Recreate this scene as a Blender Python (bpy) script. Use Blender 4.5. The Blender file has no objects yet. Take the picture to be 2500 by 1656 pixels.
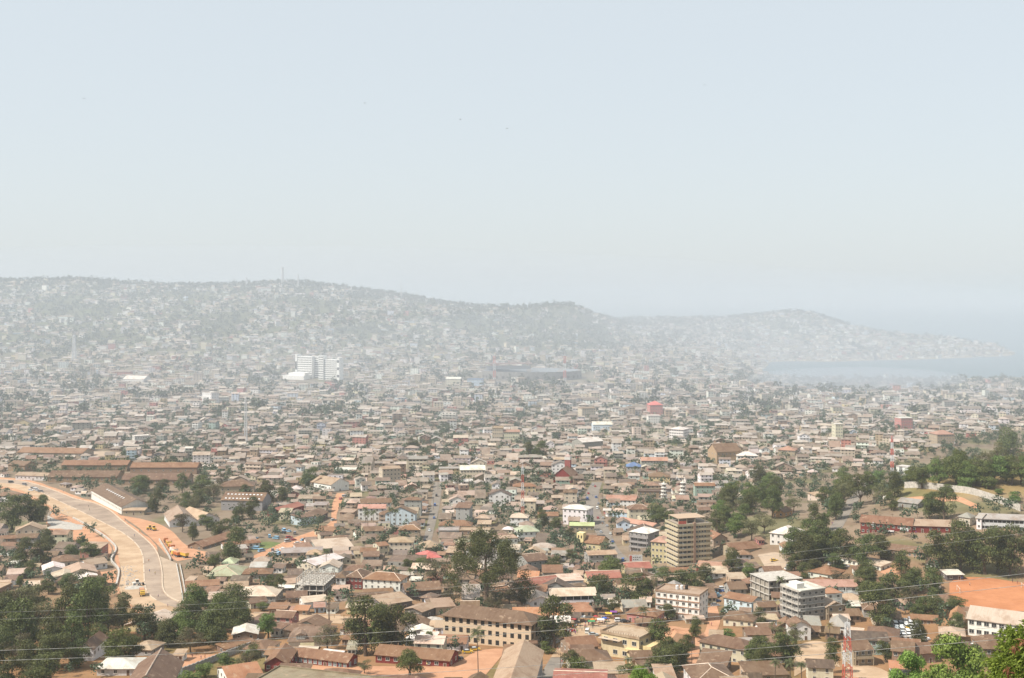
import bpy, bmesh, math, random
import numpy as np
from mathutils import Vector, Matrix
R = math.radians
sc = bpy.context.scene
col = sc.collection
# ------------------------------------------------------------------ camera, sky, sun, exposure
F, CX, HY, CAMZ = 2900.0, 1250.0, 729.0, 200.0      # focal length / centre / horizon in photo pixels, eye height in m
cd = bpy.data.cameras.new('camera'); cam = bpy.data.objects.new('camera', cd); col.objects.link(cam)
cam.location = (0, 0, CAMZ); cam.rotation_euler = (R(90), 0, 0)
cd.sensor_width = 36; cd.lens = 36 * F / 2500; cd.shift_y = -(828 - HY) / 2500
cd.clip_start = 0.5; cd.clip_end = 90000
sc.camera = cam
SUN_EL, SUN_AZ = R(50), R(-114)                     # azimuth measured from +Y towards +X
sdir = Vector((math.sin(SUN_AZ) * math.cos(SUN_EL), math.cos(SUN_AZ) * math.cos(SUN_EL), math.sin(SUN_EL)))
w = bpy.data.worlds.new('World'); sc.world = w; w.use_nodes = True
nt = w.node_tree; nt.nodes.clear()
sky = nt.nodes.new('ShaderNodeTexSky'); sky.sky_type = 'NISHITA'; sky.sun_disc = False
sky.sun_elevation = SUN_EL; sky.sun_rotation = SUN_AZ
sky.altitude = 200; sky.air_density = 1.0; sky.dust_density = 2.5; sky.ozone_density = 1.0
veil = nt.nodes.new('ShaderNodeMixRGB'); veil.inputs['Fac'].default_value = 0.75
veil.inputs['Color2'].default_value = (6.2, 6.7, 6.93, 1)   # thin high veil over the blue
bg = nt.nodes.new('ShaderNodeBackground'); bg.inputs['Strength'].default_value = 0.0915
wo = nt.nodes.new('ShaderNodeOutputWorld')
nt.links.new(sky.outputs[0], veil.inputs['Color1']); nt.links.new(veil.outputs[0], bg.inputs['Color']); nt.links.new(bg.outputs[0], wo.inputs['Surface'])
sl = bpy.data.lights.new('sun', 'SUN'); sl.energy = 5.0; sl.angle = R(0.6); sl.color = (1.0, 0.935, 0.835)
sun = bpy.data.objects.new('sun', sl); col.objects.link(sun)
sun.rotation_euler = sdir.to_track_quat('Z', 'Y').to_euler(); sun.location = (-200, -100, 400)
sc.view_settings.view_transform = 'Standard'; sc.view_settings.look = 'None'
sc.view_settings.exposure = 0.54; sc.view_settings.gamma = 1.0; sc.view_settings.use_curve_mapping = False
cy = sc.cycles
cy.max_bounces = 4; cy.diffuse_bounces = 2; cy.glossy_bounces = 2; cy.transmission_bounces = 2; cy.transparent_max_bounces = 6
cy.volume_bounces = 1; cy.use_denoising = True; cy.caustics_reflective = False; cy.caustics_refractive = False
HAZE_K = 0.000098
rng = np.random.default_rng(7); random.seed(7)

# ------------------------------------------------------------------ terrain height: thin plate through known spots
def s_of(py): return (py - HY) / F
CP = []                                              # (u, ln d, z)
def cp(px, d, z): CP.append(((px - CX) / F, math.log(d), z))
def cpp(px, py, d): cp(px, d, CAMZ - s_of(py) * d)
for px in (-400, 500, 1250, 2000, 2900):
    cp(px, 8, 191); cp(px, 30, 178); cp(px, 70, 162); cp(px, 150, 132); cp(px, 260, 98); cp(px, 350, 75)
for px in (-400, 100, 600, 1100, 1600):
    cp(px, 430, 62.5); cp(px, 500, 55.5); cp(px, 600, 49); cp(px, 720, 45); cp(px, 900, 40)
for px in (-400, 100, 600, 1100, 1600, 2100, 2700):
    cp(px, 1100, 36); cp(px, 1500, 32)
for px in (-400, 100, 600, 1100, 1500): cp(px, 2000, 35)
cp(1900, 2000, 24); cp(2300, 2000, 18); cp(2800, 2000, 18)
for px, z in ((-400, 60), (100, 46), (600, 42), (1000, 42), (1350, 42), (1650, 34), (1900, 16), (2200, 9), (2500, 8), (2900, 8)): cp(px, 2450, z)
# the right-hand hill
cp(2000, 430, 62.5); cp(2400, 430, 63); cp(2800, 430, 64); cp(1900, 500, 56.5); cp(2200, 510, 58); cp(2480, 510, 60.5); cp(2800, 500, 63)
cp(2330, 540, 61); cp(2520, 540, 61.5); cp(2330, 600, 62); cp(2520, 600, 62.5); cp(2150, 590, 60); cp(1920, 580, 53); cp(1750, 600, 49)
cp(2180, 660, 70); cp(2440, 655, 75); cp(2700, 650, 80); cp(1950, 660, 61); cp(1800, 690, 58)
cp(2300, 720, 77); cp(2500, 720, 81); cp(2750, 740, 88); cp(2100, 700, 69)
cp(2300, 775, 85); cp(2480, 790, 88); cp(2750, 800, 90); cp(2130, 770, 72); cp(1980, 760, 66); cp(1800, 790, 61)
cp(2300, 880, 60); cp(2500, 900, 58); cp(2750, 900, 60); cp(2050, 880, 52); cp(1800, 900, 46); cp(2200, 980, 40); cp(2600, 1000, 40)
# far ridge on the left, the bluff, the gap and the peninsula
for px, py in ((-400, 690), (0, 690), (180, 686), (350, 698), (520, 700), (690, 694), (760, 697), (850, 710), (1000, 732), (1200, 757)): cpp(px, py, 4000)
cpp(1330, 751, 3700); cpp(1400, 752, 3600); cpp(1428, 770, 3560); cpp(1462, 812, 3500)
for px, z in ((-400, 150), (200, 145), (600, 140), (1000, 118), (1250, 105)): cp(px, 3200, z)
for px in (-400, 100, 600, 1000): cp(px, 4700, 190)
cp(1300, 4600, 80); cp(1200, 5600, 40); cp(600, 5600, 120); cp(-300, 5600, 120)
cp(1500, 3100, 62); cp(1700, 3100, 45); cp(1600, 3700, 88); cp(1800, 3500, 42); cp(1560, 4300, 100)
cpp(1500, 786, 4900); cpp(1650, 783, 4900); cpp(1800, 782, 4900); cpp(1890, 768, 4850); cpp(1950, 764, 4800); cpp(2010, 776, 4700); cpp(2060, 794, 4650); cpp(2150, 814, 4500)
cpp(1800, 800, 4300); cpp(1950, 812, 4250); cpp(2100, 818, 4250); cpp(2250, 826, 4250); cpp(2350, 840, 4200); cpp(2430, 850, 4230)
cpp(2100, 845, 4050); cpp(2300, 856, 4080)
for px, d in ((1700, 5600), (2000, 5600), (2200, 5150), (2350, 4800), (2480, 4550), (2560, 4300), (2700, 4600), (2560, 5500)): cp(px, d, -14)
for px, d in ((1880, 3735), (2000, 3770), (2150, 3860), (2300, 3960), (2400, 4080), (2470, 4240)): cp(px, d, 1.0)
for px, d in ((1905, 3450), (2020, 3400), (2150, 3450), (2300, 3500), (2450, 3700), (2600, 3850), (2800, 3700)): cp(px, d, -12)
for px, d in ((1850, 3330), (1920, 3040), (2020, 2910), (2200, 2900), (2500, 2930), (2800, 2950)): cp(px, d, 1.5)
for px, d in ((1900, 2780), (2200, 2700), (2500, 2720), (2800, 2720)): cp(px, d, 4)
CPA = np.array(CP)
KU, KV = 2.2, 1.0
def _feat(u, v): return np.stack([u * KU, v * KV], -1)
_P = _feat(CPA[:, 0], CPA[:, 1]); _n = len(_P)
def _ker(r2): return np.where(r2 > 1e-12, 0.5 * r2 * np.log(np.maximum(r2, 1e-12)), 0.0)
_K = _ker(((_P[:, None] - _P[None]) ** 2).sum(-1)) + np.eye(_n) * 2e-4
_A = np.zeros((_n + 3, _n + 3)); _A[:_n, :_n] = _K; _A[:_n, _n] = 1; _A[:_n, _n + 1:] = _P; _A[_n:, :_n] = _A[:_n, _n:].T
_S = np.linalg.solve(_A, np.concatenate([CPA[:, 2], np.zeros(3)]))
def GZ(x, y):
    x = np.asarray(x, float); y = np.asarray(y, float); sh = x.shape
    x = x.ravel(); y = np.maximum(y.ravel(), 6.0); out = np.empty_like(x)
    for i in range(0, len(x), 40000):
        q = _feat(x[i:i + 40000] / y[i:i + 40000], np.log(y[i:i + 40000]))
        r2 = ((q[:, None] - _P[None]) ** 2).sum(-1)
        out[i:i + 40000] = _ker(r2) @ _S[:_n] + _S[_n] + q @ _S[_n + 1:]
    return out.reshape(sh)
_DL = np.exp(np.linspace(math.log(200), math.log(6000), 1500))
def G(px, py):
    """world point where the line of sight through a photo pixel meets the ground"""
    u = (px - CX) / F; zr = CAMZ - s_of(py) * _DL; zt = GZ(u * _DL, _DL)
    k = np.nonzero(zt >= zr)[0]
    k = int(k[0]) if len(k) else len(_DL) - 1
    if k > 0:
        a, b = zr[k - 1] - zt[k - 1], zr[k] - zt[k]; t = a / (a - b) if a != b else 0
        d = _DL[k - 1] + (_DL[k] - _DL[k - 1]) * t
    else: d = _DL[0]
    return Vector((u * d, d, float(GZ(u * d, d))))
def gz(x, y): return float(GZ(np.array([x]), np.array([y]))[0])
def proj(x, y, z): return CX + F * x / y, HY + F * (CAMZ - z) / y
def vnoise(x, y, scale, seed):
    r = np.random.default_rng(seed); o = np.zeros(np.shape(x))
    for i in range(7):
        a = r.uniform(0, 2 * math.pi); k = 2 * math.pi / scale * r.uniform(0.5, 1.6); o = o + np.sin((x * math.cos(a) + y * math.sin(a)) * k + r.uniform(0, 6.28))
    return o / 7 * 1.6

# ------------------------------------------------------------------ materials
def newmat(name):
    m = bpy.data.materials.new(name); m.use_nodes = True; n = m.node_tree; n.nodes.clear()
    out = n.nodes.new('ShaderNodeOutputMaterial'); return m, n, out
def node(n, t, **kw):
    x = n.nodes.new(t)
    for k, v in kw.items(): setattr(x, k, v)
    return x
def mixc(n, fac, a, b, mode='MIX'):
    m = n.nodes.new('ShaderNodeMix'); m.data_type = 'RGBA'; m.blend_type = mode
    for s, v in ((0, fac), (6, a), (7, b)):
        if hasattr(v, 'is_linked') or hasattr(v, 'links'): n.links.new(v, m.inputs[s])
        elif isinstance(v, (int, float)): m.inputs[s].default_value = v
        else: m.inputs[s].default_value = (*v, 1) if len(v) == 3 else v
    return m.outputs[2]
def ramp(n, src, a, b, lo=0.0, hi=1.0):
    r = n.nodes.new('ShaderNodeMapRange'); r.inputs[1].default_value = a; r.inputs[2].default_value = b; r.inputs[3].default_value = lo; r.inputs[4].default_value = hi
    n.links.new(src, r.inputs[0]); return r.outputs[0]
def noise(n, vec, scale, detail=3, rough=0.6):
    t = n.nodes.new('ShaderNodeTexNoise'); t.inputs['Scale'].default_value = scale; t.inputs['Detail'].default_value = detail; t.inputs['Roughness'].default_value = rough
    if vec is not None: n.links.new(vec, t.inputs['Vector'])
    return t.outputs['Fac']
def vmul(n, a, b):
    v = n.nodes.new('ShaderNodeVectorMath'); v.operation = 'MULTIPLY'; n.links.new(a, v.inputs[0]); v.inputs[1].default_value = b; return v.outputs[0]
def bsdf(n, out, colr, rough=0.9, spec=0.2, metal=0.0):
    b = n.nodes.new('ShaderNodeBsdfPrincipled')
    if hasattr(colr, 'links'): n.links.new(colr, b.inputs['Base Color'])
    else: b.inputs['Base Color'].default_value = (*colr, 1)
    b.inputs['Roughness'].default_value = rough; b.inputs['Specular IOR Level'].default_value = spec; b.inputs['Metallic'].default_value = metal
    n.links.new(b.outputs[0], out.inputs['Surface']); return b
def plain(name, c, rough=0.85, spec=0.25, var=0.25, scale=1.2):
    m, n, o = newmat(name); tc = node(n, 'ShaderNodeTexCoord').outputs['Object']
    f = noise(n, tc, scale, 4)
    bsdf(n, o, mixc(n, ramp(n, f, 0.3, 0.7), tuple(x * (1 - var) for x in c), tuple(min(1, x * (1 + var)) for x in c)), rough, spec); return m
def surf(name, kind, source):
    """roof sheets or rendered walls; colour from the object colour or a face attribute"""
    m, n, o = newmat(name)
    oi = node(n, 'ShaderNodeObjectInfo')
    if source == 'object':
        c = oi.outputs['Color']; tc0 = node(n, 'ShaderNodeTexCoord').outputs['Object']
        ad = n.nodes.new('ShaderNodeVectorMath'); ad.operation = 'ADD'; n.links.new(tc0, ad.inputs[0])
        cmb = n.nodes.new('ShaderNodeCombineXYZ'); mm = n.nodes.new('ShaderNodeMath'); mm.operation = 'MULTIPLY'; mm.inputs[1].default_value = 400
        n.links.new(oi.outputs['Random'], mm.inputs[0]); n.links.new(mm.outputs[0], cmb.inputs[2]); n.links.new(mm.outputs[0], cmb.inputs[0]); n.links.new(cmb.outputs[0], ad.inputs[1])
        tc = ad.outputs[0]
    else:
        at = node(n, 'ShaderNodeAttribute', attribute_name='col'); c = at.outputs['Color']
        tc = node(n, 'ShaderNodeNewGeometry').outputs['Position']
    if kind == 'roof':
        sn = n.nodes.new('ShaderNodeVectorMath'); sn.operation = 'SNAP'; n.links.new(tc, sn.inputs[0]); sn.inputs[1].default_value = (0.85, 2.4, 50)
        wn = n.nodes.new('ShaderNodeTexWhiteNoise'); n.links.new(sn.outputs[0], wn.inputs['Vector'])
        c1 = mixc(n, ramp(n, wn.outputs['Value'], 0, 1, 0.0, 0.13), c, (0.34, 0.25, 0.175))
        c2 = mixc(n, ramp(n, noise(n, tc, 0.16, 4, 0.65), 0.48, 0.62, 0, 0.55), c1, mixc(n, 1.0, c1, (0.62, 0.5, 0.42), 'MULTIPLY'))
        c3 = mixc(n, ramp(n, noise(n, tc, 0.33, 3, 0.7), 0.60, 0.66, 0, 0.45), c2, (0.38, 0.275, 0.19))
        streak = noise(n, vmul(n, tc, (3.0, 0.25, 0.25)), 1.0, 2)
        c4 = mixc(n, ramp(n, streak, 0.35, 0.7, 0, 0.35), c3, mixc(n, 1.0, c3, (0.66, 0.55, 0.48), 'MULTIPLY'))
        b = bsdf(n, o, c4, 0.62, 0.28)
        wv = n.nodes.new('ShaderNodeTexWave'); wv.inputs['Scale'].default_value = 2.2; n.links.new(tc, wv.inputs['Vector'])
        bp = n.nodes.new('ShaderNodeBump'); bp.inputs['Strength'].default_value = 0.25; bp.inputs['Distance'].default_value = 0.05
        n.links.new(wv.outputs['Fac'], bp.inputs['Height']); n.links.new(bp.outputs[0], b.inputs['Normal'])
    else:
        st = noise(n, vmul(n, tc, (1.6, 1.6, 0.22)), 1.0, 4)
        c1 = mixc(n, ramp(n, st, 0.42, 0.72, 0, 0.45), c, mixc(n, 1.0, c, (0.60, 0.54, 0.47), 'MULTIPLY'))
        c2 = mixc(n, ramp(n, noise(n, tc, 0.5, 4), 0.55, 0.75, 0, 0.35), c1, mixc(n, 1.0, c1, (0.7, 0.66, 0.6), 'MULTIPLY'))
        bsdf(n, o, c2, 0.92, 0.15)
    return m
M = {}
M['roof'] = surf('roof_sheet', 'roof', 'object'); M['wall'] = surf('wall_render', 'wall', 'object')
M['roof_a'] = surf('roof_sheet_far', 'roof', 'attr'); M['wall_a'] = surf('wall_render_far', 'wall', 'attr')
M['pane'] = plain('window_pane', (0.035, 0.038, 0.04), 0.25, 0.5, 0.3)
M['louvre'] = plain('louvre_glass', (0.16, 0.2, 0.22), 0.3, 0.5, 0.3)
M['frame'] = plain('window_frame', (0.55, 0.52, 0.47), 0.7)
M['dark'] = plain('dark_opening', (0.03, 0.027, 0.025), 0.95, 0.05)
M['wood'] = plain('door_wood', (0.12, 0.07, 0.045), 0.8)
M['darkconcrete'] = plain('weathered_concrete', (0.19, 0.18, 0.17), 0.95, 0.1, 0.3, 0.2)
M['concrete'] = plain('raw_concrete', (0.40, 0.37, 0.33), 0.95, 0.1, 0.3, 0.8)
M['greyconcrete'] = plain('grey_concrete', (0.27, 0.26, 0.245), 0.95, 0.1, 0.3, 0.6)
M['kerb'] = plain('kerb_stone', (0.47, 0.375, 0.285), 0.95, 0.1, 0.2, 0.5)
M['steel'] = plain('painted_steel', (0.55, 0.55, 0.55), 0.5, 0.4)
M['redsteel'] = plain('red_painted_steel', (0.45, 0.10, 0.07), 0.5, 0.4)
M['tyre'] = plain('tyre_rubber', (0.02, 0.02, 0.02), 0.9)
M['cable'] = plain('cable', (0.26, 0.25, 0.235), 0.5, 0.3)
M['bark'] = plain('bark', (0.13, 0.095, 0.07), 0.95, 0.05, 0.35, 2.0)
M['stone'] = plain('rubble_stone', (0.36, 0.33, 0.30), 0.95, 0.1, 0.3, 0.7)
M['gravel'] = plain('grey_gravel', (0.36, 0.335, 0.30), 0.95, 0.1, 0.2, 0.8)
def paint(name, rough=0.4, spec=0.5):
    m, n, o = newmat(name); oi = node(n, 'ShaderNodeObjectInfo'); bsdf(n, o, oi.outputs['Color'], rough, spec); return m
M['paint'] = paint('car_paint', 0.35, 0.5); M['cloth'] = paint('cloth', 0.9, 0.1)
M['skin'] = plain('skin', (0.07, 0.04, 0.027), 0.6)
def leafmat(name, c, c2, tr=0.28):
    m, n, o = newmat(name); g = node(n, 'ShaderNodeNewGeometry'); oi = node(n, 'ShaderNodeObjectInfo')
    tc = node(n, 'ShaderNodeTexCoord').outputs['Object']; ml = n.nodes.new('ShaderNodeMath'); ml.operation = 'MULTIPLY'; n.links.new(g.outputs['Random Per Island'], ml.inputs[0]); n.links.new(ramp(n, noise(n, tc, 5.0, 2), 0.36, 0.64, 0.25, 1.35), ml.inputs[1])
    a = mixc(n, ml.outputs[0], c, c2)
    hsv = n.nodes.new('ShaderNodeHueSaturation'); n.links.new(a, hsv.inputs['Color'])
    n.links.new(ramp(n, oi.outputs['Random'], 0, 1, 0.47, 0.525), hsv.inputs['Hue']); n.links.new(ramp(n, oi.outputs['Random'], 0, 1, 0.75, 1.25), hsv.inputs['Value'])
    b = n.nodes.new('ShaderNodeBsdfPrincipled'); b.inputs['Roughness'].default_value = 0.55; b.inputs['Specular IOR Level'].default_value = 0.25
    n.links.new(hsv.outputs[0], b.inputs['Base Color'])
    t = n.nodes.new('ShaderNodeBsdfTranslucent'); n.links.new(hsv.outputs[0], t.inputs['Color'])
    mx = n.nodes.new('ShaderNodeMixShader'); mx.inputs[0].default_value = tr
    n.links.new(b.outputs[0], mx.inputs[1]); n.links.new(t.outputs[0], mx.inputs[2]); n.links.new(mx.outputs[0], o.inputs['Surface']); return m
M['leaf'] = leafmat('leaf_dark', (0.046, 0.060, 0.016), (0.145, 0.155, 0.046))
M['leaf_b'] = leafmat('leaf_bright', (0.070, 0.105, 0.022), (0.165, 0.205, 0.055))
M['leaf_d'] = leafmat('leaf_dry', (0.085, 0.085, 0.036), (0.185, 0.165, 0.082))
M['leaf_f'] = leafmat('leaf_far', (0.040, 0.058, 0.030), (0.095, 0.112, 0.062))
M['frond'] = leafmat('palm_frond', (0.06, 0.075, 0.028), (0.14, 0.145, 0.06))
M['frond_y'] = leafmat('dry_palm_frond', (0.2, 0.16, 0.055), (0.3, 0.24, 0.09))
M['leaf_n'] = leafmat('mango_leaf', (0.10, 0.15, 0.02), (0.28, 0.34, 0.06), 0.35)
M['leaf_v'] = leafmat('leaf_vivid', (0.11, 0.17, 0.03), (0.27, 0.34, 0.08), 0.35)
M['leaf_o'] = leafmat('young_bronze_leaf', (0.22, 0.10, 0.045), (0.34, 0.18, 0.08), 0.35)
def ground_mat():
    m, n, o = newmat('town_earth'); at = node(n, 'ShaderNodeAttribute', attribute_name='col')
    p = node(n, 'ShaderNodeNewGeometry').outputs['Position']
    c = at.outputs['Color']
    c1 = mixc(n, ramp(n, noise(n, p, 0.045, 5, 0.65), 0.4, 0.62, 0, 0.55), c, mixc(n, 1.0, c, (0.62, 0.55, 0.5), 'MULTIPLY'))
    c2 = mixc(n, ramp(n, noise(n, p, 0.35, 5, 0.7), 0.35, 0.7, 0, 0.5), c1, mixc(n, 1.0, c1, (1.35, 1.25, 1.2), 'MULTIPLY'))
    c3 = mixc(n, ramp(n, noise(n, p, 0.12, 4, 0.7), 0.60, 0.68, 0, 0.5), c2, (0.085, 0.085, 0.045))
    bsdf(n, o, c3, 0.97, 0.05); return m
M['ground'] = ground_mat()
def sheetmat(name, c, d, s1=0.12, s2=0.9):
    m, n, o = newmat(name); p = node(n, 'ShaderNodeNewGeometry').outputs['Position']
    c1 = mixc(n, ramp(n, noise(n, p, s1, 5, 0.65), 0.35, 0.65), c, d)
    c2 = mixc(n, ramp(n, noise(n, p, s2, 4, 0.7), 0.3, 0.7, 0, 0.5), c1, mixc(n, 1.0, c1, (0.78, 0.75, 0.72), 'MULTIPLY'))
    bsdf(n, o, c2, 0.95, 0.1); return m
M['asphalt'] = sheetmat('worn_asphalt', (0.17, 0.15, 0.13), (0.23, 0.20, 0.17))
M['dust'] = sheetmat('graded_dust', (0.34, 0.235, 0.15), (0.47, 0.345, 0.235), 0.07, 0.5)
M['newroad'] = sheetmat('new_road_surface', (0.24, 0.185, 0.145), (0.37, 0.29, 0.225), 0.06, 0.35)
M['red'] = sheetmat('red_laterite', (0.39, 0.205, 0.12), (0.48, 0.27, 0.165))
M['redfield'] = sheetmat('pitch_laterite', (0.37, 0.155, 0.072), (0.46, 0.205, 0.10), 0.06, 0.4)
M['slope'] = sheetmat('slope_paving', (0.33, 0.255, 0.19), (0.41, 0.32, 0.24))
M['drygrass'] = sheetmat('dry_grass_bank', (0.20, 0.155, 0.07), (0.30, 0.22, 0.11))
M['green'] = sheetmat('grass_patch', (0.09, 0.12, 0.04), (0.16, 0.18, 0.07))
M['water'] = None
m, n, o = newmat('bay_water'); p = node(n, 'ShaderNodeNewGeometry').outputs['Position']
b = bsdf(n, o, mixc(n, noise(n, p, 0.004, 4), (0.05, 0.105, 0.13), (0.075, 0.135, 0.16)), 0.55, 0.25)
bp = n.nodes.new('ShaderNodeBump'); bp.inputs['Strength'].default_value = 0.5; n.links.new(noise(n, p, 0.15, 4), bp.inputs['Height']); n.links.new(bp.outputs[0], b.inputs['Normal']); M['water'] = m

# ------------------------------------------------------------------ mesh helpers
def mk(name, verts, faces, mats, parent=None, mi=None, smooth=False):
    me = bpy.data.meshes.new(name); me.from_pydata([tuple(v) for v in verts], [], faces)
    for mm in (mats if isinstance(mats, (list, tuple)) else [mats]): me.materials.append(mm)
    if mi is not None: me.polygons.foreach_set('material_index', mi)
    if smooth: me.polygons.foreach_set('use_smooth', [True] * len(me.polygons))
    me.update(); o = bpy.data.objects.new(name, me); col.objects.link(o)
    if parent is not None: o.parent = parent
    return o
def inst(name, me, parent, loc=(0, 0, 0), rz=0.0, scale=None, color=None):
    o = bpy.data.objects.new(name, me); col.objects.link(o); o.parent = parent; o.location = loc; o.rotation_euler = (0, 0, rz)
    if scale: o.scale = scale
    if color: o.color = (*color, 1)
    return o
THINGS = []
def tag(o, label, cat, group=None, pos=None, ref=None):
    o['label'] = label; o['category'] = cat
    if group: o['group'] = group
    THINGS.append([o, pos, ref]); return o
def empty(name, loc, rz=0):
    o = bpy.data.objects.new(name, None); col.objects.link(o); o.location = loc; o.rotation_euler = (0, 0, rz); o.empty_display_size = 1; return o
def struct(o, kind='structure'): o['kind'] = kind; return o
class MB:
    def __init__(s): s.v = []; s.f = []; s.m = []
    def poly(s, pts, m=0):
        k = len(s.v); s.v += [tuple(p) for p in pts]; s.f.append(tuple(range(k, k + len(pts)))); s.m.append(m)
    def mesh(s, pts, faces, m=0):
        k = len(s.v); s.v += [tuple(p) for p in pts]; s.f += [tuple(i + k for i in f) for f in faces]; s.m += [m] * len(faces)
    def box(s, x0, x1, y0, y1, z0, z1, m=0):
        s.mesh([(x0, y0, z0), (x1, y0, z0), (x1, y1, z0), (x0, y1, z0), (x0, y0, z1), (x1, y0, z1), (x1, y1, z1), (x0, y1, z1)],
               [(3, 2, 1, 0), (4, 5, 6, 7), (0, 1, 5, 4), (1, 2, 6, 5), (2, 3, 7, 6), (3, 0, 4, 7)], m)
    def bar(s, a, b, r, m=0, n=4, r2=None):
        a = Vector(a); b = Vector(b); d = (b - a).normalized(); p = d.orthogonal().normalized(); q = d.cross(p); r2 = r if r2 is None else r2
        pts = [a + (p * math.cos(t) + q * math.sin(t)) * r for t in [2 * math.pi * (i + .5) / n for i in range(n)]] + [b + (p * math.cos(t) + q * math.sin(t)) * r2 for t in [2 * math.pi * (i + .5) / n for i in range(n)]]
        s.mesh(pts, [(i, (i + 1) % n, n + (i + 1) % n, n + i) for i in range(n)] + [tuple(range(n))[::-1], tuple(range(n, 2 * n))], m)
    def tube(s, pts, rads, n=6, m=0):
        for i in range(len(pts) - 1): s.bar(pts[i], pts[i + 1], rads[i], m, n, rads[i + 1])
    def build(s, name, mats, parent=None, smooth=False):
        return mk(name, s.v, s.f, mats, parent, s.m, smooth)
# ------------------------------------------------------------------ ground, sea, haze
def terrain():
    d = np.concatenate([np.exp(np.linspace(math.log(8), math.log(350), 60, endpoint=False)), np.exp(np.linspace(math.log(350), math.log(1300), 430, endpoint=False)), np.exp(np.linspace(math.log(1300), math.log(5600), 230))])
    u = np.linspace(-0.56, 0.56, 400)
    U, D = np.meshgrid(u, d); X = U * D; Y = D; Z = GZ(X, Y)
    n1, n2 = X.shape; idx = np.arange(n1 * n2).reshape(n1, n2)
    q = np.stack([idx[:-1, :-1], idx[:-1, 1:], idx[1:, 1:], idx[1:, :-1]], -1).reshape(-1, 4)
    me = bpy.data.meshes.new('ground'); me.vertices.add(n1 * n2); me.vertices.foreach_set('co', np.stack([X, Y, Z], -1).ravel())
    me.loops.add(q.size); me.loops.foreach_set('vertex_index', q.ravel()); me.polygons.add(len(q)); me.polygons.foreach_set('loop_start', np.arange(len(q)) * 4); me.polygons.foreach_set('loop_total', np.full(len(q), 4))
    me.polygons.foreach_set('use_smooth', np.ones(len(q), bool)); me.update()
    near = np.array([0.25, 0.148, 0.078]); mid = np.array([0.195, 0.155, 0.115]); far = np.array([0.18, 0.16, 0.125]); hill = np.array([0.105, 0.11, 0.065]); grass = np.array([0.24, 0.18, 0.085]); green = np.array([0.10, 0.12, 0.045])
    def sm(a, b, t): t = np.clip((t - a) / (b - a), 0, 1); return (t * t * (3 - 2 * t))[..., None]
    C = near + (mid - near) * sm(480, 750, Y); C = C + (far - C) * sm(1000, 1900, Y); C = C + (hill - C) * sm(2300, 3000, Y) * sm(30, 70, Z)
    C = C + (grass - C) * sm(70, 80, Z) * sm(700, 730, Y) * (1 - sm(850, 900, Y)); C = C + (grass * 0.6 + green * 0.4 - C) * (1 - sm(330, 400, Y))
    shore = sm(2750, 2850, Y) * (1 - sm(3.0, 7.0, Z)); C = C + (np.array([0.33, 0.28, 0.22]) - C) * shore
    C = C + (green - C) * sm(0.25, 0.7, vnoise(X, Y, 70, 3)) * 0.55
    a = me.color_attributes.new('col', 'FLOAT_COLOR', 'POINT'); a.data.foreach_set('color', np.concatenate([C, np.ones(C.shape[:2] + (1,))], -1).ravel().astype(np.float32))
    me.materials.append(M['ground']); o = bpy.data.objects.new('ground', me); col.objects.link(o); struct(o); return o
terrain()
struct(mk('sea', [(-30000, 1500, 0), (30000, 1500, 0), (30000, 40000, 0), (-30000, 40000, 0)], [(0, 1, 2, 3)], M['water']))
def volume_box(name, b, density, color):
    mb = MB(); mb.box(*b); m, n, o = newmat(name + '_air'); v = node(n, 'ShaderNodeVolumePrincipled')
    v.inputs['Color'].default_value = (*color, 1); v.inputs['Density'].default_value = density; v.inputs['Anisotropy'].default_value = 0.0
    n.links.new(v.outputs[0], o.inputs['Volume']); ob = mb.build(name, m); ob['kind'] = 'stuff'; return ob
HZ = volume_box('haze', (-32000, 32000, -300, 42000, -30, 340), HAZE_K, (0.645, 0.69, 0.735))
HZ['label'] = 'pale dry-season haze filling the air over the city'
def smoke(c, rad, density, label):  # smoke volumes; the three wide ones are added to thicken the distant haze
    n, m_ = 48, 24; V = [(c[0], c[1], c[2] - rad[2])]
    for j in range(1, m_):
        t = math.pi * j / m_ - math.pi / 2
        for i in range(n): a = 2 * math.pi * i / n; V.append((c[0] + rad[0] * math.cos(t) * math.cos(a), c[1] + rad[1] * math.cos(t) * math.sin(a), c[2] + rad[2] * math.sin(t)))
    V.append((c[0], c[1], c[2] + rad[2])); e = len(V) - 1
    f = [(0, 1 + (i + 1) % n, 1 + i) for i in range(n)] + [(1 + j * n + i, 1 + j * n + (i + 1) % n, 1 + (j + 1) * n + (i + 1) % n, 1 + (j + 1) * n + i) for j in range(m_ - 2) for i in range(n)] + [(e, 1 + (m_ - 2) * n + i, 1 + (m_ - 2) * n + (i + 1) % n) for i in range(n)]
    m, nn, o = newmat('smoke_and_added_haze'); v = node(nn, 'ShaderNodeVolumePrincipled'); v.inputs['Color'].default_value = (0.635, 0.70, 0.785, 1); v.inputs['Density'].default_value = density; nn.links.new(v.outputs[0], o.inputs['Volume'])
    ob = mk('smoke', V, f, m); ob['kind'] = 'stuff'; ob['label'] = label; return ob
smoke((-550, 2600, 85), (1900, 1450, 225), 0.00031, 'bluish smoke and added haze drifting over the left half of the valley')
smoke((750, 2650, 60), (1450, 1400, 135), 0.00017, 'thin smoke and added haze drifting over the right half of the valley')
smoke((100, 4150, 60), (3400, 1000, 255), 0.00013, 'added veil of haze hanging before the far ridge and peninsula')
smoke((705, 2440, 34), (230, 60, 26), 0.0085, 'white smoke rising from the dry field near the bay')

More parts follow.
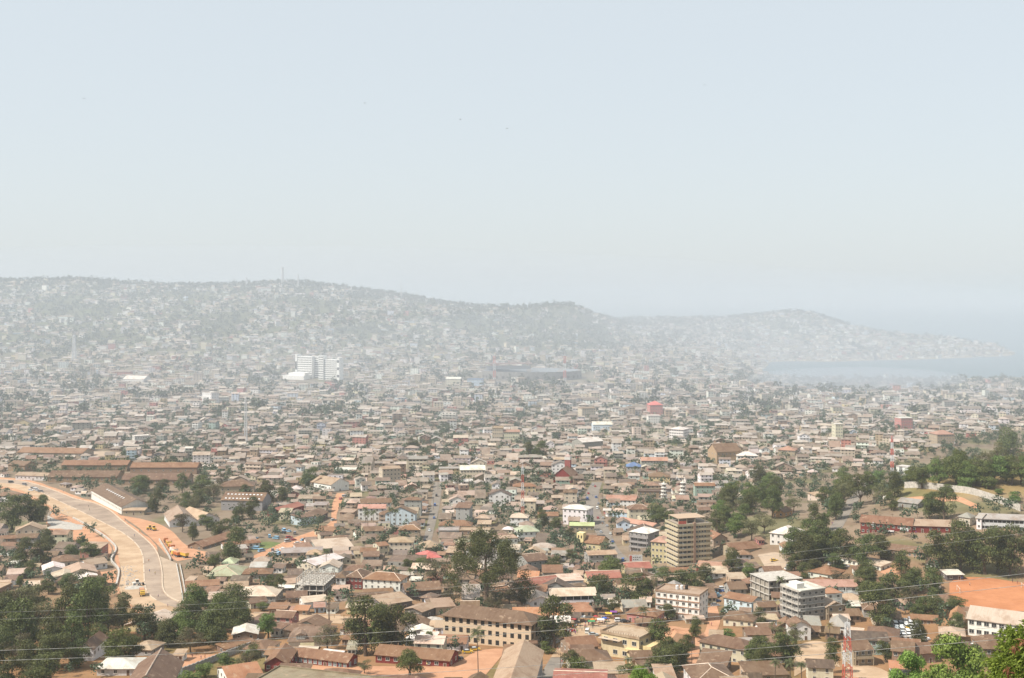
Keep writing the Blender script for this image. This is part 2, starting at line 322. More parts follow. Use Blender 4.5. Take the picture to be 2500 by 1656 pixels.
# ------------------------------------------------------------------ occupancy raster, so nothing is built through anything
OX, OY, OW, OH, OC = -900, 360, 1800, 1400, 1.0
OCC = np.zeros((int(OH / OC), int(OW / OC)), np.uint8)
def rectpts(cx, cy, L, D, a, m=0.0):
    nx = max(2, int((L + 2 * m) / 0.9)); ny = max(2, int((D + 2 * m) / 0.9))
    X, Y = np.meshgrid(np.linspace(-L / 2 - m, L / 2 + m, nx), np.linspace(-D / 2 - m, D / 2 + m, ny)); c, s = math.cos(a), math.sin(a)
    return (cx + X * c - Y * s).ravel(), (cy + X * s + Y * c).ravel()
def occ_idx(x, y):
    i = ((y - OY) / OC).astype(int); j = ((x - OX) / OC).astype(int); k = (i >= 0) & (i < OCC.shape[0]) & (j >= 0) & (j < OCC.shape[1]); return i[k], j[k]
def mark(x, y, v=1): i, j = occ_idx(np.asarray(x), np.asarray(y)); OCC[i, j] = v
def free(x, y): i, j = occ_idx(x, y); return not OCC[i, j].any()
def markdisc(x, y, r):
    t = np.linspace(0, 2 * math.pi, 24); rr = np.linspace(0, r, max(2, int(r / 0.8))); A, B = np.meshgrid(t, rr); mark((x + B * np.cos(A)).ravel(), (y + B * np.sin(A)).ravel())

# ------------------------------------------------------------------ roads and yards draped on the ground
def z1(*p): return [(x / 2.588, 1050 + y / 2.588) for x, y in p]
def z2(*p): return [(600 + x / 2.588, 1050 + y / 2.588) for x, y in p]
def z3(*p): return [(1200 + x / 2.588, 1050 + y / 2.588) for x, y in p]
def z4(*p): return [(1850 + x / 2.588, 1050 + y / 2.588) for x, y in p]
def world_line(pts, n):
    W = np.array([[*G(*p)][:2] for p in pts]); seg = np.sqrt((np.diff(W, axis=0) ** 2).sum(1)); t = np.concatenate([[0], np.cumsum(seg)]) / seg.sum()
    # Catmull-like smoothing by dense linear sampling and a running mean
    tt = np.linspace(0, 1, n * 4); P = np.stack([np.interp(tt, t, W[:, k]) for k in (0, 1)], -1)
    k = max(1, n * 4 // (len(pts) * 2)); 
    Q = P.copy()
    for i in range(len(P)):
        h = min(k, i, len(P) - 1 - i); Q[i] = P[i - h:i + h + 1].mean(0)
    return Q[np.linspace(0, len(Q) - 1, n).astype(int)]
def strip(name, A, B, mat, off=0.12, n=60, na=6, m=True, wob=0.0):
    a = world_line(A, n); b = world_line(B, n)
    if wob:
        k = np.arange(n); a = a + (vnoise(k, k * 0, 9, 5)[:, None] * wob); b = b + (vnoise(k, k * 0 + 3, 9, 6)[:, None] * wob)
    T = np.linspace(0, 1, na + 1)[None, :, None]; P = a[:, None] * (1 - T) + b[:, None] * T
    Z = GZ(P[..., 0], P[..., 1]) + off; V = np.concatenate([P, Z[..., None]], -1).reshape(-1, 3)
    if m:
        T2 = np.linspace(0, 1, 60)[None, :, None]; ai = np.repeat(a, 4, 0); bi = np.repeat(b, 4, 0); Q = ai[:, None] * (1 - T2) + bi[:, None] * T2; mark(Q[..., 0].ravel(), Q[..., 1].ravel())
        nn = n * 5; a5 = np.stack([np.interp(np.linspace(0, n - 1, nn), np.arange(n), a[:, k]) for k in (0, 1)], -1); b5 = np.stack([np.interp(np.linspace(0, n - 1, nn), np.arange(n), b[:, k]) for k in (0, 1)], -1)
        Q = a5[:, None] * (1 - T2) + b5[:, None] * T2; mark(Q[..., 0].ravel(), Q[..., 1].ravel())
    w_ = na + 1; f = [(i * w_ + j, i * w_ + j + 1, (i + 1) * w_ + j + 1, (i + 1) * w_ + j) for i in range(n - 1) for j in range(na)]
    o = mk(name, V, f, mat, smooth=True); 
    nz = sum(p.normal.z for p in o.data.polygons)
    if nz < 0: o.data.flip_normals()
    return struct(o)
def kerb(name, line, wdt, h, mat, n=70, gaps=0, off=0.0, parent=None):
    a = world_line(line, n); mb = MB(); Z = GZ(a[:, 0], a[:, 1]) + off
    t = np.gradient(a, axis=0); t /= np.linalg.norm(t, axis=1)[:, None]; nn = np.stack([-t[:, 1], t[:, 0]], -1) * wdt / 2
    rings = []
    for i in range(n):
        l, r = a[i] + nn[i], a[i] - nn[i]; rings.append([(l[0], l[1], Z[i] - 0.6), (l[0], l[1], Z[i] + h), (r[0], r[1], Z[i] + h), (r[0], r[1], Z[i] - 0.6)])
    for i in range(n - 1):
        if gaps and i % gaps == gaps - 1: continue
        p, q = rings[i], rings[i + 1]
        mb.mesh(p + q, [(0, 4, 5, 1), (1, 5, 6, 2), (2, 6, 7, 3), (0, 1, 2, 3), (7, 6, 5, 4)])
    mark(a[:, 0], a[:, 1]); return mb.build(name, mat, parent)
HW_R = z1((-60, 312), (60, 316), (160, 326), (260, 354), (400, 405), (470, 438), (600, 462), (700, 512), (745, 553), (800, 600), (870, 650), (940, 710), (985, 760), (1010, 820), (1025, 900), (1025, 1000), (1050, 1052), (1110, 1085), (1210, 1112))
HW_M = z1((-60, 332), (60, 338), (160, 352), (240, 385), (350, 440), (440, 482), (560, 540), (660, 590), (760, 640), (830, 690), (880, 740), (905, 800), (910, 900), (912, 970), (932, 1045), (1000, 1088), (1140, 1134))
HW_L = z1((-60, 352), (60, 362), (130, 380), (200, 410), (300, 470), (370, 520), (470, 560), (560, 602), (650, 642), (705, 690), (745, 740), (745, 800), (762, 860), (765, 930), (745, 1000), (810, 1100), (980, 1180))
strip('highway', HW_M, HW_R, M['newroad'], 0.15, 110, 8); strip('graded_carriageway', HW_L, HW_M, M['dust'], 0.14, 110, 10)
def shift(L_, dx, dy): return [(x + dx, y + dy) for x, y in L_]
strip('laterite_shoulder', shift(HW_R, -0.5, 0.3), shift(HW_R, 7, -4.5)[:12] + shift(HW_R, 4, -1)[12:], M['red'], 0.10, 110, 3, True, 0.8)
strip('laterite_shoulder', shift(HW_L, -9, 4.0), shift(HW_L, 0.5, -0.3), M['red'], 0.10, 110, 3, True, 0.8)
strip('slope_paving', z1((1010, 800), (1028, 900), (1030, 1000), (1055, 1050), (1110, 1082)), z1((1112, 842), (1128, 920), (1142, 1000), (1152, 1060), (1158, 1088)), M['slope'], 0.20, 30, 6)
strip('laterite_yard', z1((760, 540), (880, 620), (960, 690), (1010, 740), (1060, 800), (1120, 830)), z1((880, 560), (1000, 590), (1090, 640), (1160, 720), (1260, 770), (1420, 780)), M['red'], 0.11, 40, 8)
strip('laterite_bank', z1((330, 520), (420, 545), (470, 580), (560, 625), (660, 690), (715, 750), (690, 800)), z1((290, 590), (330, 640), (400, 690), (500, 720), (600, 770), (660, 810), (670, 830)), M['red'], 0.13, 40, 8, False)
strip('gravel_patch', z1((300, 540), (370, 575), (450, 585), (520, 610)), z1((300, 590), (360, 620), (430, 635), (520, 630)), M['gravel'], 0.20, 20, 6)
strip('laterite_patch', z1((600, 880), (640, 900), (700, 890), (735, 880)), z1((590, 930), (640, 950), (700, 975), (735, 960)), M['red'], 0.13, 20, 6)
strip('street', z2((1188, 330), (1174, 450), (1141, 620), (1121, 700), (1092, 800)), z2((1240, 330), (1236, 400), (1217, 520), (1184, 650), (1152, 800)), M['asphalt'], 0.15, 60, 4)
strip('street', z3((634, 330), (592, 400), (587, 470), (620, 560), (662, 660), (708, 755), (800, 835), (900, 880), (1010, 915)), z3((700, 330), (676, 400), (674, 470), (706, 560), (756, 660), (798, 755), (860, 815), (960, 855), (1080, 905)), M['asphalt'], 0.15, 80, 5)
strip('street', z3((375, 1440), (330, 1510), (290, 1590), (250, 1680)), z3((470, 1440), (440, 1500), (410, 1590), (390, 1680)), M['asphalt'], 0.16, 30, 4)
strip('market_square', z3((375, 1438), (440, 1340), (500, 1290), (560, 1220), (700, 1180)), z3((470, 1438), (520, 1360), (640, 1320), (720, 1270), (860, 1230)), M['dust'], 0.13, 40, 6)
strip('hill_road', z4((430, 650), (490, 570), (535, 500), (572, 440), (610, 390), (660, 330)), z4((520, 650), (556, 575), (590, 520), (640, 450), (690, 400), (740, 340)), M['asphalt'], 0.15, 40, 4)
strip('dirt_road', z2((-10, 1158), (150, 1162), (400, 1172), (640, 1180), (1000, 1200), (1240, 1205)), z2((-10, 1198), (150, 1205), (400, 1215), (640, 1228), (1000, 1235), (1240, 1240)), M['dust'], 0.13, 60, 5)
strip('dirt_road', z2((575, 400), (545, 470), (540, 540), (540, 590), (430, 640), (300, 680), (150, 750), (40, 800)), z2((625, 400), (600, 470), (570, 540), (580, 600), (470, 670), (330, 720), (200, 790), (100, 840)), M['red'], 0.13, 60, 5)
strip('football_pitch', [(2318, 1424), (2340, 1409), (2420, 1412), (2560, 1424)], [(2318, 1470), (2350, 1482), (2420, 1492), (2560, 1506)], M['redfield'], 0.14, 50, 14)
strip('red_earth_bank', [(1560, 1552), (1600, 1536), (1640, 1528), (1680, 1536), (1720, 1550)], [(1560, 1580), (1600, 1580), (1650, 1582), (1690, 1590), (1720, 1600)], M['red'], 0.14, 30, 8, True, 0.6)
strip('dirt_track', z3((1250, 1330), (1240, 1400), (1230, 1480), (1200, 1600)), z3((1320, 1320), (1310, 1400), (1310, 1480), (1300, 1600)), M['red'], 0.13, 30, 4)
strip('dirt_track', z3((1360, 1130), (1370, 1200), (1350, 1280), (1310, 1320)), z3((1420, 1100), (1450, 1200), (1430, 1260), (1400, 1300)), M['red'], 0.13, 30, 4)
strip('school_yard', z2((280, 1478), (660, 1494), (1300, 1496), (1480, 1380), (1700, 1385)), z2((260, 1530), (600, 1560), (1000, 1620), (1450, 1620), (1640, 1400)), M['red'], 0.12, 60, 8)
strip('earth_yard', z4((560, 1500), (640, 1480), (760, 1500), (880, 1560)), z4((540, 1600), (640, 1620), (760, 1640), (880, 1640)), M['dust'], 0.13, 20, 6)
strip('earth_yard', z4((230, 1380), (300, 1340), (400, 1330), (480, 1380)), z4((230, 1560), (330, 1500), (420, 1480), (520, 1500)), M['dust'], 0.13, 20, 6)
strip('earth_yard', z4((920, 430), (1260, 410), (1400, 480)), z4((1000, 470), (1240, 440), (1380, 500)), M['red'], 0.13, 20, 3)
strip('earth_yard', z4((770, 900), (840, 860), (900, 800)), z4((1010, 990), (1000, 920), (940, 840)), M['red'], 0.13, 20, 5)
strip('earth_yard', z1((1080, 1450), (1180, 1420), (1300, 1420), (1420, 1420)), z1((1080, 1560), (1180, 1520), (1280, 1480), (1400, 1430)), M['red'], 0.13, 20, 5)
strip('earth_yard', z1((300, 590), (330, 560), (480, 570)), z1((330, 680), (420, 690), (520, 640)), M['red'], 0.12, 20, 5)
strip('dirt_yard', z4((0, 790), (120, 770), (180, 800)), z4((60, 890), (140, 880), (200, 860)), M['slope'], 0.13, 20, 5)
strip('dry_pond', [(205, 1104), (260, 1102), (300, 1106)], [(205, 1120), (260, 1124), (300, 1120)], M['slope'], 0.13, 20, 5)
strip('grass_patch', z2((50, 720), (150, 705), (260, 720)), z2((60, 745), (150, 750), (260, 740)), M['green'], 0.13, 20, 5, False)
tag(kerb('roadside_barrier', HW_R, 0.6, 0.6, M['kerb'], 110), 'pale concrete barrier along the outer right edge of the new highway', 'barrier', pos=None)
def kerb_parts(line, wdt, h, mat, n, k, nm):
    a = world_line(line, n); r = empty(nm, (0, 0, 0)); t = np.gradient(a, axis=0); t /= np.linalg.norm(t, axis=1)[:, None]; nn = np.stack([-t[:, 1], t[:, 0]], -1) * wdt / 2; Z = GZ(a[:, 0], a[:, 1])
    for i in range(0, n - k, k):
        mb = MB()
        for j in range(i, i + k - 1):
            P = [(*(a[q] + s_ * nn[q]), Z[q] + dz) for q in (j, j + 1) for s_, dz in ((1, -.6), (1, h), (-1, h), (-1, -.6))]; mb.mesh(P, [(0, 4, 5, 1), (1, 5, 6, 2), (2, 6, 7, 3), (0, 1, 2, 3), (7, 6, 5, 4)])
        mb.build('kerb_segment', mat, r)
    return r
tag(kerb_parts(HW_M, 0.7, 0.3, M['kerb'], 132, 6, 'median_kerb'), 'broken cream kerb line down the middle of the new highway', 'kerb')
tag(kerb('retaining_wall', z1((462, 560), (560, 610), (680, 690), (742, 752), (720, 790), (690, 835), (750, 872), (752, 920), (735, 985)), 0.9, 1.2, M['concrete'], 60), 'grey retaining wall zigzagging along the left edge of the graded carriageway', 'retaining wall')
tag(kerb('drain_wall', z1((1114, 850), (1130, 930), (1145, 1010), (1158, 1090)), 0.5, 0.7, M['concrete'], 30), 'concrete drain edge at the foot of the paved slope, nearer the highway', 'drain wall')
tag(kerb('drain_wall', z1((1136, 855), (1152, 930), (1166, 1010), (1180, 1095)), 0.5, 0.9, M['concrete'], 30), 'concrete drain edge at the foot of the paved slope, nearer the houses', 'drain wall')
tag(kerb('concrete_wall', z1((1005, 700), (1030, 740), (1060, 790), (1080, 830)), 0.5, 1.6, M['concrete'], 30), 'short pale concrete wall between the highway and the parked dump trucks', 'wall')
tag(kerb('perimeter_wall', z4((928, 368), (1060, 372), (1180, 385), (1330, 400), (1460, 440), (1560, 475), (1660, 515)), 0.5, 4.0, M['concrete'], 50), 'long grey perimeter wall curving across the dry grass hillside', 'wall')
def stepped_wall(line, n, h, mat):
    a = world_line(line, n + 1); r = empty('stepped_wall', (0, 0, 0)); 
    for i in range(n):
        p, q = Vector((*a[i], 0)), Vector((*a[i + 1], 0)); d = q - p; L = d.length; ang = math.atan2(d.y, d.x); z = max(gz(p.x, p.y), gz(q.x, q.y))
        mb = MB(); mb.box(0, L - 0.06, -0.12, 0.12, -3, h); mb.box(-0.06, L, -0.2, 0.2, h, h + 0.15); o = mb.build('wall_panel', mat, r); o.location = (p.x, p.y, z); o.rotation_euler = (0, 0, ang)
    mark(a[:, 0], a[:, 1]); return r
tag(stepped_wall([(400, 1662), (470, 1638), (520, 1617), (580, 1594), (632, 1574)], 24, 2.2, M['greyconcrete']), 'dark wall stepping down the slope in short panels at lower left', 'wall')
tag(stepped_wall(z3((310, 1395), (340, 1360), (400, 1355), (440, 1330), (490, 1300)), 14, 2.4, M['greyconcrete']), 'grey block wall lining the upper left side of the narrow bottom street', 'wall')
tag(kerb('kerb_wall', z2((50, 1158), (200, 1160), (400, 1168), (600, 1176)), 0.4, 0.5, M['kerb'], 30), 'low whitish kerb wall along the far side of the dirt road', 'kerb')
# ------------------------------------------------------------------ building kit
RC = dict(brown=(0.168, 0.100, 0.060), dark=(0.108, 0.073, 0.050), rust=(0.235, 0.125, 0.068), tan=(0.40, 0.295, 0.205), pale=(0.56, 0.46, 0.36), pink=(0.42, 0.24, 0.18), coral=(0.62, 0.16, 0.15), red=(0.34, 0.13, 0.095),
          green=(0.40, 0.44, 0.30), grey=(0.33, 0.31, 0.285), white=(0.72, 0.69, 0.64), blue=(0.12, 0.22, 0.42), orange=(0.40, 0.20, 0.105), lime=(0.42, 0.47, 0.24))
WC = dict(white=(0.76, 0.75, 0.72), cream=(0.62, 0.55, 0.43), yellow=(0.60, 0.50, 0.30), grey=(0.36, 0.35, 0.33), tan=(0.44, 0.35, 0.26), red=(0.22, 0.045, 0.04), pink=(0.52, 0.24, 0.21), blue=(0.50, 0.60, 0.70), brick=(0.40, 0.285, 0.19),
          mud=(0.30, 0.21, 0.15), green=(0.34, 0.45, 0.38), paleblue=(0.62, 0.68, 0.74), dark=(0.15, 0.13, 0.12), orange=(0.50, 0.29, 0.15))
def jit(c, a=0.12):
    k = 0.85 + random.uniform(-a, a); return tuple(min(1, max(0.01, x * k * (1 + random.uniform(-a, a) * 0.35))) for x in c)
def wall_geo(L, D, h, roof, rise, base=-3.0):
    mb = MB(); x, y = L / 2, D / 2
    mb.mesh([(-x, -y, base), (x, -y, base), (x, y, base), (-x, y, base), (-x, -y, h), (x, -y, h), (x, y, h), (-x, y, h)], [(0, 1, 5, 4), (1, 2, 6, 5), (2, 3, 7, 6), (3, 0, 4, 7), (4, 5, 6, 7)])
    if roof == 'gable_x':
        for s in (-1, 1): mb.poly([(s * x, -y, h), (s * x, y, h), (s * x, 0, h + rise - 0.05)][::s])
    if roof == 'gable_y':
        for s in (-1, 1): mb.poly([(-x, s * y, h), (x, s * y, h), (0, s * y, h + rise - 0.05)][::-s])
    if roof == 'shed':
        mb.poly([(x, y, h), (-x, y, h), (-x, y, h + rise), (x, y, h + rise)]); 
        for s in (-1, 1): mb.poly([(s * x, -y, h), (s * x, y, h), (s * x, y, h + rise)][::s])
    return mb
def roof_geo(L, D, h, roof, rise, ov=0.6, t=0.14):
    mb = MB(); X, Y = L / 2 + ov, D / 2 + ov
    if roof in ('gable_x', 'gable_y'):
        half = (D if roof == 'gable_x' else L) / 2; ze = h - ov * rise / half + 0.03; e = half + ov; zr = h + rise + 0.03; run = X if roof == 'gable_x' else Y
        sec = [(-e, ze), (0, zr), (e, ze), (e, ze - t), (0, zr - t), (-e, ze - t)]
        P = [((s * run, a, b) if roof == 'gable_x' else (a, -s * run, b)) for s in (-1, 1) for a, b in sec]
        mb.mesh(P, [(0, 6, 7, 1), (1, 7, 8, 2), (2, 8, 9, 3), (3, 9, 10, 4), (4, 10, 11, 5), (5, 11, 6, 0), (0, 1, 4, 5), (1, 2, 3, 4), (6, 11, 10, 7), (7, 10, 9, 8)])
    elif roof == 'hip':
        ze = h - 0.12
        if L >= D: rx, ry = max(0.2, X - Y * 0.95), 0.0
        else: rx, ry = 0.0, max(0.2, Y - X * 0.95)
        zr = h + rise; V = [(-X, -Y, ze), (X, -Y, ze), (X, Y, ze), (-X, Y, ze), (-rx, -ry, zr), (rx, ry, zr)] if L >= D else [(-X, -Y, ze), (X, -Y, ze), (X, Y, ze), (-X, Y, ze), (0, -ry, zr), (0, ry, zr)]
        low = [(a, b, ze - t) for a, b, c in V[:4]]
        fs = [(0, 1, 5, 4), (1, 2, 5), (2, 3, 4, 5), (3, 0, 4)] if L >= D else [(0, 1, 4), (1, 2, 5, 4), (2, 3, 5), (3, 0, 4, 5)]
        mb.mesh(V + low, fs + [(0, 6, 7, 1), (1, 7, 8, 2), (2, 8, 9, 3), (3, 9, 6, 0), (9, 8, 7, 6)])
    elif roof == 'shed':
        sl = rise / D; z0 = h - ov * sl + 0.03; z1_ = h + rise + ov * sl + 0.03
        mb.mesh([(-X, -Y, z0), (X, -Y, z0), (X, Y, z1_), (-X, Y, z1_), (-X, -Y, z0 - t), (X, -Y, z0 - t), (X, Y, z1_ - t), (-X, Y, z1_ - t)], [(0, 1, 2, 3), (7, 6, 5, 4), (0, 4, 5, 1), (1, 5, 6, 2), (2, 6, 7, 3), (3, 7, 4, 0)])
    else:
        ov = min(ov, 0.35); X, Y = L / 2 + ov, D / 2 + ov; mb.box(-X, X, -Y, Y, h + 0.01, h + 0.22)
        if rise > 0.05:
            w_ = 0.22
            mb.box(-X + 0.01, X - 0.01, -Y + 0.01, -Y + w_, h + 0.22, h + rise); mb.box(-X + 0.01, X - 0.01, Y - w_, Y - 0.01, h + 0.22, h + rise)
            mb.box(-X + 0.01, -X + w_, -Y + w_, Y - w_, h + 0.22, h + rise - 0.002); mb.box(X - w_, X - 0.01, -Y + w_, Y - w_, h + 0.22, h + rise - 0.002)
    return mb
_WM = {}
def win_mesh(w_, h_, kind='pane'):
    k = (round(w_, 1), round(h_, 1), kind)
    if k not in _WM:
        mb = MB(); x, z = k[0] / 2, k[1] / 2
        mb.box(-x, x, -0.03, 0.03, -z, z, 1)
        if kind != 'hole':
            t = 0.09
            mb.box(-x - t, -x, -0.10, 0.02, -z - t, z + t, 0); mb.box(x, x + t, -0.10, 0.02, -z - t, z + t, 0); mb.box(-x, x, -0.10, 0.02, z, z + t, 0); mb.box(-x - 0.12, x + 0.12, -0.16, 0.02, -z - t - 0.06, -z - t * 0.2, 0)
            mb.box(-0.03, 0.03, -0.06, -0.03, -z, z, 0)
        o = mb.build('window', [M['frame'], {'pane': M['pane'], 'louvre': M['louvre'], 'hole': M['dark']}[kind]]); _WM[k] = o.data; bpy.data.objects.remove(o)
    return _WM[k]
_dm = MB(); _dm.box(-0.5, 0.5, -0.06, 0.03, 0, 2.05, 1); _dm.box(-0.6, -0.5, -0.1, 0.03, 0, 2.15, 0); _dm.box(0.5, 0.6, -0.1, 0.03, 0, 2.15, 0); _dm.box(-0.5, 0.5, -0.1, 0.03, 2.05, 2.15, 0)
_do = _dm.build('door', [M['frame'], M['wood']]); DOOR = _do.data; bpy.data.objects.remove(_do)
NBLD = [0]
def building(name, cx, cy, ang, L, D, h, roof='gable_x', rise=1.8, floors=1, nwin=3, wall='cream', rc='brown', ov=0.6, win='pane', ww=1.1, wh=1.2, side=True, door=True, ridge=False, balcony=False, z=None, mats=None, wcol=None, rcol=None, sidewin=None, loc_only=False):
    c, s = math.cos(ang), math.sin(ang)
    if z is None: z = min(gz(cx - s * -D / 2 * 1, cy + c * -D / 2), gz(cx, cy)) if D < 30 else gz(cx + s * D / 2, cy - c * D / 2)
    r = empty(name, (cx, cy, z), ang)
    wo_ = wall_geo(L, D, h, roof, rise).build('wall', (mats or {}).get('wall', M['wall']), r); wo_.color = (*(wcol or jit(WC[wall])), 1)
    ro = roof_geo(L, D, h, roof, rise, ov).build('roof', (mats or {}).get('roof', M['roof']), r); ro.color = (*(rcol or jit(RC[rc])), 1)
    if ridge and roof in ('gable_x', 'hip', 'gable_y'):
        mb = MB(); X, Y = L / 2 + ov, D / 2 + ov
        if roof == 'gable_x': mb.bar((-X, 0, h + rise + 0.05), (X, 0, h + rise + 0.05), 0.22)
        elif roof == 'gable_y': mb.bar((0, -Y, h + rise + 0.05), (0, Y, h + rise + 0.05), 0.22)
        else:
            rx, ry = (max(0.2, X - Y * 0.95), 0) if L >= D else (0, max(0.2, Y - X * 0.95)); zr = h + rise
            mb.bar((-rx, -ry, zr), (rx, ry, zr), 0.2)
            for sx in (-1, 1):
                for sy in (-1, 1): mb.bar((sx * rx if L >= D else 0, 0 if L >= D else sy * ry, zr), (sx * X, sy * Y, h - 0.1), 0.17)
        k = mb.build('ridge_cap', M['roof'], ro); k.color = (0.62, 0.5, 0.4, 1)
    fh = h / floors; wm = win_mesh(ww, min(wh, fh * 0.55), win); ns = (max(1, int(D / 4)) if sidewin is None else sidewin) if side else 0
    dx = random.randrange(max(1, nwin)) if door else -1
    for f in range(floors):
        zc = f * fh + fh * 0.55
        for i in range(nwin):
            x = -L / 2 + L * (i + 0.5) / nwin
            if f == 0 and i == dx:
                inst('door', DOOR, r, (x, -D / 2, 0)); continue
            inst('window', wm, r, (x, -D / 2, zc))
        sgn = 1 if (cx * c + (cy) * s) < 0 else -1           # the end wall that faces the viewpoint
        for i in range(ns): inst('window', wm, r, (sgn * L / 2, -D / 2 + D * (i + 0.5) / ns, zc), sgn * math.pi / 2)
    if balcony and floors > 1:
        for f in range(1, floors):
            mb = MB(); zf = f * fh - 0.1; mb.box(-L / 2 + 0.02, L / 2 - 0.02, -D / 2 - 1.5, -D / 2 - 0.002, zf - 0.16, zf); mb.box(-L / 2 + 0.02, L / 2 - 0.02, -D / 2 - 1.5, -D / 2 - 1.38, zf, zf + 0.85)
            b = mb.build('balcony', M['wall'], r); b.color = wo_.color
        n = max(2, int(L / 4)); mb = MB(); mb.box(-0.13, 0.13, -0.13, 0.13, -2, h - 0.2); p = mb.build('post', M['wall'], r); p.color = wo_.color
        p.location = (-L / 2 + 0.2, -D / 2 - 1.44, 0)
        for i in range(1, n): inst('post', p.data, r, (-L / 2 + 0.2 + (L - 0.4) * i / (n - 1), -D / 2 - 1.44, 0), color=p.color[:3])
    xs, ys = rectpts(cx, cy, L, D, ang, 0.5); mark(xs, ys); NBLD[0] += 1
    return r
LAND = []                                                     # (px, py, reference phrase)
def bld(name, cat, label, A, B, D, h, roof='gable_x', rise=1.8, ref=None, **kw):
    a = G(*A); b = G(*B) if B[0] != 'a' else a + Vector((math.cos(R(B[2])), math.sin(R(B[2])), 0)) * B[1]; d = (b - a); d.z = 0; L = d.length; ang = math.atan2(d.y, d.x); nrm = Vector((-d.y, d.x, 0)).normalized(); m_ = (a + b) / 2 + nrm * D / 2
    zz = min(a.z, b.z)
    r = building(name, m_.x, m_.y, ang, L, D, h, roof, rise, z=zz, **kw)
    px, py = proj(m_.x, m_.y, zz + h / 2); tag(r, label, cat, pos=(px, py))
    if ref: LAND.append((px, py, ref))
    r['_L'] = L; r['_D'] = D
    return r
def H(label, A, B, D, h=3.2, roof='gable_x', rise=1.6, **kw):
    return bld('house', 'house', label, A, B, D, h, roof, rise, **kw)
# ------------------------------------------------------------------ buildings one can point to, near ones first
H('house with a long steep dark brown gabled roof at the bottom edge', (300, 1702), (412, 1700), 30, 2.6, 'gable_y', 4.8, rc='brown', wall='white', ridge=True, ref='steep brown bottom roof')
H('low house with a pale cream hipped roof beside the steep brown roof', (236, 1650), (328, 1650), 13, 2.8, 'hip', 1.8, rc='white', wall='white', ref='pale lower-left roof')
H('white-walled house with brown gabled roof among the dark lower left trees', (188, 1614), (227, 1614), 16, 5.0, 'gable_y', 2.2, wall='white', rc='brown', nwin=2, ref='white tree-ringed house')
H('cream house with a pale sheet roof at the end of the new highway', (368, 1545), (432, 1522), 13, 4.0, 'gable_x', 2.0, wall='yellow', rc='pale', ref='cream highway-end house')
H('low white and red house half hidden under the lower left trees', (150, 1556), (205, 1552), 9, 3.6, 'gable_x', 1.5, wall='white', rc='red')
H('brown gable-roofed house on the left slope below the retaining wall', (162, 1416), (236, 1410), 18, 3.2, 'gable_y', 2.4, wall='cream', rc='tan', nwin=3, ref='brown left-slope house')
H('small house with a pale grey gabled roof between brown-roofed neighbours on the left slope', (106, 1404), (158, 1400), 13, 2.8, 'gable_y', 1.8, wall='white', rc='white', nwin=2)
H('white house with beige gabled roof standing alone on red earth by the retaining wall', (213, 1394), (262, 1388), 12, 3.6, 'gable_x', 1.8, wall='white', rc='tan', nwin=3, ref='white red-earth house')
H('wide cream bungalow with brown hipped roof and small porch tower on the left slope', (128, 1388), (192, 1384), 14, 3.8, 'hip', 2.4, wall='cream', rc='brown', nwin=4)
H('pale-roofed long house in front of the brown gabled house on the left slope', (126, 1424), (186, 1420), 14, 2.8, 'gable_y', 1.6, wall='grey', rc='pale', nwin=2)
H('small cream-roofed house touching the front of the brown gabled house', (194, 1424), (240, 1420), 9, 2.4, 'gable_y', 1.4, wall='cream', rc='white', nwin=2)
H('pale-roofed house with dark veranda at the left edge below the bluff', (18, 1416), (58, 1414), 12, 3.2, 'gable_x', 1.6, wall='dark', rc='pale', nwin=3)
H('small shabby shed with light patched roof near the left edge', (58, 1445), (96, 1442), 11, 3.0, 'gable_x', 1.2, wall='mud', rc='pale')
H('tan parapet building cut by the left edge of the picture', (-30, 1468), (28, 1446), 14, 4.4, 'flat', 0.5, wall='mud', rc='tan', nwin=3)
H('low long house with pale pink-beige roof on red earth below the bluff', (38, 1308), (112, 1304), 16, 3.0, 'gable_x', 1.8, wall='brick', rc='tan', nwin=5, ref='long beige bluff house')
H('long low shed with rusty roof just below the beige bungalow at left', (-20, 1326), (90, 1322), 9, 2.6, 'gable_x', 1.2, wall='mud', rc='rust', nwin=4)
H('brown-roofed white house above the wooded bluff at the far left', (-5, 1225), (38, 1228), 12, 5.0, 'gable_x', 2.0, wall='white', rc='brown', nwin=3, floors=2)
# right of the highway
H('house with broad pale green hipped roof and yellow walls', (506, 1421), (582, 1421), 22, 3.4, 'hip', 3.0, wall='yellow', rc='green', ridge=True, nwin=4, ref='broad pale green roof')
H('small house with pale green pyramid roof behind the broad green roof', (541, 1388), (572, 1388), 10, 3.0, 'hip', 2.2, wall='cream', rc='green', nwin=2)
H('long low row with brown sheet roof in front of the broad green roof', (454, 1444), (534, 1440), 8, 2.6, 'shed', 1.0, wall='white', rc='rust', nwin=5)
H('house with reddish brown hipped roof right of the broad green roof', (588, 1416), (662, 1414), 12, 3.2, 'hip', 1.8, wall='grey', rc='rust', nwin=4)
H('small blue-grey house with brown roof between pale roofs right of the highway', (548, 1446), (604, 1444), 9, 2.8, 'gable_x', 1.6, wall='grey', rc='tan', nwin=3)
H('large hall with wide pale pinkish hipped roof and light ridges', (576, 1474), (672, 1474), 17, 4.0, 'hip', 2.8, wall='grey', rc='pale', ridge=True, nwin=5, ref='large pinkish roof')
H('pale sheet-roofed house with grey wall left of the pinkish hipped roof', (510, 1484), (562, 1482), 14, 4.4, 'gable_x', 1.2, wall='grey', rc='pale', nwin=3)
H('small brown gabled house touching the front of the pinkish hipped roof', (612, 1487), (652, 1482), 8, 3.0, 'gable_x', 1.5, wall='cream', rc='brown', nwin=2)
H('long two-storey building with pale roof running behind the concrete skeleton', (770, 1402), (838, 1385), 14, 5.5, 'gable_x', 1.6, wall='cream', rc='white', floors=2, nwin=9, ref='long pale roof')
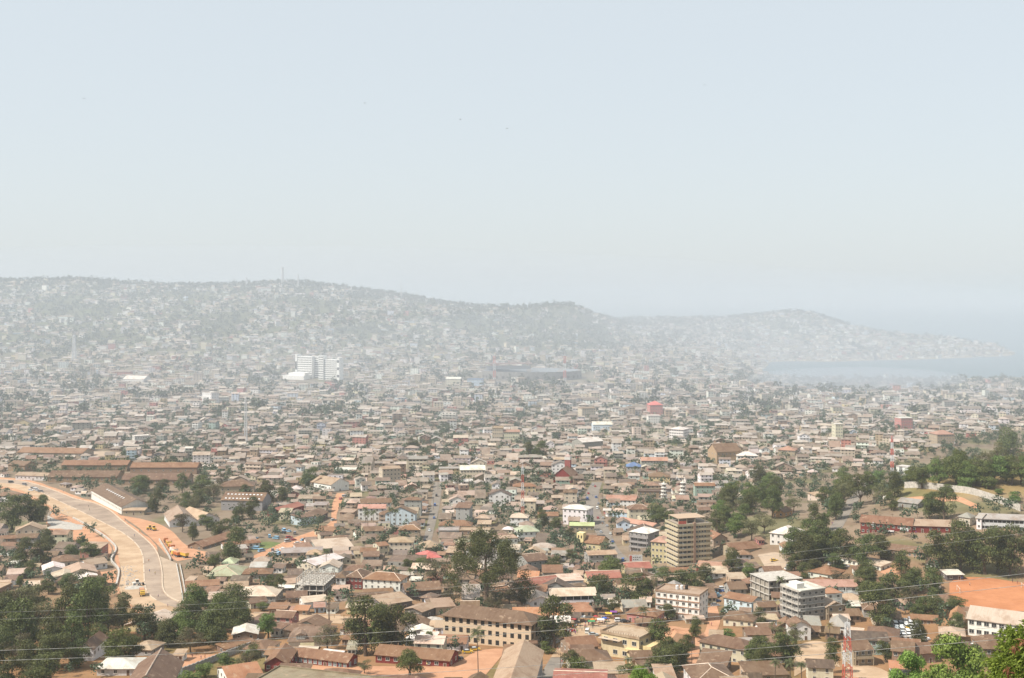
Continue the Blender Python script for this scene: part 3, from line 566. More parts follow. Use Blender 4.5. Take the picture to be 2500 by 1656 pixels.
H('timber kiosk with rusty roof on the far side of the dirt road, leftmost', (656, 1502), (698, 1502), 7, 3.2, 'shed', 0.9, wall='mud', rc='rust', nwin=2)
H('tiny low timber kiosk with pinkish roof between two larger kiosks', (700, 1502), (718, 1502), 5, 2.2, 'shed', 0.6, wall='mud', rc='pink', nwin=1)
H('timber plank kiosk with orange-tan flat roof on the far side of the dirt road', (719, 1502), (750, 1502), 6, 2.4, 'shed', 0.7, wall='tan', rc='orange', nwin=2)
H('small shop with blue shutter on the far side of the dirt road', (768, 1497), (792, 1496), 6, 2.8, 'shed', 0.6, wall='blue', rc='pink', nwin=2, ref='small shop with blue shutter')
H('brown gabled house directly in front of the concrete skeleton', (700, 1474), (748, 1472), 9, 3.2, 'gable_x', 2.0, wall='mud', rc='brown', nwin=3)
H('workshop with broad pale tan roof right of the timber kiosks', (743, 1488), (798, 1483), 10, 3.6, 'gable_x', 1.6, wall='white', rc='pale', nwin=3)
H('white three-storey block with brown hipped roof and light ridges', (886, 1450), (977, 1455), 11, 7.8, 'hip', 2.6, wall='white', rc='rust', ridge=True, floors=3, nwin=6, door=False, win='pane', ww=0.8, ref='white three-storey block')
H('dark red two-storey house with brown hipped roof left of the white block', (845, 1438), (884, 1440), 13, 6.4, 'hip', 2.6, wall='red', rc='brown', ridge=True, floors=2, nwin=4)
H('narrow white house with brown roof beside the dark red house', (820, 1440), (843, 1440), 10, 6.4, 'hip', 1.8, wall='white', rc='brown', floors=2, nwin=2)
H('garage with sagging dark brown roof and open dark front right of the white block', (992, 1466), (1078, 1462), 14, 5.0, 'gable_x', 2.6, wall='dark', rc='brown', nwin=4, ref='dark garage roof')
H('long low brown roof in front of the white three-storey block', (868, 1478), (948, 1475), 13, 3.0, 'gable_x', 1.8, wall='mud', rc='brown', nwin=4)
H('rusty patched roof tight against the white three-storey block', (888, 1462), (958, 1460), 8, 3.0, 'gable_x', 1.2, wall='mud', rc='rust', nwin=3)
H('open shed with wide pale tan lean-to roof below the dark garage', (938, 1492), (1006, 1484), 13, 3.6, 'shed', 1.4, wall='dark', rc='tan', nwin=2)
H('open market shed with tan roof on posts left of the brick school', (1030, 1510), (1066, 1500), 10, 3.8, 'gable_x', 1.2, wall='dark', rc='tan', nwin=1)
H('flat tan roof touching the back of the brick school', (1064, 1502), (1110, 1500), 12, 4.0, 'shed', 1.0, wall='tan', rc='tan', nwin=2)
H('house with bright coral red hipped roof at the foot of the left street', (1030, 1380), (1076, 1378), 14, 4.2, 'hip', 2.6, wall='tan', rc='coral', nwin=3, ref='bright coral red roof')
# red schools and the ruin on the bottom edge
bld('school_building', 'school', 'long dark red school with plain brown roof in the lower centre', (917, 1618), (1096, 1629), 11, 3.4, 'gable_x', 2.3, wall='red', rc='rust', nwin=9, ww=1.4, ref='plain red school')
bld('school_building', 'school', 'dark red school range with cream shutters facing an orange yard', (716, 1620), (848, 1631), 8, 3.3, 'gable_x', 2.0, wall='red', rc='rust', nwin=11, ww=1.3, wh=1.5, win='louvre', ref='cream-shuttered red school')
bld('school_building', 'school', 'side wing with folded brown roof joined to the cream-shuttered school', (646, 1640), (700, 1640), 17, 3.2, 'gable_y', 2.4, wall='red', rc='rust', nwin=3)
bld('school_building', 'school', 'small school block with white and red end wall between the two schools', (1068, 1588), (1136, 1590), 9, 3.4, 'gable_x', 2.0, wall='white', rc='rust', nwin=4)
H('house with rusty orange gabled roof next to the ruined slab at the bottom', (560, 1672), (640, 1664), 16, 2.6, 'gable_x', 2.4, wall='white', rc='orange', nwin=3)
bld('ruined_building', 'building', 'flat concrete slab roof overgrown with dry grass along the bottom edge', (575, 1745), (1120, 1775), 27, 6.5, 'flat', 0.7, wall='grey', rcol=(0.22, 0.185, 0.12), nwin=10, ref='overgrown slab roof')
H('pale shack with creased white roof behind the stepped wall', (568, 1564), (628, 1562), 12, 2.6, 'gable_y', 1.4, wall='mud', rc='white', nwin=2)
H('row of rusty shacks along the upper stepped wall', (552, 1594), (622, 1580), 6, 2.6, 'shed', 0.8, wall='mud', rc='rust', nwin=3)
H('small white hut with tan roof in the orange yard at lower left', (424, 1616), (446, 1616), 6, 2.6, 'shed', 0.5, wall='white', rc='tan', nwin=2)
# lower centre right
bld('school_building', 'school', 'long cream school with pale roof and open galleries behind the brick school', (1345, 1487), (1455, 1484), 11, 6.4, 'gable_x', 2.4, wall='white', rc='pale', floors=2, nwin=6, win='hole', ww=3.4, wh=1.7, door=False, ref='cream gallery school')
bld('school_building', 'school', 'gabled end wing of the cream school with pale roof', (1294, 1496), (1347, 1494), 15, 5.6, 'gable_y', 2.2, wall='white', rc='pale', floors=2, nwin=2, door=False)
H('brown sheet roof in front of the cream gallery school', (1385, 1510), (1446, 1508), 10, 3.0, 'shed', 1.4, wall='cream', rc='orange', nwin=4)
H('long reddish roof with a pale seam behind the cream gallery school', (1290, 1446), (1372, 1440), 17, 3.6, 'gable_x', 2.4, wall='pink', rc='red', ridge=True, nwin=5)
H('small white and blue house with pale roof behind the cream school', (1370, 1436), (1424, 1434), 11, 4.0, 'shed', 0.9, wall='paleblue', rc='pale', nwin=4)
H('long red-brown school roof with light ridge behind the leafy trees', (1436, 1428), (1516, 1424), 12, 3.6, 'gable_x', 2.4, wall='yellow', rc='red', ridge=True, nwin=6)
H('long red-brown roof sloping beside the curving street', (1530, 1404), (1590, 1396), 11, 3.6, 'gable_x', 2.2, wall='yellow', rc='red', ridge=True, nwin=5)
H('faded pink-walled house with brown hipped roof beside the red earth bank', (1530, 1518), (1602, 1526), 10, 4.2, 'hip', 2.2, wall='pink', rc='rust', nwin=4, ref='pink-walled house')
bld('apartment_block', 'building', 'white four-storey apartment block with brown floor bands and rooftop tanks', (1601, 1506), (1707, 1519), 13, 12.0, 'flat', 0.9, wall='white', rc='tan', floors=4, nwin=7, ww=1.3, ref='white apartment block')
bld('apartment_block', 'building', 'yellow two-storey villa with flat tan roof and railing', (1468, 1600), (1560, 1612), 13, 9.0, 'flat', 1.0, wall='yellow', wcol=(0.54, 0.45, 0.29), rc='tan', floors=2, nwin=4, ww=1.8, wh=1.6, ref='yellow two-storey villa')
H('square brown-roofed house left of the yellow villa', (1392, 1606), (1460, 1602), 13, 4.2, 'gable_x', 2.4, wall='mud', rc='rust', nwin=3)
H('cream-walled house with wide brown hipped roof in front of the yellow villa', (1392, 1642), (1492, 1640), 12, 4.4, 'hip', 2.4, wall='cream', rc='brown', nwin=4, ref='cream house below the villa')
H('rusty red roof with a white seam at the bottom edge', (1352, 1690), (1478, 1692), 16, 3.2, 'gable_x', 1.6, wall='grey', rc='red', ridge=True, nwin=4)
H('big tan gabled warehouse roof with worn patches at the bottom edge', (1196, 1720), (1296, 1722), 45, 4.6, 'gable_y', 3.6, wall='grey', rc='tan', nwin=3, ref='big tan bottom warehouse')
H('small open gatehouse on square pillars beside the tan warehouse', (1293, 1594), (1312, 1594), 4, 3.6, 'flat', 0.1, wall='grey', rc='brown', nwin=2, win='hole', ww=0.9, wh=2.6, door=False)
H('brown house with dark side wall on the red earth bank', (1640, 1588), (1668, 1592), 10, 4.0, 'gable_x', 1.8, wall='brick', rc='rust', nwin=2)
# lower right
H('pale blue two-storey house with brown roof and shuttered windows', (1768, 1495), (1835, 1501), 10, 7.4, 'gable_x', 1.6, wall='paleblue', rc='rust', floors=2, nwin=4, door=False, ref='pale blue two-storey house')
H('brown hip-roofed house in front of the pale blue house', (1766, 1528), (1838, 1530), 13, 3.6, 'hip', 2.4, wall='cream', rc='brown', nwin=4)
bld('unfinished_block', 'building', 'grey five-storey block with stacked balconies and flat pale roof', (1955, 1524), ('a', 13.5, 24), 14, 14.5, 'flat', 0.5, wall='grey', rc='white', floors=5, nwin=4, ww=1.5, ref='grey five-storey block')
H('white annex with orange flat roof joined to the grey five-storey block', (2018, 1498), (2056, 1492), 10, 9.0, 'flat', 0.2, wall='white', rc='orange', floors=3, nwin=2, door=False)
H('long cream two-storey house with brown roof at the lower right', (1708, 1606), (1822, 1620), 11, 6.6, 'hip', 2.4, wall='cream', rc='brown', floors=2, nwin=6, ref='long cream two-storey house')
H('dark brown roof filling the space below the long cream house', (1704, 1640), (1772, 1644), 12, 3.4, 'shed', 1.8, wall='mud', rc='brown', nwin=2)
H('white-walled house with brown hipped roof cut by the bottom edge', (1700, 1690), (1800, 1688), 18, 3.6, 'hip', 2.8, wall='white', rc='brown', ridge=True, nwin=5)
H('house with tan curved awning roof and balcony right of the grey block', (2018, 1514), (2062, 1508), 12, 6.0, 'gable_y', 2.0, wall='tan', rc='tan', floors=2, nwin=2, balcony=True)
H('dusty grey arched-roof store above the lattice tower', (2024, 1548), (2066, 1550), 12, 3.8, 'hip', 3.0, wall='white', rc='grey', nwin=2)
H('small brown gabled house with orange front below the grey block', (1900, 1545), (1938, 1545), 9, 3.0, 'gable_y', 2.0, wall='mud', rc='rust', nwin=1)
H('yellow shop front squeezed between the concrete frame and the grey block', (1886, 1485), (1925, 1482), 9, 5.4, 'gable_x', 1.4, wall='yellow', rc='brown', floors=2, nwin=3)
H('large dark brown roof beside the tightly packed white cars', (2118, 1574), (2192, 1576), 14, 3.8, 'hip', 2.2, wall='mud', rc='brown', nwin=4, ref='car-park brown roof')
H('two-storey brown house with timber balcony at lower right', (2084, 1626), (2130, 1624), 12, 6.2, 'gable_x', 1.8, wall='tan', rc='brown', floors=2, nwin=3, balcony=True)
H('two-storey brown house with deep shaded balcony below the white cars', (2178, 1626), (2230, 1628), 13, 6.0, 'gable_x', 2.0, wall='mud', rc='brown', floors=2, nwin=3, balcony=True, ref='brown house with shaded balcony')
H('brown-roofed house right of the shaded balcony house', (2236, 1622), (2284, 1618), 12, 4.2, 'gable_x', 2.2, wall='mud', rc='brown', nwin=2)
H('small white house with orange and white roof near the bottom right', (2174, 1650), (2236, 1652), 8, 3.2, 'gable_x', 1.4, wall='white', rc='orange', nwin=4, ref='small orange-roofed house')
H('low brown roof behind the leafy bottom tree', (2310, 1606), (2382, 1606), 11, 3.4, 'hip', 1.6, wall='mud', rc='brown', nwin=3)
H('round-edged dark brown roof with pale spots right of the filling station', (2402, 1604), (2476, 1606), 16, 3.4, 'hip', 2.6, wall='mud', rc='brown', nwin=3)
bld('assembly_hall', 'hall', 'long white hall with stained pale roof beside the red football pitch', (2363, 1551), (2530, 1574), 15, 7.2, 'gable_x', 3.6, wall='white', rc='pale', floors=2, nwin=9, ww=1.8, wh=1.6, door=False, ref='long white hall')
H('cream gable-ended house with orange roof left of the white hall', (2318, 1538), (2350, 1540), 14, 5.0, 'gable_y', 2.2, wall='cream', rc='orange', nwin=2, ref='cream gabled house')
H('row of low brown stalls behind the packed white cars', (2226, 1526), (2292, 1522), 7, 2.8, 'gable_x', 1.2, wall='mud', rc='rust', nwin=4)
H('open white shed by the top left corner of the red pitch', (2312, 1418), (2352, 1416), 7, 3.0, 'shed', 0.8, wall='dark', rc='white', nwin=2, ref='pitch-corner shed')
H('small brown-roofed hut under trees left of the pitch', (2206, 1492), (2252, 1484), 9, 3.2, 'gable_x', 1.4, wall='dark', rc='tan', nwin=2)
bld('school_building', 'school', 'long white school block with grey roof on the terrace at the right edge', (2394, 1292), (2520, 1300), 10, 6.6, 'gable_x', 2.0, wall='white', rc='grey', floors=2, nwin=12, win='hole', ww=2.0, wh=1.4, door=False, ref='white terrace school')
bld('school_building', 'school', 'white gabled stair block joined to the left end of the terrace school', (2384, 1292), (2396, 1293), 9, 6.4, 'gable_x', 1.8, wall='white', rc='grey', floors=2, nwin=1, door=False)
H('small square white kiosk with pyramid roof left of the terrace school', (2340, 1284), (2368, 1286), 7, 5.4, 'hip', 2.2, wall='cream', rc='grey', nwin=2)
H('tan-roofed hall joined to the right end of the red church', (2222, 1300), (2322, 1300), 13, 4.0, 'gable_x', 2.4, wall='red', rc='tan', nwin=5, ref='tan-roofed church hall')
H('grey shed with patched roof on the hill above the red church', (2192, 1238), (2240, 1242), 12, 3.4, 'gable_x', 1.8, wall='grey', rc='grey', nwin=2)
H('small cream tin hut on the hill beside the wooded road', (2130, 1226), (2152, 1226), 7, 3.0, 'gable_y', 1.2, wall='cream', rc='white', nwin=1)
H('white house with pale hipped roof and pink right slope left of the trees', (1880, 1330), ('a', 13.5, -34), 17, 7.0, 'hip', 3.2, wall='white', rc='white', floors=2, nwin=4, door=False, ref='pale-hipped white house')
H('long low white market shed behind the parked cars at right', (2034, 1372), (2150, 1394), 8, 3.2, 'shed', 1.0, wall='white', rc='pale', nwin=10, ref='long white shed')
H('long low brown-roofed workshop below the red church', (2165, 1352), (2252, 1366), 10, 3.4, 'gable_x', 2.0, wall='brick', rc='brown', nwin=7)
H('small white hut with brown roof at the end of the brown workshop', (2262, 1386), (2284, 1390), 8, 3.4, 'gable_x', 1.4, wall='white', rc='brown', nwin=2)
H('house with red-brown hipped roof left of the crowded white cars at right', (1972, 1410), (2034, 1414), 14, 3.4, 'hip', 2.4, wall='white', rc='rust', nwin=3)
H('brown house with hipped roof below the red-brown hip at right', (1980, 1438), (2030, 1436), 11, 3.2, 'hip', 2.0, wall='mud', rc='rust', nwin=3)
H('long pale-roofed warehouse slanting up the wooded slope behind the tower', (1752, 1266), (1846, 1222), 12, 5.0, 'gable_x', 1.6, wall='tan', rc='pale', nwin=9, ref='pale slanting warehouse')
H('red-orange long roof at the foot of the ten-storey tower', (1700, 1396), (1784, 1390), 8, 3.0, 'shed', 1.4, wall='red', rc='pink', nwin=5)
H('rust-striped long roof right of the ten-storey tower', (1790, 1362), (1856, 1340), 14, 4.4, 'gable_x', 2.4, wall='tan', rc='rust', nwin=5)
H('curved brown-white roof just right of the ten-storey tower', (1742, 1336), (1776, 1324), 16, 5.0, 'gable_y', 2.6, wall='tan', rc='rust', nwin=2)
H('cream house with red front and brown roof in the wooded right suburb', (1884, 1262), (1914, 1264), 10, 4.0, 'gable_y', 2.0, wall='orange', rc='brown', nwin=2)
H('cream house with tan roof beside the wooded hill road', (1972, 1222), (2014, 1222), 12, 5.5, 'hip', 1.8, wall='cream', rc='tan', floors=2, nwin=3)
# centre, around the two streets
H('white three-storey villa with pale roof left of the wide street', (1374, 1280), (1432, 1284), 14, 11.5, 'hip', 2.2, wall='white', rc='white', floors=3, nwin=5, door=False, ref='white three-storey villa')
H('two-storey house with pale green hipped roof and white balconies', (1266, 1322), (1316, 1322), 13, 6.8, 'hip', 3.0, wall='white', rc='green', floors=2, nwin=4, balcony=True, ref='pale green roof house')
H('two-storey house with flat lime green roof left of the wide street', (1392, 1316), (1450, 1316), 10, 9.0, 'gable_x', 1.4, wall='tan', rc='lime', floors=2, nwin=5, ref='lime green roof')
H('cream house with long pinkish red roof right of the wide street', (1480, 1238), (1552, 1238), 12, 6.0, 'gable_x', 2.6, wall='white', rc='pink', floors=2, nwin=7, ref='long pinkish red roof')
H('white row with red roof left of the ten-storey tower', (1508, 1288), (1592, 1290), 9, 5.0, 'gable_x', 1.8, wall='white', rc='pink', floors=1, nwin=6)
H('light blue row house right of the wide street', (1496, 1266), (1560, 1268), 10, 5.6, 'gable_x', 1.4, wall='blue', rc='pale', floors=2, nwin=6)
bld('apartment_block', 'building', 'yellow four-storey block with pinkish roof touching the ten-storey tower', (1590, 1378), (1628, 1374), 15, 13.5, 'hip', 1.8, wall='yellow', rc='pink', floors=4, nwin=4, ref='yellow four-storey block')
H('grey concrete four-storey frame house with white pyramid roof left of the tower', (1538, 1346), (1582, 1346), 14, 12.5, 'hip', 2.6, wall='grey', rc='white', floors=4, nwin=4, balcony=True, ref='grey frame house')
H('brown house with tan sheet roof at the foot of the wide street', (1438, 1380), (1506, 1376), 12, 6.0, 'gable_x', 1.2, wall='grey', rc='tan', floors=2, nwin=5)
H('brown gabled house with pale side wall left of the leafy bright tree', (1288, 1398), (1338, 1396), 16, 7.0, 'gable_x', 2.4, wall='grey', rc='brown', floors=2, nwin=4, ridge=True)
H('white wide house with faded frieze right of the big bare tree', (1214, 1340), (1264, 1340), 12, 6.5, 'flat', 0.6, wall='white', rc='tan', floors=2, nwin=5)
H('white two-storey house with brown roof in the shanty quarter', (882, 1248), (955, 1246), 10, 6.2, 'gable_x', 2.4, wall='white', rc='brown', floors=2, nwin=7, ref='white shanty-quarter house')
H('cream two-storey house with tan hipped roof left of the left street foot', (950, 1350), (1008, 1350), 12, 6.6, 'hip', 2.2, wall='cream', rc='tan', floors=2, nwin=5, ref='cream left-street house')
H('cream gabled annex beside the cream house at the left street foot', (926, 1358), (948, 1356), 11, 6.2, 'gable_x', 1.2, wall='cream', rc='rust', floors=2, nwin=2)
H('tan house with yellowish roof on the right side of the left street foot', (1038, 1356), (1078, 1354), 13, 5.0, 'hip', 2.6, wall='tan', rc='tan', nwin=3)
H('red-walled shed with maroon roof beside the dirt road bend', (686, 1262), (742, 1248), 12, 4.6, 'gable_x', 2.0, wall='red', rc='red', nwin=4, ref='red-walled shed')
H('white house with blue mural wall inside the bend of the dirt road', (734, 1284), (772, 1278), 11, 5.6, 'shed', 1.0, wall='paleblue', rc='brown', floors=2, nwin=3)
H('brown warehouse roof right of the white mural house', (772, 1278), (800, 1264), 14, 4.4, 'gable_x', 2.6, wall='dark', rc='brown', nwin=3)
H('cream long bungalow with rusty roof below the dirt road bend', (768, 1306), (826, 1310), 10, 3.6, 'gable_x', 1.8, wall='cream', rc='rust', nwin=6)
H('wide patchwork of pale sheets over the low market behind the skeleton', (776, 1352), (862, 1346), 20, 3.0, 'shed', 1.6, wall='grey', rc='pale', nwin=4)
bld('warehouse', 'warehouse', 'twin-gabled warehouse, darker left half, beside the big round tree', (762, 1196), (806, 1194), 20, 6.0, 'gable_y', 4.0, wall='tan', rc='brown', nwin=3, ref='twin-gabled warehouse')
bld('warehouse', 'warehouse', 'pale grey gabled warehouse right of the darker twin', (808, 1202), (852, 1196), 26, 6.5, 'gable_y', 4.4, wall='white', rc='tan', nwin=3)
# industrial left
bld('warehouse', 'warehouse', 'very long brown-roofed shed at left behind the highway, nearer row', (116, 1178), (284, 1178), 22, 5.0, 'gable_x', 4.0, wall='mud', rc='brown', nwin=12, ref='very long brown shed')
bld('warehouse', 'warehouse', 'very long brown-roofed shed right of its twin behind the highway', (296, 1185), (456, 1185), 22, 5.0, 'gable_x', 4.0, wall='mud', rc='brown', nwin=12)
bld('warehouse', 'warehouse', 'long pale brown roof just behind the very long sheds', (150, 1152), (310, 1152), 18, 6.5, 'gable_x', 3.4, wall='mud', rc='rust', nwin=9)
bld('warehouse', 'warehouse', 'paler long roof behind the right twin shed', (318, 1158), (480, 1158), 18, 6.5, 'gable_x', 3.4, wall='mud', rc='rust', nwin=9)
bld('warehouse', 'warehouse', 'big brown-roofed warehouse with white gable end beside the highway', (297, 1256), (370, 1250), 92, 6.0, 'gable_y', 4.6, wall='white', rc='brown', nwin=5, ref='big brown highway warehouse')
bld('warehouse', 'warehouse', 'tan gabled warehouse, left half of a white-fronted pair', (414, 1288), (480, 1284), 34, 4.4, 'gable_y', 5.2, wall='white', rc='tan', nwin=3, ref='tan warehouse pair')
bld('warehouse', 'warehouse', 'tan gabled warehouse, right half of a white-fronted pair', (481, 1284), (536, 1278), 32, 4.2, 'gable_y', 4.2, wall='white', rc='tan', nwin=3)
bld('warehouse', 'warehouse', 'grey warehouse with dark brown roof and rows of skylight dots', (540, 1246), (640, 1248), 20, 8.0, 'gable_x', 4.5, wall='grey', rc='brown', nwin=8, ref='skylight warehouse')
bld('warehouse', 'warehouse', 'brown hip roof behind the grey skylight warehouse', (536, 1206), (620, 1204), 20, 6.0, 'hip', 4.0, wall='tan', rc='brown', nwin=6)
bld('warehouse', 'warehouse', 'long round-backed brown shed above the leafy yard', (495, 1342), (590, 1314), 11, 3.0, 'gable_x', 2.4, wall='mud', rc='rust', nwin=8, ref='round-backed brown shed')
H('white bungalow row with many windows left of the very long sheds', (38, 1172), (114, 1174), 12, 4.5, 'gable_x', 2.0, wall='white', rc='tan', nwin=8, ref='white bungalow row')
bld('warehouse', 'warehouse', 'wide low reddish school roofs above the very long sheds', (42, 1116), (200, 1118), 26, 5.0, 'gable_x', 4.0, wall='tan', rc='rust', nwin=12)
H('brown barn at the left edge above the white bungalow row', (20, 1150), (60, 1152), 16, 6.0, 'gable_x', 3.2, wall='mud', rc='brown', nwin=4)
H('small tan porch roof against the white gable of the highway warehouse', (300, 1258), (352, 1258), 6, 3.6, 'shed', 0.8, wall='tan', rc='tan', nwin=3)
# mid distance marks
H('white house of many arches at mid left', (329, 1082), (366, 1080), 14, 7.5, 'flat', 0.8, wall='white', rc='white', floors=2, nwin=6, ref='white arched house')
bld('hall', 'hall', 'white five-storey hall with long low wing at mid left', (494, 988), (516, 990), 14, 19, 'flat', 1.2, wall='white', rc='white', floors=4, nwin=5, ref='white tall hall')
bld('hall', 'hall', 'long low white wing right of the white five-storey hall', (517, 989), (560, 986), 12, 11, 'flat', 0.6, wall='white', rc='white', floors=3, nwin=12)
H('white broad gabled hall at the foot of the left hills', (300, 936), (350, 938), 26, 9, 'gable_x', 6, wall='white', rc='white', nwin=8)
H('pale cream long roof hall in the centre', (1124, 1168), (1184, 1168), 16, 8, 'gable_x', 3.0, wall='cream', rc='white', floors=2, nwin=8, ref='cream hall in the centre')
H('cream four-storey house with tan roof in the centre left', (934, 1184), (978, 1182), 14, 14, 'gable_x', 1.4, wall='cream', rc='tan', floors=4, nwin=5, ref='cream four-storey house')
H('cream open-gallery house with grey flat roof in the centre', (980, 1146), (1042, 1146), 14, 10, 'shed', 1.0, wall='cream', rc='grey', floors=3, nwin=7, win='hole', ww=2.6, door=False)
bld('apartment_block', 'building', 'white five-storey block with square windows in the middle distance', (1421, 1025), (1454, 1024), 16, 15, 'flat', 1.0, wall='cream', rc='tan', floors=5, nwin=6, ref='white five-storey block')
bld('apartment_block', 'building', 'pink block with red hipped roof in the middle distance', (1587, 1018), (1618, 1018), 18, 17, 'hip', 5.0, wall='pink', rc='coral', floors=4, nwin=5, ref='pink block with red roof')
bld('apartment_block', 'building', 'white block in front of the pink red-roofed block', (1583, 1040), (1612, 1040), 14, 13, 'flat', 0.8, wall='white', rc='white', floors=4, nwin=5)
bld('apartment_block', 'building', 'white open-frame four-storey block with pale roof right of centre', (1634, 1074), (1668, 1076), 18, 13, 'hip', 2.5, wall='white', rc='white', floors=4, nwin=6, win='hole', ww=2, door=False, ref='white open-frame block')
bld('hall', 'hall', 'blue-white hall with white roof in the middle distance', (1448, 1054), (1495, 1054), 18, 9, 'gable_x', 3.0, wall='paleblue', rc='white', nwin=8)
bld('hall', 'hall', 'grey-white hall with pale sheet roof near the centre', (1422, 1100), (1472, 1096), 20, 9, 'gable_x', 3.4, wall='grey', rc='white', floors=2, nwin=7)
bld('apartment_block', 'building', 'cream ornate block left of the white five-storey block', (1202, 1082), (1228, 1082), 18, 17, 'flat', 1.0, wall='cream', rc='tan', floors=4, nwin=5)
bld('apartment_block', 'building', 'cream pink-tinted block beside the cream ornate block', (1230, 1082), (1268, 1082), 16, 13, 'gable_x', 1.8, wall='cream', rc='pink', floors=3, nwin=7)
H('house with vivid blue hipped roof beyond the red church', (1530, 1160), (1564, 1160), 14, 8, 'hip', 3.4, wall='grey', rc='blue', floors=2, nwin=4, ref='vivid blue roof')
H('cream house with brown hipped roof right of the vivid blue roof', (1584, 1184), (1636, 1184), 16, 7.5, 'hip', 3.0, wall='yellow', rc='brown', floors=2, nwin=6)
H('long pinkish red roof beyond the vivid blue roof', (1566, 1142), (1630, 1142), 12, 7, 'gable_x', 2.6, wall='grey', rc='pink', floors=2, nwin=9)
bld('church', 'church', 'tall brown-roofed stone church at right of centre', (1728, 1126), (1750, 1132), 26, 12, 'gable_y', 7, wall='brick', rc='brown', floors=2, nwin=3, ref='tall brown stone church')
H('white open pavilion with pale roof right of the stone church', (1800, 1132), (1850, 1132), 18, 8, 'hip', 3, wall='white', rc='white', floors=2, nwin=6, win='hole', ww=2.2)
H('pink four-storey block far right of centre', (2200, 1052), (2228, 1052), 16, 16, 'flat', 1, wall='pink', rc='white', floors=4, nwin=5, ref='pink block at far right')
H('orange-roofed tall house above the hill trees at right', (2288, 1090), (2330, 1090), 18, 14, 'hip', 4, wall='tan', rc='pink', floors=4, nwin=6)
H('two-storey house with pinkish hipped roof left of the radio mast', (1900, 1122), (1940, 1124), 16, 10, 'hip', 3.4, wall='tan', rc='pink', floors=3, nwin=5)
H('cream tower-like block with open side at mid right', (2040, 1076), (2058, 1076), 14, 19, 'flat', 1, wall='cream', rc='white', floors=5, nwin=3, ref='cream tower-like block')
H('white slab house just behind the hill trees at the radio mast', (2188, 1156), (2216, 1160), 12, 7, 'flat', 0.5, wall='white', rc='white', nwin=3)
H('dark red-brown house half behind the big tree at the right edge', (2480, 1126), (2540, 1128), 16, 8, 'gable_x', 3, wall='red', rc='rust', nwin=4)
bld('hall', 'hall', 'blue-fronted low hall left of the stadium', (1140, 945), (1178, 945), 20, 14, 'flat', 0.8, wall='blue', rc='blue', floors=3, nwin=8)
bld('hall', 'hall', 'cream long hall left of the stadium', (1088, 942), (1124, 942), 20, 13, 'gable_x', 3, wall='cream', rc='white', floors=3, nwin=7)
bld('hilltop_building', 'building', 'long white building crowning the far hilltop', (1917, 763), (1968, 764), 40, 14, 'flat', 2, wall='white', rc='white', floors=3, nwin=10)
# ------------------------------------------------------------------ one-of-a-kind structures
def brick_mat():
    m, n, o = newmat('block_masonry'); tc = node(n, 'ShaderNodeTexCoord').outputs['Object']
    sp = n.nodes.new('ShaderNodeSeparateXYZ'); n.links.new(tc, sp.inputs[0]); ad = n.nodes.new('ShaderNodeMath'); n.links.new(sp.outputs[0], ad.inputs[0]); n.links.new(sp.outputs[1], ad.inputs[1])
    cb = n.nodes.new('ShaderNodeCombineXYZ'); n.links.new(ad.outputs[0], cb.inputs[0]); n.links.new(sp.outputs[2], cb.inputs[1])
    bt = n.nodes.new('ShaderNodeTexBrick'); bt.inputs['Scale'].default_value = 1.1; bt.inputs['Color1'].default_value = (0.56, 0.425, 0.29, 1); bt.inputs['Color2'].default_value = (0.45, 0.33, 0.22, 1); bt.inputs['Mortar'].default_value = (0.58, 0.48, 0.36, 1); bt.inputs['Mortar Size'].default_value = 0.03
    n.links.new(cb.outputs[0], bt.inputs['Vector']); c = mixc(n, ramp(n, noise(n, tc, 0.4, 4), 0.45, 0.7, 0, 0.5), bt.outputs['Color'], (0.47, 0.38, 0.28)); bsdf(n, o, c, 0.95, 0.1); return m
M['brick'] = brick_mat()
bld('school_building', 'school', 'three-storey bare brick school with brown hipped roof and empty dark windows', (1082, 1566), (1296, 1585), 13, 11.2, 'hip', 3.4, rc='brown', floors=3, nwin=12, win='hole', ww=1.6, wh=2.0, door=False, ov=1.1, mats={'wall': M['brick']}, ref='three-storey brick school')
def frame(A, B):
    a = G(*A); b = G(*B) if B[0] != 'a' else a + Vector((math.cos(R(B[2])), math.sin(R(B[2])), 0)) * B[1]; d = b - a; d.z = 0; return a, b, d.length, math.atan2(d.y, d.x)
def site(name, A, B, D):
    a, b, L, ang = frame(A, B); nn = Vector((-math.sin(ang), math.cos(ang), 0)); c = (a + b) / 2 + nn * D / 2
    r = empty(name, (c.x, c.y, min(a.z, b.z)), ang); xs, ys = rectpts(c.x, c.y, L, D, ang, 0.8); mark(xs, ys); return r, L
def part(name, mat, parent, boxes, color=None):
    mb = MB()
    for b_ in boxes: mb.box(*b_)
    o = mb.build(name, mat, parent)
    if color: o.color = (*color, 1)
    return o
def tagpx(r, label, cat, hh=5, ref=None, group=None):
    px, py = proj(r.location.x, r.location.y, r.location.z + hh); tag(r, label, cat, group, (px, py))
    if ref: LAND.append((px, py, ref))
    return r
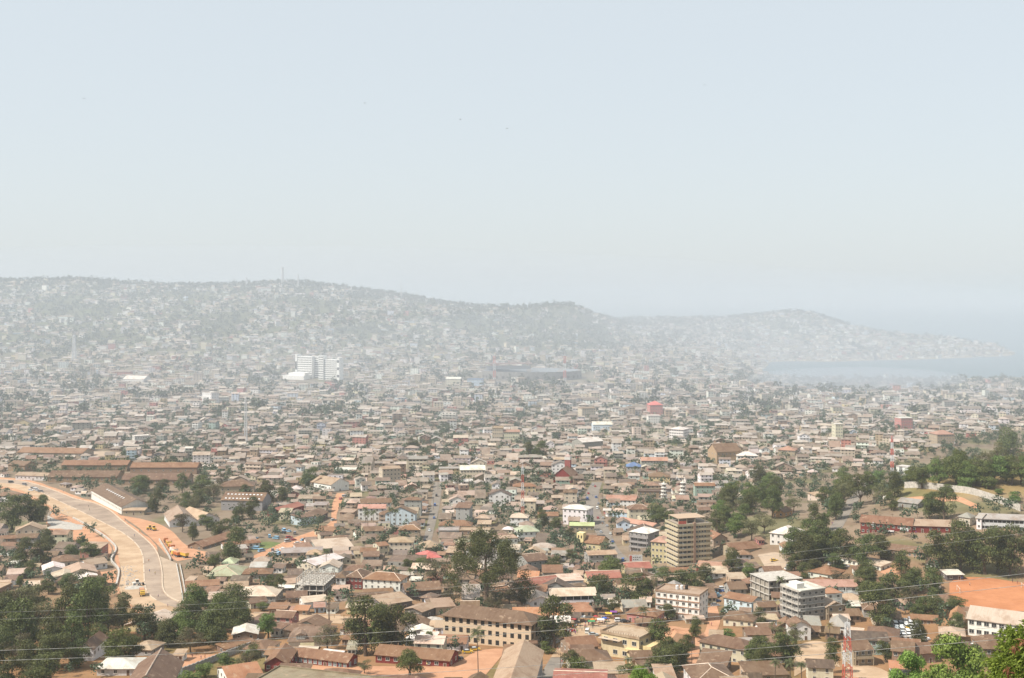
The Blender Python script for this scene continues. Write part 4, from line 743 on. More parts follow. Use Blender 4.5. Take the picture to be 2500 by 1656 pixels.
# ten-storey tower
r, L = site('tower_block', (1654, 1391), ('a', 21.5, 17), 17); D = 17; fh = 2.75; nf = 9; TC = (0.54, 0.46, 0.32)
part('wall', M['wall'], r, [(-L / 2 + 0.9, L / 2 - 0.9, -D / 2 + 0.9, D / 2 - 0.9, -3, nf * fh)], (0.38, 0.30, 0.19))
for f in range(nf):
    z = f * fh + 2.0
    part('floor_band', M['wall'], r, [(-L / 2, L / 2, -D / 2, -D / 2 + 0.898, z - 0.2, z + 1.0), (-L / 2, -L / 2 + 0.898, -D / 2 + 0.9, D / 2, z - 0.2, z + 1.0), (L / 2 - 0.898, L / 2, -D / 2 + 0.9, D / 2, z - 0.2, z + 1.0)], jit(TC, 0.05))
    zc = z - 0.95
    for i in range(3): inst('window', win_mesh(1.9, 1.2, 'pane'), r, (-L / 2 + 2.4 + i * 2.6, -D / 2 + 0.9, zc))
    for i in range(4): inst('window', win_mesh(0.9, 1.1, 'pane'), r, (1.6 + i * 1.7, -D / 2 + 0.9, zc))
    for i in range(5): inst('window', win_mesh(2.1, 1.2, 'pane'), r, (-L / 2 + 0.9, -D / 2 + 2.4 + i * 3.1, zc), -math.pi / 2)
    ac = part('air_conditioner', M['steel'], r, [(-0.4, 0.4, -0.35, 0, 0, 0.5)]); ac.location = (-L / 2 + 3.8, -D / 2 + 0.88, zc - 0.9)
part('stair_shaft', M['wall'], r, [(-0.9, 0.5, -D / 2 - 0.25, -D / 2 + 0.88, -3, nf * fh + 1.1)], (0.33, 0.22, 0.16))
part('roof', M['wall'], r, [(-L / 2 + 0.3, L / 2 - 0.3, -D / 2 + 0.3, D / 2 - 0.3, nf * fh + 0.01, nf * fh + 0.25)], (0.34, 0.29, 0.24))
pz = nf * fh + 0.27
part('penthouse', M['wall'], r, [(-3.5, 4, -1, 6, pz, pz + 2.6), (-L / 2 + 1.5, L / 2 - 3, -D / 2 + 2, D / 2 - 1.5, pz + 2.9, pz + 3.1)], (0.40, 0.30, 0.22))
for x in (-L / 2 + 1.8, -4, 1, L / 2 - 3.4):
    for y in (-D / 2 + 2.3, D / 2 - 1.9): q = part('post', M['wall'], r, [(-0.18, 0.18, -0.18, 0.18, 0, 2.65)], TC); q.location = (x, y, pz)
part('parapet', M['redsteel'], r, [(-L / 2 + 1.2, -L / 2 + 6, -D / 2 + 1.2, -D / 2 + 1.35, pz, pz + 1.6)])
tagpx(r, 'tan ten-storey tower block with banded balconies, tallest in the near town', 'tower block', 13, 'ten-storey tower')
# concrete frames
def frame_block(A, B, D, floors, fh, ncx, ncy, label, ref, top=None, infill=None, name='unfinished_building', sag=0):
    r, L = site(name, A, B, D); c = M['concrete']; X, Y = L / 2, D / 2
    cm = MB(); cm.box(-0.2, 0.2, -0.2, 0.2, -0.01, fh - 0.21); co = cm.build('column', c, r); first = True
    fm = MB(); fm.box(-0.2, 0.2, -0.2, 0.2, -3, fh - 0.21); fo = fm.build('column', c, r); fdat = fo.data; bpy.data.objects.remove(fo)
    for f in range(floors + (1 if top else 0)):
        for i in range(ncx):
            for j in range(ncy):
                if f > 0 and f < floors and 0 < i < ncx - 1 and 0 < j < ncy - 1: continue
                loc = (-X + 0.25 + (L - 0.5) * i / (ncx - 1), -Y + 0.25 + (D - 0.5) * j / (ncy - 1), f * fh)
                if f == 0: inst('column', fdat, r, loc)
                elif first: co.location = loc; first = False
                else: inst('column', co.data, r, loc)
        if f < floors: part('slab', c, r, [(-X - 0.35, X + 0.35, -Y - 0.35, Y + 0.35, (f + 1) * fh - 0.2, (f + 1) * fh - 0.012)])
        if infill and f < floors:
            k = part('infill_wall', M['wall'], r, [(-X + 0.6, X - 0.6, -Y + 1.2, Y - 0.6, f * fh + 0.001 - (3 if f == 0 else 0), (f + 1) * fh - 0.21)], infill)
            for i in range(ncx - 1): inst('window', win_mesh(1.6, 1.3, 'hole'), r, (-X + (L) * (i + 0.5) / (ncx - 1), -Y + 1.2, f * fh + 1.5))
    if top:
        bz = (floors + 1) * fh - 0.2
        for j in range(ncy): y = -Y + 0.25 + (D - 0.5) * j / (ncy - 1); part('beam', c, r, [(-X, X, y - 0.12, y + 0.12, bz, bz + 0.25)])
        for i in range(ncx): x = -X + 0.25 + (L - 0.5) * i / (ncx - 1); part('beam', c, r, [(x - 0.12, x + 0.12, -Y, Y, bz + 0.26, bz + 0.45)])
    return tagpx(r, label, 'building', floors * fh / 2, ref)
frame_block((722, 1455), (790, 1456), 22, 2, 2.9, 5, 7, 'unfinished concrete skeleton with bare columns standing on its top slab', 'concrete skeleton', top=True)
frame_block((1877, 1470), ('a', 19, 20), 17, 3, 3.4, 5, 5, 'unfinished three-storey concrete frame with pale slab roof and dark floors', 'three-storey concrete frame', infill=(0.30, 0.27, 0.23))
# mansard house with dormer
r, L = site('house', (704, 1580), (808, 1578), 11); D = 11; X, Y = L / 2, D / 2
wall_geo(L, D, 2.6, 'flat', 0).build('wall', M['wall'], r).color = (0.6, 0.57, 0.5, 1)
mb = MB(); rings = [(X + 0.6, Y + 0.6, 2.4), (X - 1.5, Y - 1.5, 5.3), (X - 4.4, 0.15, 6.9)]
V = [(sx * a, sy * b, z) for a, b, z in rings for sx, sy in ((-1, -1), (1, -1), (1, 1), (-1, 1))]
mb.mesh(V, [(i + 4 * k, (i + 1) % 4 + 4 * k, (i + 1) % 4 + 4 * k + 4, i + 4 * k + 4) for k in (0, 1) for i in range(4)] + [(8, 9, 10, 11), (3, 2, 1, 0)])
ro = mb.build('roof', M['roof'], r); ro.color = (0.185, 0.125, 0.09, 1)
part('dormer', M['wall'], r, [(-5.5, -1.8, -Y - 0.1, -Y + 2.6, 2.8, 4.9)], (0.62, 0.6, 0.56))
for i in range(4): inst('window', win_mesh(0.7, 1.2, 'louvre'), r, (-5.05 + i * 0.93, -Y - 0.1, 4.0))
mb = MB(); mb.mesh([(-5.9, -Y - 0.5, 4.85), (-1.4, -Y - 0.5, 4.85), (-1.4, -Y + 3.4, 5.6), (-5.9, -Y + 3.4, 5.6), (-3.65, -Y - 0.5, 5.9), (-3.65, -Y + 3.4, 6.3)], [(0, 4, 5, 3), (4, 1, 2, 5), (0, 1, 4)]); q = mb.build('dormer_roof', M['roof'], r); q.color = ro.color
tagpx(r, 'old house with steep mansard roof and white-louvred dormer', 'house', 5, 'mansard-roofed house')
# churches
r = bld('church', 'church', 'red-walled church with white cross on its front and brown roof', (2101, 1303), (2226, 1301), 12, 6.8, 'gable_x', 3.0, wall='red', rc='rust', floors=2, nwin=10, ww=1.2, ref='red church with white cross'); L = r['_L']
part('cross', M['steel'], r, [(-L * 0.25 - 0.25, -L * 0.25 + 0.25, -6.35, -6.1, 3.2, 7.0), (-L * 0.25 - 1.2, -L * 0.25 + 1.2, -6.33, -6.12, 5.3, 5.8)]); 
part('porch', M['wall'], r, [(-0.5, 4.5, -10, -6.02, 3.0, 3.2), (-0.4, -0.1, -9.8, -9.5, -2, 3), (4.1, 4.4, -9.8, -9.5, -2, 3)], (0.5, 0.48, 0.46)); part('signboard', M['steel'], r, [(7.5, 12.0, -6.2, -6.05, 3.4, 5.2)])
r = bld('church', 'church', 'red gabled church with square clock tower near the centre', (1351, 1178), (1394, 1180), 24, 6.0, 'gable_y', 7.0, wall='red', rc='rust', nwin=3, ref='red church with clock tower')
t = part('tower', M['wall'], r, [(-2.5, 2.5, 6.5, 11.5, 0, 18)], (0.28, 0.09, 0.08)); part('belfry', M['wall'], t, [(-2.7, 2.7, 6.3, 11.7, 18.01, 21)], (0.6, 0.58, 0.55)); q = MB(); q.mesh([(-2.9, 6.1, 21.02), (2.9, 6.1, 21.02), (2.9, 11.9, 21.02), (-2.9, 11.9, 21.02), (0, 9, 23.5)], [(0, 1, 4), (1, 2, 4), (2, 3, 4), (3, 0, 4)]); q.build('spire', M['roof'], t).color = (0.4, 0.3, 0.28, 1)
r = bld('church', 'church', 'brown-roofed church with short yellow bell tower beside the wide street', (1424, 1345), (1466, 1348), 14, 5.5, 'gable_x', 3.4, wall='yellow', rc='rust', nwin=4, ref='yellow-towered church'); L = r['_L']
part('bell_tower', M['wall'], r, [(-L / 2 - 4.5, -L / 2 - 0.02, -7, -2, -3, 11)], (0.66, 0.56, 0.3)); 
for i in range(2): inst('window', win_mesh(0.8, 1.8, 'hole'), r, (-L / 2 - 3.2 + i * 1.9, -7.0, 8.6))
# twin minarets
def minaret(px, py, H_, label):
    p = G(px, py); r = empty('minaret', p); z = -2.0; k = 6
    for i in range(k):
        rr = 2.6 - i * 0.22; h = (H_ + 2) / k * (1.2 if i == 0 else 0.96); mb = MB(); mb.bar((0, 0, z), (0, 0, z + h - 0.4), rr, 0, 8); mb.bar((0, 0, z + h - 0.4), (0, 0, z + h), rr + 0.8, 0, 8)
        t = mb.build('tier', M['wall'], r); t.color = (0.62, 0.60, 0.56, 1)
        for q in range(3): a = -math.pi / 2 + (q - 1) * 0.785; inst('window', win_mesh(0.8, 1.3, 'hole'), t, (math.cos(a) * rr * 0.93, math.sin(a) * rr * 0.93, z + h * 0.45), a + math.pi / 2)
        z += h
    mb = MB(); mb.bar((0, 0, z), (0, 0, z + 2.2), 1.0, 0, 8, 0.05); mb.build('finial', M['wall'], r).color = (0.6, 0.58, 0.5, 1)
    markdisc(p.x, p.y, 4); return tagpx(r, label, 'minaret', 8)
minaret(1621, 1228, 15, 'tiered grey-white minaret, left of a pair behind the tower block'); minaret(1667, 1228, 16, 'tiered grey-white minaret, right of a pair behind the tower block')
# big white hospital-like slab complex
r = empty('hospital', G(775, 927), R(-22)); s = r.location.y / F
def wing(nm, x0, x1, top, dep, y0, floors, nb, base=926):
    X0, X1 = (x0 - 775) * s, (x1 - 775) * s; Ht = (base - top) * s
    w_ = part(nm, M['wall'], r, [(X0, X1, y0, y0 + dep, -8, Ht), (X0 - 0.3, X1 + 0.3, y0 - 0.3, y0 + dep + 0.3, Ht + 0.02, Ht + 1.2)], (0.82, 0.82, 0.80)); fh = Ht / floors
    for f in range(floors):
        for i in range(nb): inst('window', win_mesh((X1 - X0) / nb * 0.88, fh * 0.34, 'pane'), w_, (X0 + (X1 - X0) * (i + 0.5) / nb, y0, f * fh + fh * 0.55))
wing('wing', 710, 751.5, 872, 15, 10, 10, 5); wing('end_tower', 705, 709.6, 867, 16.5, 9, 1, 1); wing('wing', 752, 776, 873, 15, 20, 10, 4); wing('stair_tower', 776.5, 790, 869, 13, 2, 10, 2); wing('wing', 790.5, 826, 878, 15, 5, 10, 5); wing('end_tower', 827, 834, 873, 16, 3, 3, 1)
part('podium', M['wall'], r, [((690 - 775) * s, (750 - 775) * s, -18, 7.5, -8, 8), ((702 - 775) * s, (748 - 775) * s, -12, 6, 8.02, 13)], (0.82, 0.81, 0.78))
tagpx(r, 'big white slab hospital complex standing far above the surrounding roofs', 'hospital', 20, 'white hospital')
# stadium
c = G(1300, 930); r = empty('stadium', (c.x, c.y + 70, c.z)); a_, b_ = 100, 75; n_ = 56
mb = MB(); T = [2 * math.pi * i / n_ for i in range(n_)]
R_ = [(1.0, -8), (1.0, 17), (0.96, 17), (0.66, 3), (0.66, -2)]
V = [(a_ * k * math.cos(t), b_ * k * math.sin(t), z) for k, z in R_ for t in T]
mb.mesh(V, [(k * n_ + i, k * n_ + (i + 1) % n_, (k + 1) * n_ + (i + 1) % n_, (k + 1) * n_ + i) for k in range(4) for i in range(n_)]); mb.m = [0 if f // n_ != 2 else (1 if (f % n_) % 7 else 0) for f in range(len(mb.f))]
blue_ = plain('blue_seats', (0.17, 0.19, 0.21), 0.8); mb.build('terrace', [M['darkconcrete'], blue_], r)
part('pitch', M['green'], r, [(-48, 48, -34, 34, 0.0, 0.4)])
part('grandstand', M['wall'], r, [(-92, -2, 30, 52, 17.05, 23)], (0.36, 0.37, 0.4)); part('stand_roof', M['roof'], r, [(-95, 1, 24, 54, 27.5, 28.6)], (0.22, 0.13, 0.12))
for i in range(8): q = part('post', M['steel'], r, [(-0.4, 0.4, -0.4, 0.4, 24.02, 27.45)]); q.location = (-92 + i * 12.8, 50, 0)
for i in range(18):
    t = math.pi + math.pi * (i + 0.5) / 18; inst('arch_opening', win_mesh(6, 5, 'hole'), r, (a_ * math.cos(t), b_ * math.sin(t), 6), math.atan2(a_ * math.sin(t), b_ * math.cos(t)) + math.pi / 2)
tagpx(r, 'oval concrete football stadium with blue seats and dark roofed grandstand', 'stadium', 10, 'stadium')
def lattice(name, px, py, h, w0, w1, label, cat='mast', bays=8, rb=0.25, mats=('steel', 'redsteel'), antenna=True, group=None):
    p = G(px, py) if not isinstance(px, Vector) else px; r = empty(name, p)
    def hw(z): return (w0 + (w1 - w0) * z / h) / 2
    for sx, sy in ((-1, -1), (1, -1), (1, 1), (-1, 1)):
        mb = MB()
        for k in range(bays): za, zb = h * k / bays - (1.5 if k == 0 else 0), h * (k + 1) / bays; mb.bar((sx * hw(za), sy * hw(za), za), (sx * hw(zb), sy * hw(zb), zb), rb, k // 2 % 2)
        mb.build('leg', [M[mats[0]], M[mats[1]]], r)
    for k in range(bays):
        mb = MB(); za, zb = h * k / bays, h * (k + 1) / bays; a, b = hw(za), hw(zb); ca = [(-a, -a, za), (a, -a, za), (a, a, za), (-a, a, za)]; cb = [(-b, -b, zb), (b, -b, zb), (b, b, zb), (-b, b, zb)]
        for i in range(4): mb.bar(ca[i], cb[(i + 1) % 4], rb * 0.55, 0, 3); mb.bar(ca[(i + 1) % 4], cb[i], rb * 0.55, 0, 3); mb.bar(cb[i], cb[(i + 1) % 4], rb * 0.55, 0, 3)
        mb.build('brace', [M[mats[k // 2 % 2]]], r)
    if antenna:
        mb = MB(); mb.bar((0, 0, h - 0.2), (0, 0, h * 1.06 + 1), rb * 0.6); mb.build('antenna', M['steel'], r)
        for i in range(4): q = part('antenna_panel', M['steel'], r, [(-rb, rb, -rb * 0.6, rb * 0.6, 0, 1.6 + h * 0.02)]); a = i * 1.57; q.location = (math.cos(a) * (w1 / 2 + rb), math.sin(a) * (w1 / 2 + rb), h * 0.93)
    markdisc(p.x, p.y, w0 / 2 + 0.5) if p.y < 1700 else None
    return tagpx(r, label, cat, h / 2, group=group)
lattice('radio_tower', 2069, 1694, 24, 3.2, 1.3, 'red and white lattice telecom tower rising from the lower right edge', 'tower', 10, 0.13)
lattice('radio_mast', 2178, 1158, 36, 2.4, 1.4, 'slim red and white radio mast behind the wooded hill', 'mast', 12, 0.22)
lattice('radio_mast', 1276, 1276, 40, 2.2, 1.2, 'slim grey lattice mast left of the white villa near the centre', 'mast', 14, 0.16)
lattice('radio_mast', 690, 700, 62, 7, 3, 'tallest radio mast on the far left ridge', 'mast', 8, 0.9, ('steel', 'steel'))
lattice('radio_mast', 602, 704, 34, 5, 2, 'short radio mast on the ridge left of the tallest one', 'mast', 6, 0.7, ('steel', 'steel'))
lattice('radio_mast', 728, 704, 44, 5, 2, 'thin radio mast on the ridge right of the tallest one', 'mast', 6, 0.6, ('steel', 'steel'))
lattice('radio_mast', 980, 732, 52, 5, 2, 'lone radio mast on the descending far ridge', 'mast', 7, 0.7, ('steel', 'steel'))
lattice('radio_mast', 181, 885, 60, 8, 3, 'pylon standing on the left hillside', 'mast', 8, 0.8, ('steel', 'steel'))
lattice('radio_mast', 600, 1084, 52, 3, 1.6, 'slim pale mast among roofs at mid left', 'mast', 10, 0.28, ('steel', 'steel'))
for px, lb in ((1207, 'left'), (1379, 'right')): lattice('floodlight_mast', px, 940, 54, 4.5, 3, 'floodlight mast at the %s end of the stadium' % lb, 'mast', 8, 0.5)
# billboard
p = G(1552, 1381); r = empty('billboard', p, R(6))
part('panel', M['steel'], r, [(-4, 4, -0.1, 0.1, 1.9, 6.2)]); part('printed_picture', M['redsteel'], r, [(-3.7, -2.3, -0.13, -0.105, 2.2, 5.9)])
for i in range(2): q = part('post', M['greyconcrete'], r, [(-0.15, 0.15, 0.102, 0.3, -1, 6)]); q.location = (-2.5 + i * 5, 0, 0)
for i in range(7): q = part('print_mark', M['dark'], r, [(-0.3, 0.3, -0.13, -0.105, -0.28, 0.28)]); q.location = (-1.2 + i % 4 * 1.2, 0, 4.8 - i // 4 * 1.3)
tagpx(r, 'white roadside billboard with dark red picture beside the curving street', 'billboard', 4); markdisc(p.x, p.y, 4)
# filling station canopy
r, L = site('filling_station', (2298, 1572), (2352, 1574), 10); X = L / 2
roof_geo(L, 10, 4.2, 'hip', 1.6, 1.0).build('canopy', M['roof'], r).color = (0.40, 0.30, 0.22, 1)
for i in range(2): q = part('column', M['wall'], r, [(-0.35, 0.35, -0.35, 0.35, -2, 4.05)], (0.7, 0.7, 0.68)); q.location = (-X * 0.4 + X * i * 0.9, -1, 0)
part('kiosk', M['wall'], r, [(X * 0.2, X - 0.5, 1.2, 4.6, -2, 3.2)], (0.75, 0.75, 0.73)); inst('window', win_mesh(2.2, 1.2), r, (X * 0.55, 1.2, 1.7))
for i in range(2): q = part('fuel_pump', M['redsteel'], r, [(-0.4, 0.4, -0.25, 0.25, 0, 1.6)]); q.location = (-X * 0.3 + i * 2.2, -2.6, 0)
tagpx(r, 'filling station with tan hipped canopy on white columns', 'filling station', 2, 'filling station')
# goal posts
for px, py in ((2340, 1446), (2498, 1440)):
    p = G(px, py); r = empty('goal', p, R(80)); mb = MB()
    mb.bar((-3.6, 0, -0.3), (-3.6, 0, 2.5), 0.1); mb.bar((3.6, 0, -0.3), (3.6, 0, 2.5), 0.1); mb.build('post', M['frame'], r); mb = MB(); mb.bar((-3.6, 0, 2.5), (3.6, 0, 2.5), 0.1); mb.build('crossbar', M['frame'], r)
    tagpx(r, 'football goal at the %s end of the red pitch' % ('left' if px < 2400 else 'right'), 'goal', 1)
# water tanks on the white apartment roof, roof details
for k, (dx, dy) in enumerate(((1642, 1445), (1650, 1442), (1656, 1446))):
    o = next(t for t in THINGS if 'rooftop tanks' in t[0]['label'])[0]; mb = MB(); mb.bar((0, 0, 0), (0, 0, 1.7), 0.75, 0, 12); mb.bar((0, 0, 1.7), (0, 0, 2.0), 0.75, 0, 12, 0.25)
    q = mb.build('water_tank', M['steel' if k < 2 else 'dark']); q.location = o.matrix_world.inverted() @ Vector((0, 0, 0)) if False else o.location + Vector((-2 + k * 2.2, 1.5, 12.24)); tagpx(q, '%s water tank on the white four-storey apartment roof' % ('left white', 'middle white', 'right dark')[k], 'water tank', 1)
# floor bands on the apartment
o = next(t for t in THINGS if 'rooftop tanks' in t[0]['label'])[0]; L = o['_L']
for f in range(1, 4): part('floor_band', M['wall'], o, [(-L / 2 - 0.25, L / 2 + 0.25, -6.9, -6.51, f * 3 - 0.15, f * 3 + 0.2)], (0.36, 0.22, 0.15))
for i in range(5): part('pilaster', M['wall'], o, [(-L / 2 + L * i / 4 - 0.12, -L / 2 + L * i / 4 + 0.12, -6.72, -6.512, -2, 11.9)], (0.55, 0.45, 0.36))
# grey block balconies
o = next(t for t in THINGS if 'stacked balconies' in t[0]['label'])[0]; L = o['_L']
for f in range(5): part('balcony', M['concrete'], o, [(-L / 2 - 1.6, -L / 2 - 0.01, -7.2, 6, f * 2.9 + 2.7, f * 2.9 + 2.88), (-L / 2 - 1.6, -L / 2 - 1.48, -7.2, 6, f * 2.9 + 2.88, f * 2.9 + 3.5)]); 
for f in range(5):
    for y in (-7.0, -2.6, 1.6, 5.8): q = part('post', M['concrete'], o, [(-0.15, 0.15, -0.15, 0.15, 0, 2.69)]); q.location = (-L / 2 - 1.4, y, f * 2.9 - (0 if f else 0.01) + (0.2 if f else 0))
for f in range(1, 5): part('window_hood', M['concrete'], o, [(-L / 2, L / 2, -7.5, -7.01, f * 2.9 - 0.25, f * 2.9 - 0.1)])
part('roof_room', M['wall'], o, [(-L / 2 + 1, -L / 2 + 5, -3, 3, 14.72, 17)], (0.66, 0.64, 0.6))
# villa railing
o = next(t for t in THINGS if 'flat tan roof and railing' in t[0]['label'])[0]; L = o['_L']
part('awning', M['roof'], o, [(-L / 2 - 0.4, L / 2 * 0.1, -8.4, -6.55, 7.3, 7.45)], (0.5, 0.42, 0.34)); part('balcony', M['wall'], o, [(L * 0.2, L / 2 + 2.6, -9, -6.52, 4.2, 5.2)], (0.6, 0.48, 0.26)); part('side_wing', M['wall'], o, [(L / 2 + 0.02, L / 2 + 4.5, -5, 5, -3, 6.4)], (0.58, 0.46, 0.25))
for i in range(16): part('baluster', M['wood'], o, [(-L / 2 + L * i / 15 - 0.06, -L / 2 + L * i / 15 + 0.06, -6.82, -6.7, 9.25, 10.6)])
# skylight dots on the grey warehouse
o = next(t for t in THINGS if 'skylight dots' in t[0]['label'])[0]; L = o['_L']
for j in range(2):
    for i in range(10): y = -8.2 + j * 5; z = 8.0 + 4.5 * (y + 10) / 10 + 0.12; q = part('skylight', M['steel'], o, [(-0.7, 0.7, -0.6, 0.6, 0, 0.12)]); q.location = (-L / 2 + 3 + (L - 6) * i / 9, y, z); q.rotation_euler = (math.atan(0.45), 0, 0)
o = next(t for t in THINGS if 'white gable end beside the highway' in t[0]['label'])[0]; L = o['_L']
for i in range(9): x = -L * 0.2; z = 6 + 4.6 * (1 - 0.4) + 0.15; q = part('skylight', M['steel'], o, [(-0.8, 0.8, -0.9, 0.9, 0, 0.12)]); q.location = (x, -26 + i * 6, z); q.rotation_euler = (0, -math.atan(4.6 / (L / 2)), 0)

# ------------------------------------------------------------------ wires across the view, carried by poles beyond the frame
WIRES = [([(-160, 1593), (0, 1588), (420, 1572), (840, 1550), (1260, 1521), (1680, 1486), (2080, 1446), (2500, 1401), (2680, 1380)], 90, 72, 0.015, 'upper of the two bright wires crossing from lower left to right'),
         ([(-160, 1618), (0, 1613), (420, 1596), (840, 1575), (1260, 1547), (1680, 1512), (2080, 1473), (2500, 1429), (2680, 1409)], 90, 72, 0.015, 'lower of the two bright wires crossing from lower left to right'),
         ([(-160, 1690), (420, 1676), (840, 1655), (1260, 1628), (1680, 1598), (2080, 1563), (2500, 1526), (2680, 1508)], 84, 66, 0.012, 'upper wire of the bottom pair entering below the red school'),
         ([(-160, 1722), (420, 1706), (840, 1683), (1260, 1655), (1680, 1625), (2080, 1591), (2500, 1557), (2680, 1541)], 84, 66, 0.014, 'lowest wire crossing the lattice tower'),
         ([(-160, 1500), (0, 1493), (320, 1483), (600, 1471), (1100, 1432), (1700, 1376), (2000, 1342), (2450, 1286), (2680, 1255)], 170, 150, 0.014, 'upper of the two faint far wires above the bright ones'),
         ([(-160, 1518), (0, 1511), (350, 1498), (600, 1487), (1100, 1447), (1700, 1396), (2000, 1364), (2450, 1308), (2680, 1278)], 170, 150, 0.014, 'lower of the two faint far wires above the bright ones')]
ends = {}
for pts, d0, d1, rad, lb in WIRES:
    P = []
    for i, (px, py) in enumerate(pts): d = d0 + (d1 - d0) * (px + 160) / 2840; P.append(((px - CX) / F * d, d, CAMZ - s_of(py) * d))
    P = np.array(P); t = np.linspace(0, 1, 60); q = P[:, 0]; tt = (q - q[0]) / (q[-1] - q[0]); cf = [np.polyfit(tt, P[:, k], 3) for k in (1, 2)]
    W = [(q[0] + (q[-1] - q[0]) * x, np.polyval(cf[0], x), np.polyval(cf[1], x)) for x in t]; mb = MB(); mb.tube(W, [rad] * 60, 5)
    o = mb.build('power_line', M['cable'], None, True); tag(o, lb, 'power line'); ends.setdefault(d0, []).append((W[0], W[-1]))
for d0, es in ends.items():
    for k in (0, 1):
        top = [e[k] for e in es]; x, y = top[0][0], top[0][1]; zt = max(e[2] for e in top); r = empty('utility_pole', (x, y + 0.25, gz(x, y))); h = zt - r.location.z
        mb = MB(); mb.bar((0, 0, -1), (0, 0, h + 0.4), 0.18, 0, 8, 0.11); mb.build('pole', M['wood'], r)
        for e in top: q = part('crossarm', M['wood'], r, [(-0.8, 0.8, -0.36, 0.1, -0.12, -0.03)]); q.location = (0, 0, e[2] - r.location.z)
        tag(r, 'utility pole beyond the %s side holding the %s wires' % (('left', 'right')[k], {90: 'bright', 84: 'bottom', 170: 'faint far'}[d0]), 'utility pole')
# ------------------------------------------------------------------ trees
def quads_mesh(name, C, Nn, size, mat, asp=0.7, seed=1, smooth=False):
    r = np.random.default_rng(seed); n = len(C); a = r.normal(size=(n, 3)); t = np.cross(Nn, a); t /= np.linalg.norm(t, axis=1)[:, None] + 1e-9; b = np.cross(Nn, t); b /= np.linalg.norm(b, axis=1)[:, None] + 1e-9
    s = (size * r.uniform(0.6, 1.35, n))[:, None]; t = t * s; b = b * s * asp
    V = np.stack([C - t, C - b * 0.9 + t * 0.1, C + t, C + b], 1).reshape(-1, 3); return V
def np_mesh(name, V, k, mats, mi=None):
    me = bpy.data.meshes.new(name); nf = len(V) // k; me.vertices.add(len(V)); me.vertices.foreach_set('co', np.asarray(V, np.float32).ravel())
    me.loops.add(nf * k); me.loops.foreach_set('vertex_index', np.arange(nf * k)); me.polygons.add(nf); me.polygons.foreach_set('loop_start', np.arange(nf) * k); me.polygons.foreach_set('loop_total', np.full(nf, k))
    for m_ in mats: me.materials.append(m_)
    if mi is not None: me.polygons.foreach_set('material_index', mi)
    me.update(); return me
def crown_pts(seed, n, nl, spread, squash=0.62, zc=0.62, lob=(0.17, 0.27), low=0.0):
    """points and normals on lumpy lobes; unit tree: width 1, height 1, ground at 0"""
    r = np.random.default_rng(seed); L = []
    for i in range(nl):
        while True:
            p = r.uniform(-1, 1, 3)
            if 0.15 < np.linalg.norm(p) < 1 and p[2] > -0.75 + low: break
        L.append(np.array([p[0] * spread, p[1] * spread, zc + p[2] * squash * 0.5]))
    L = np.array(L); R0 = r.uniform(lob[0], lob[1], nl); w = R0 ** 2 / (R0 ** 2).sum(); k = r.choice(nl, n, p=w)
    d = r.normal(size=(n, 3)); d /= np.linalg.norm(d, axis=1)[:, None]; d[:, 2] = np.where(r.random(n) < 0.7, np.abs(d[:, 2]), d[:, 2])
    rad = R0[k] * r.uniform(0.62, 1.06, n) * (1 + 0.22 * np.sin(d[:, 0] * 9 + k) * np.sin(d[:, 1] * 8 + 2 * k))
    P = L[k] + d * rad[:, None] * np.array([1, 1, 0.85]); N = d + r.normal(size=(n, 3)) * 0.55; N /= np.linalg.norm(N, axis=1)[:, None]; return P, N, L, R0
def trunk_mesh(seed, L, tr=0.035, split=0.32, lean=0.03, nb=7):
    r = np.random.default_rng(seed); mb = MB(); top = Vector((r.uniform(-lean, lean), r.uniform(-lean, lean), split)); mb.tube([(0, 0, -0.12), (0, 0, 0.0), (top.x * 0.5, top.y * 0.5, split * 0.5), top], [tr * 1.5, tr * 1.25, tr, tr * 0.85], 8)
    for i in r.choice(len(L), min(nb, len(L)), replace=False):
        e = Vector(L[i]); m_ = (top * 0.5 + e * 0.5) + Vector((r.uniform(-.04, .04), r.uniform(-.04, .04), 0.03)); mb.tube([top - Vector((0, 0, 0.04)), m_, e], [tr * 0.55, tr * 0.36, tr * 0.12], 5)
    o = mb.build('trunk', M['bark']); me = o.data; bpy.data.objects.remove(o); return me
TREES = {}
def variant(kind, seed, n, nl, spread, size, mat, **kw):
    tk = {k: kw.pop(k) for k in ('tr', 'split', 'nb') if k in kw}
    P, N, L, R0 = crown_pts(seed, n, nl, spread, **kw); TREES.setdefault(kind, []).append((np_mesh('crown', quads_mesh('', P, N, size, None, 0.7, seed), 4, [M[mat]]), trunk_mesh(seed, L, **tk)))
for i in range(4): variant('mango', 10 + i, 7000, 17, 0.33, 0.018, 'leaf', squash=0.98, zc=0.50, lob=(0.14, 0.23), split=0.22)
for i in range(3): variant('bright', 30 + i, 6500, 15, 0.32, 0.018, 'leaf_b', squash=0.96, zc=0.50, lob=(0.13, 0.22), split=0.22)
for i in range(2): variant('vivid', 90 + i, 16000, 24, 0.34, 0.016, 'leaf_v', squash=0.95, zc=0.52, lob=(0.11, 0.19), split=0.2)
for i in range(3): variant('dry', 50 + i, 3600, 24, 0.37, 0.016, 'leaf_d', squash=0.76, zc=0.58, lob=(0.10, 0.17), nb=14, tr=0.022, split=0.3)
for i in range(2): variant('tall', 70 + i, 5600, 22, 0.35, 0.017, 'leaf', squash=0.80, zc=0.58, lob=(0.11, 0.19), nb=12, tr=0.02, split=0.28)
for i in range(2): variant('bush', 80 + i, 2400, 9, 0.30, 0.026, 'leaf_b', squash=0.7, zc=0.45, lob=(0.16, 0.26), split=0.12)
NT = [0]; TPX = []
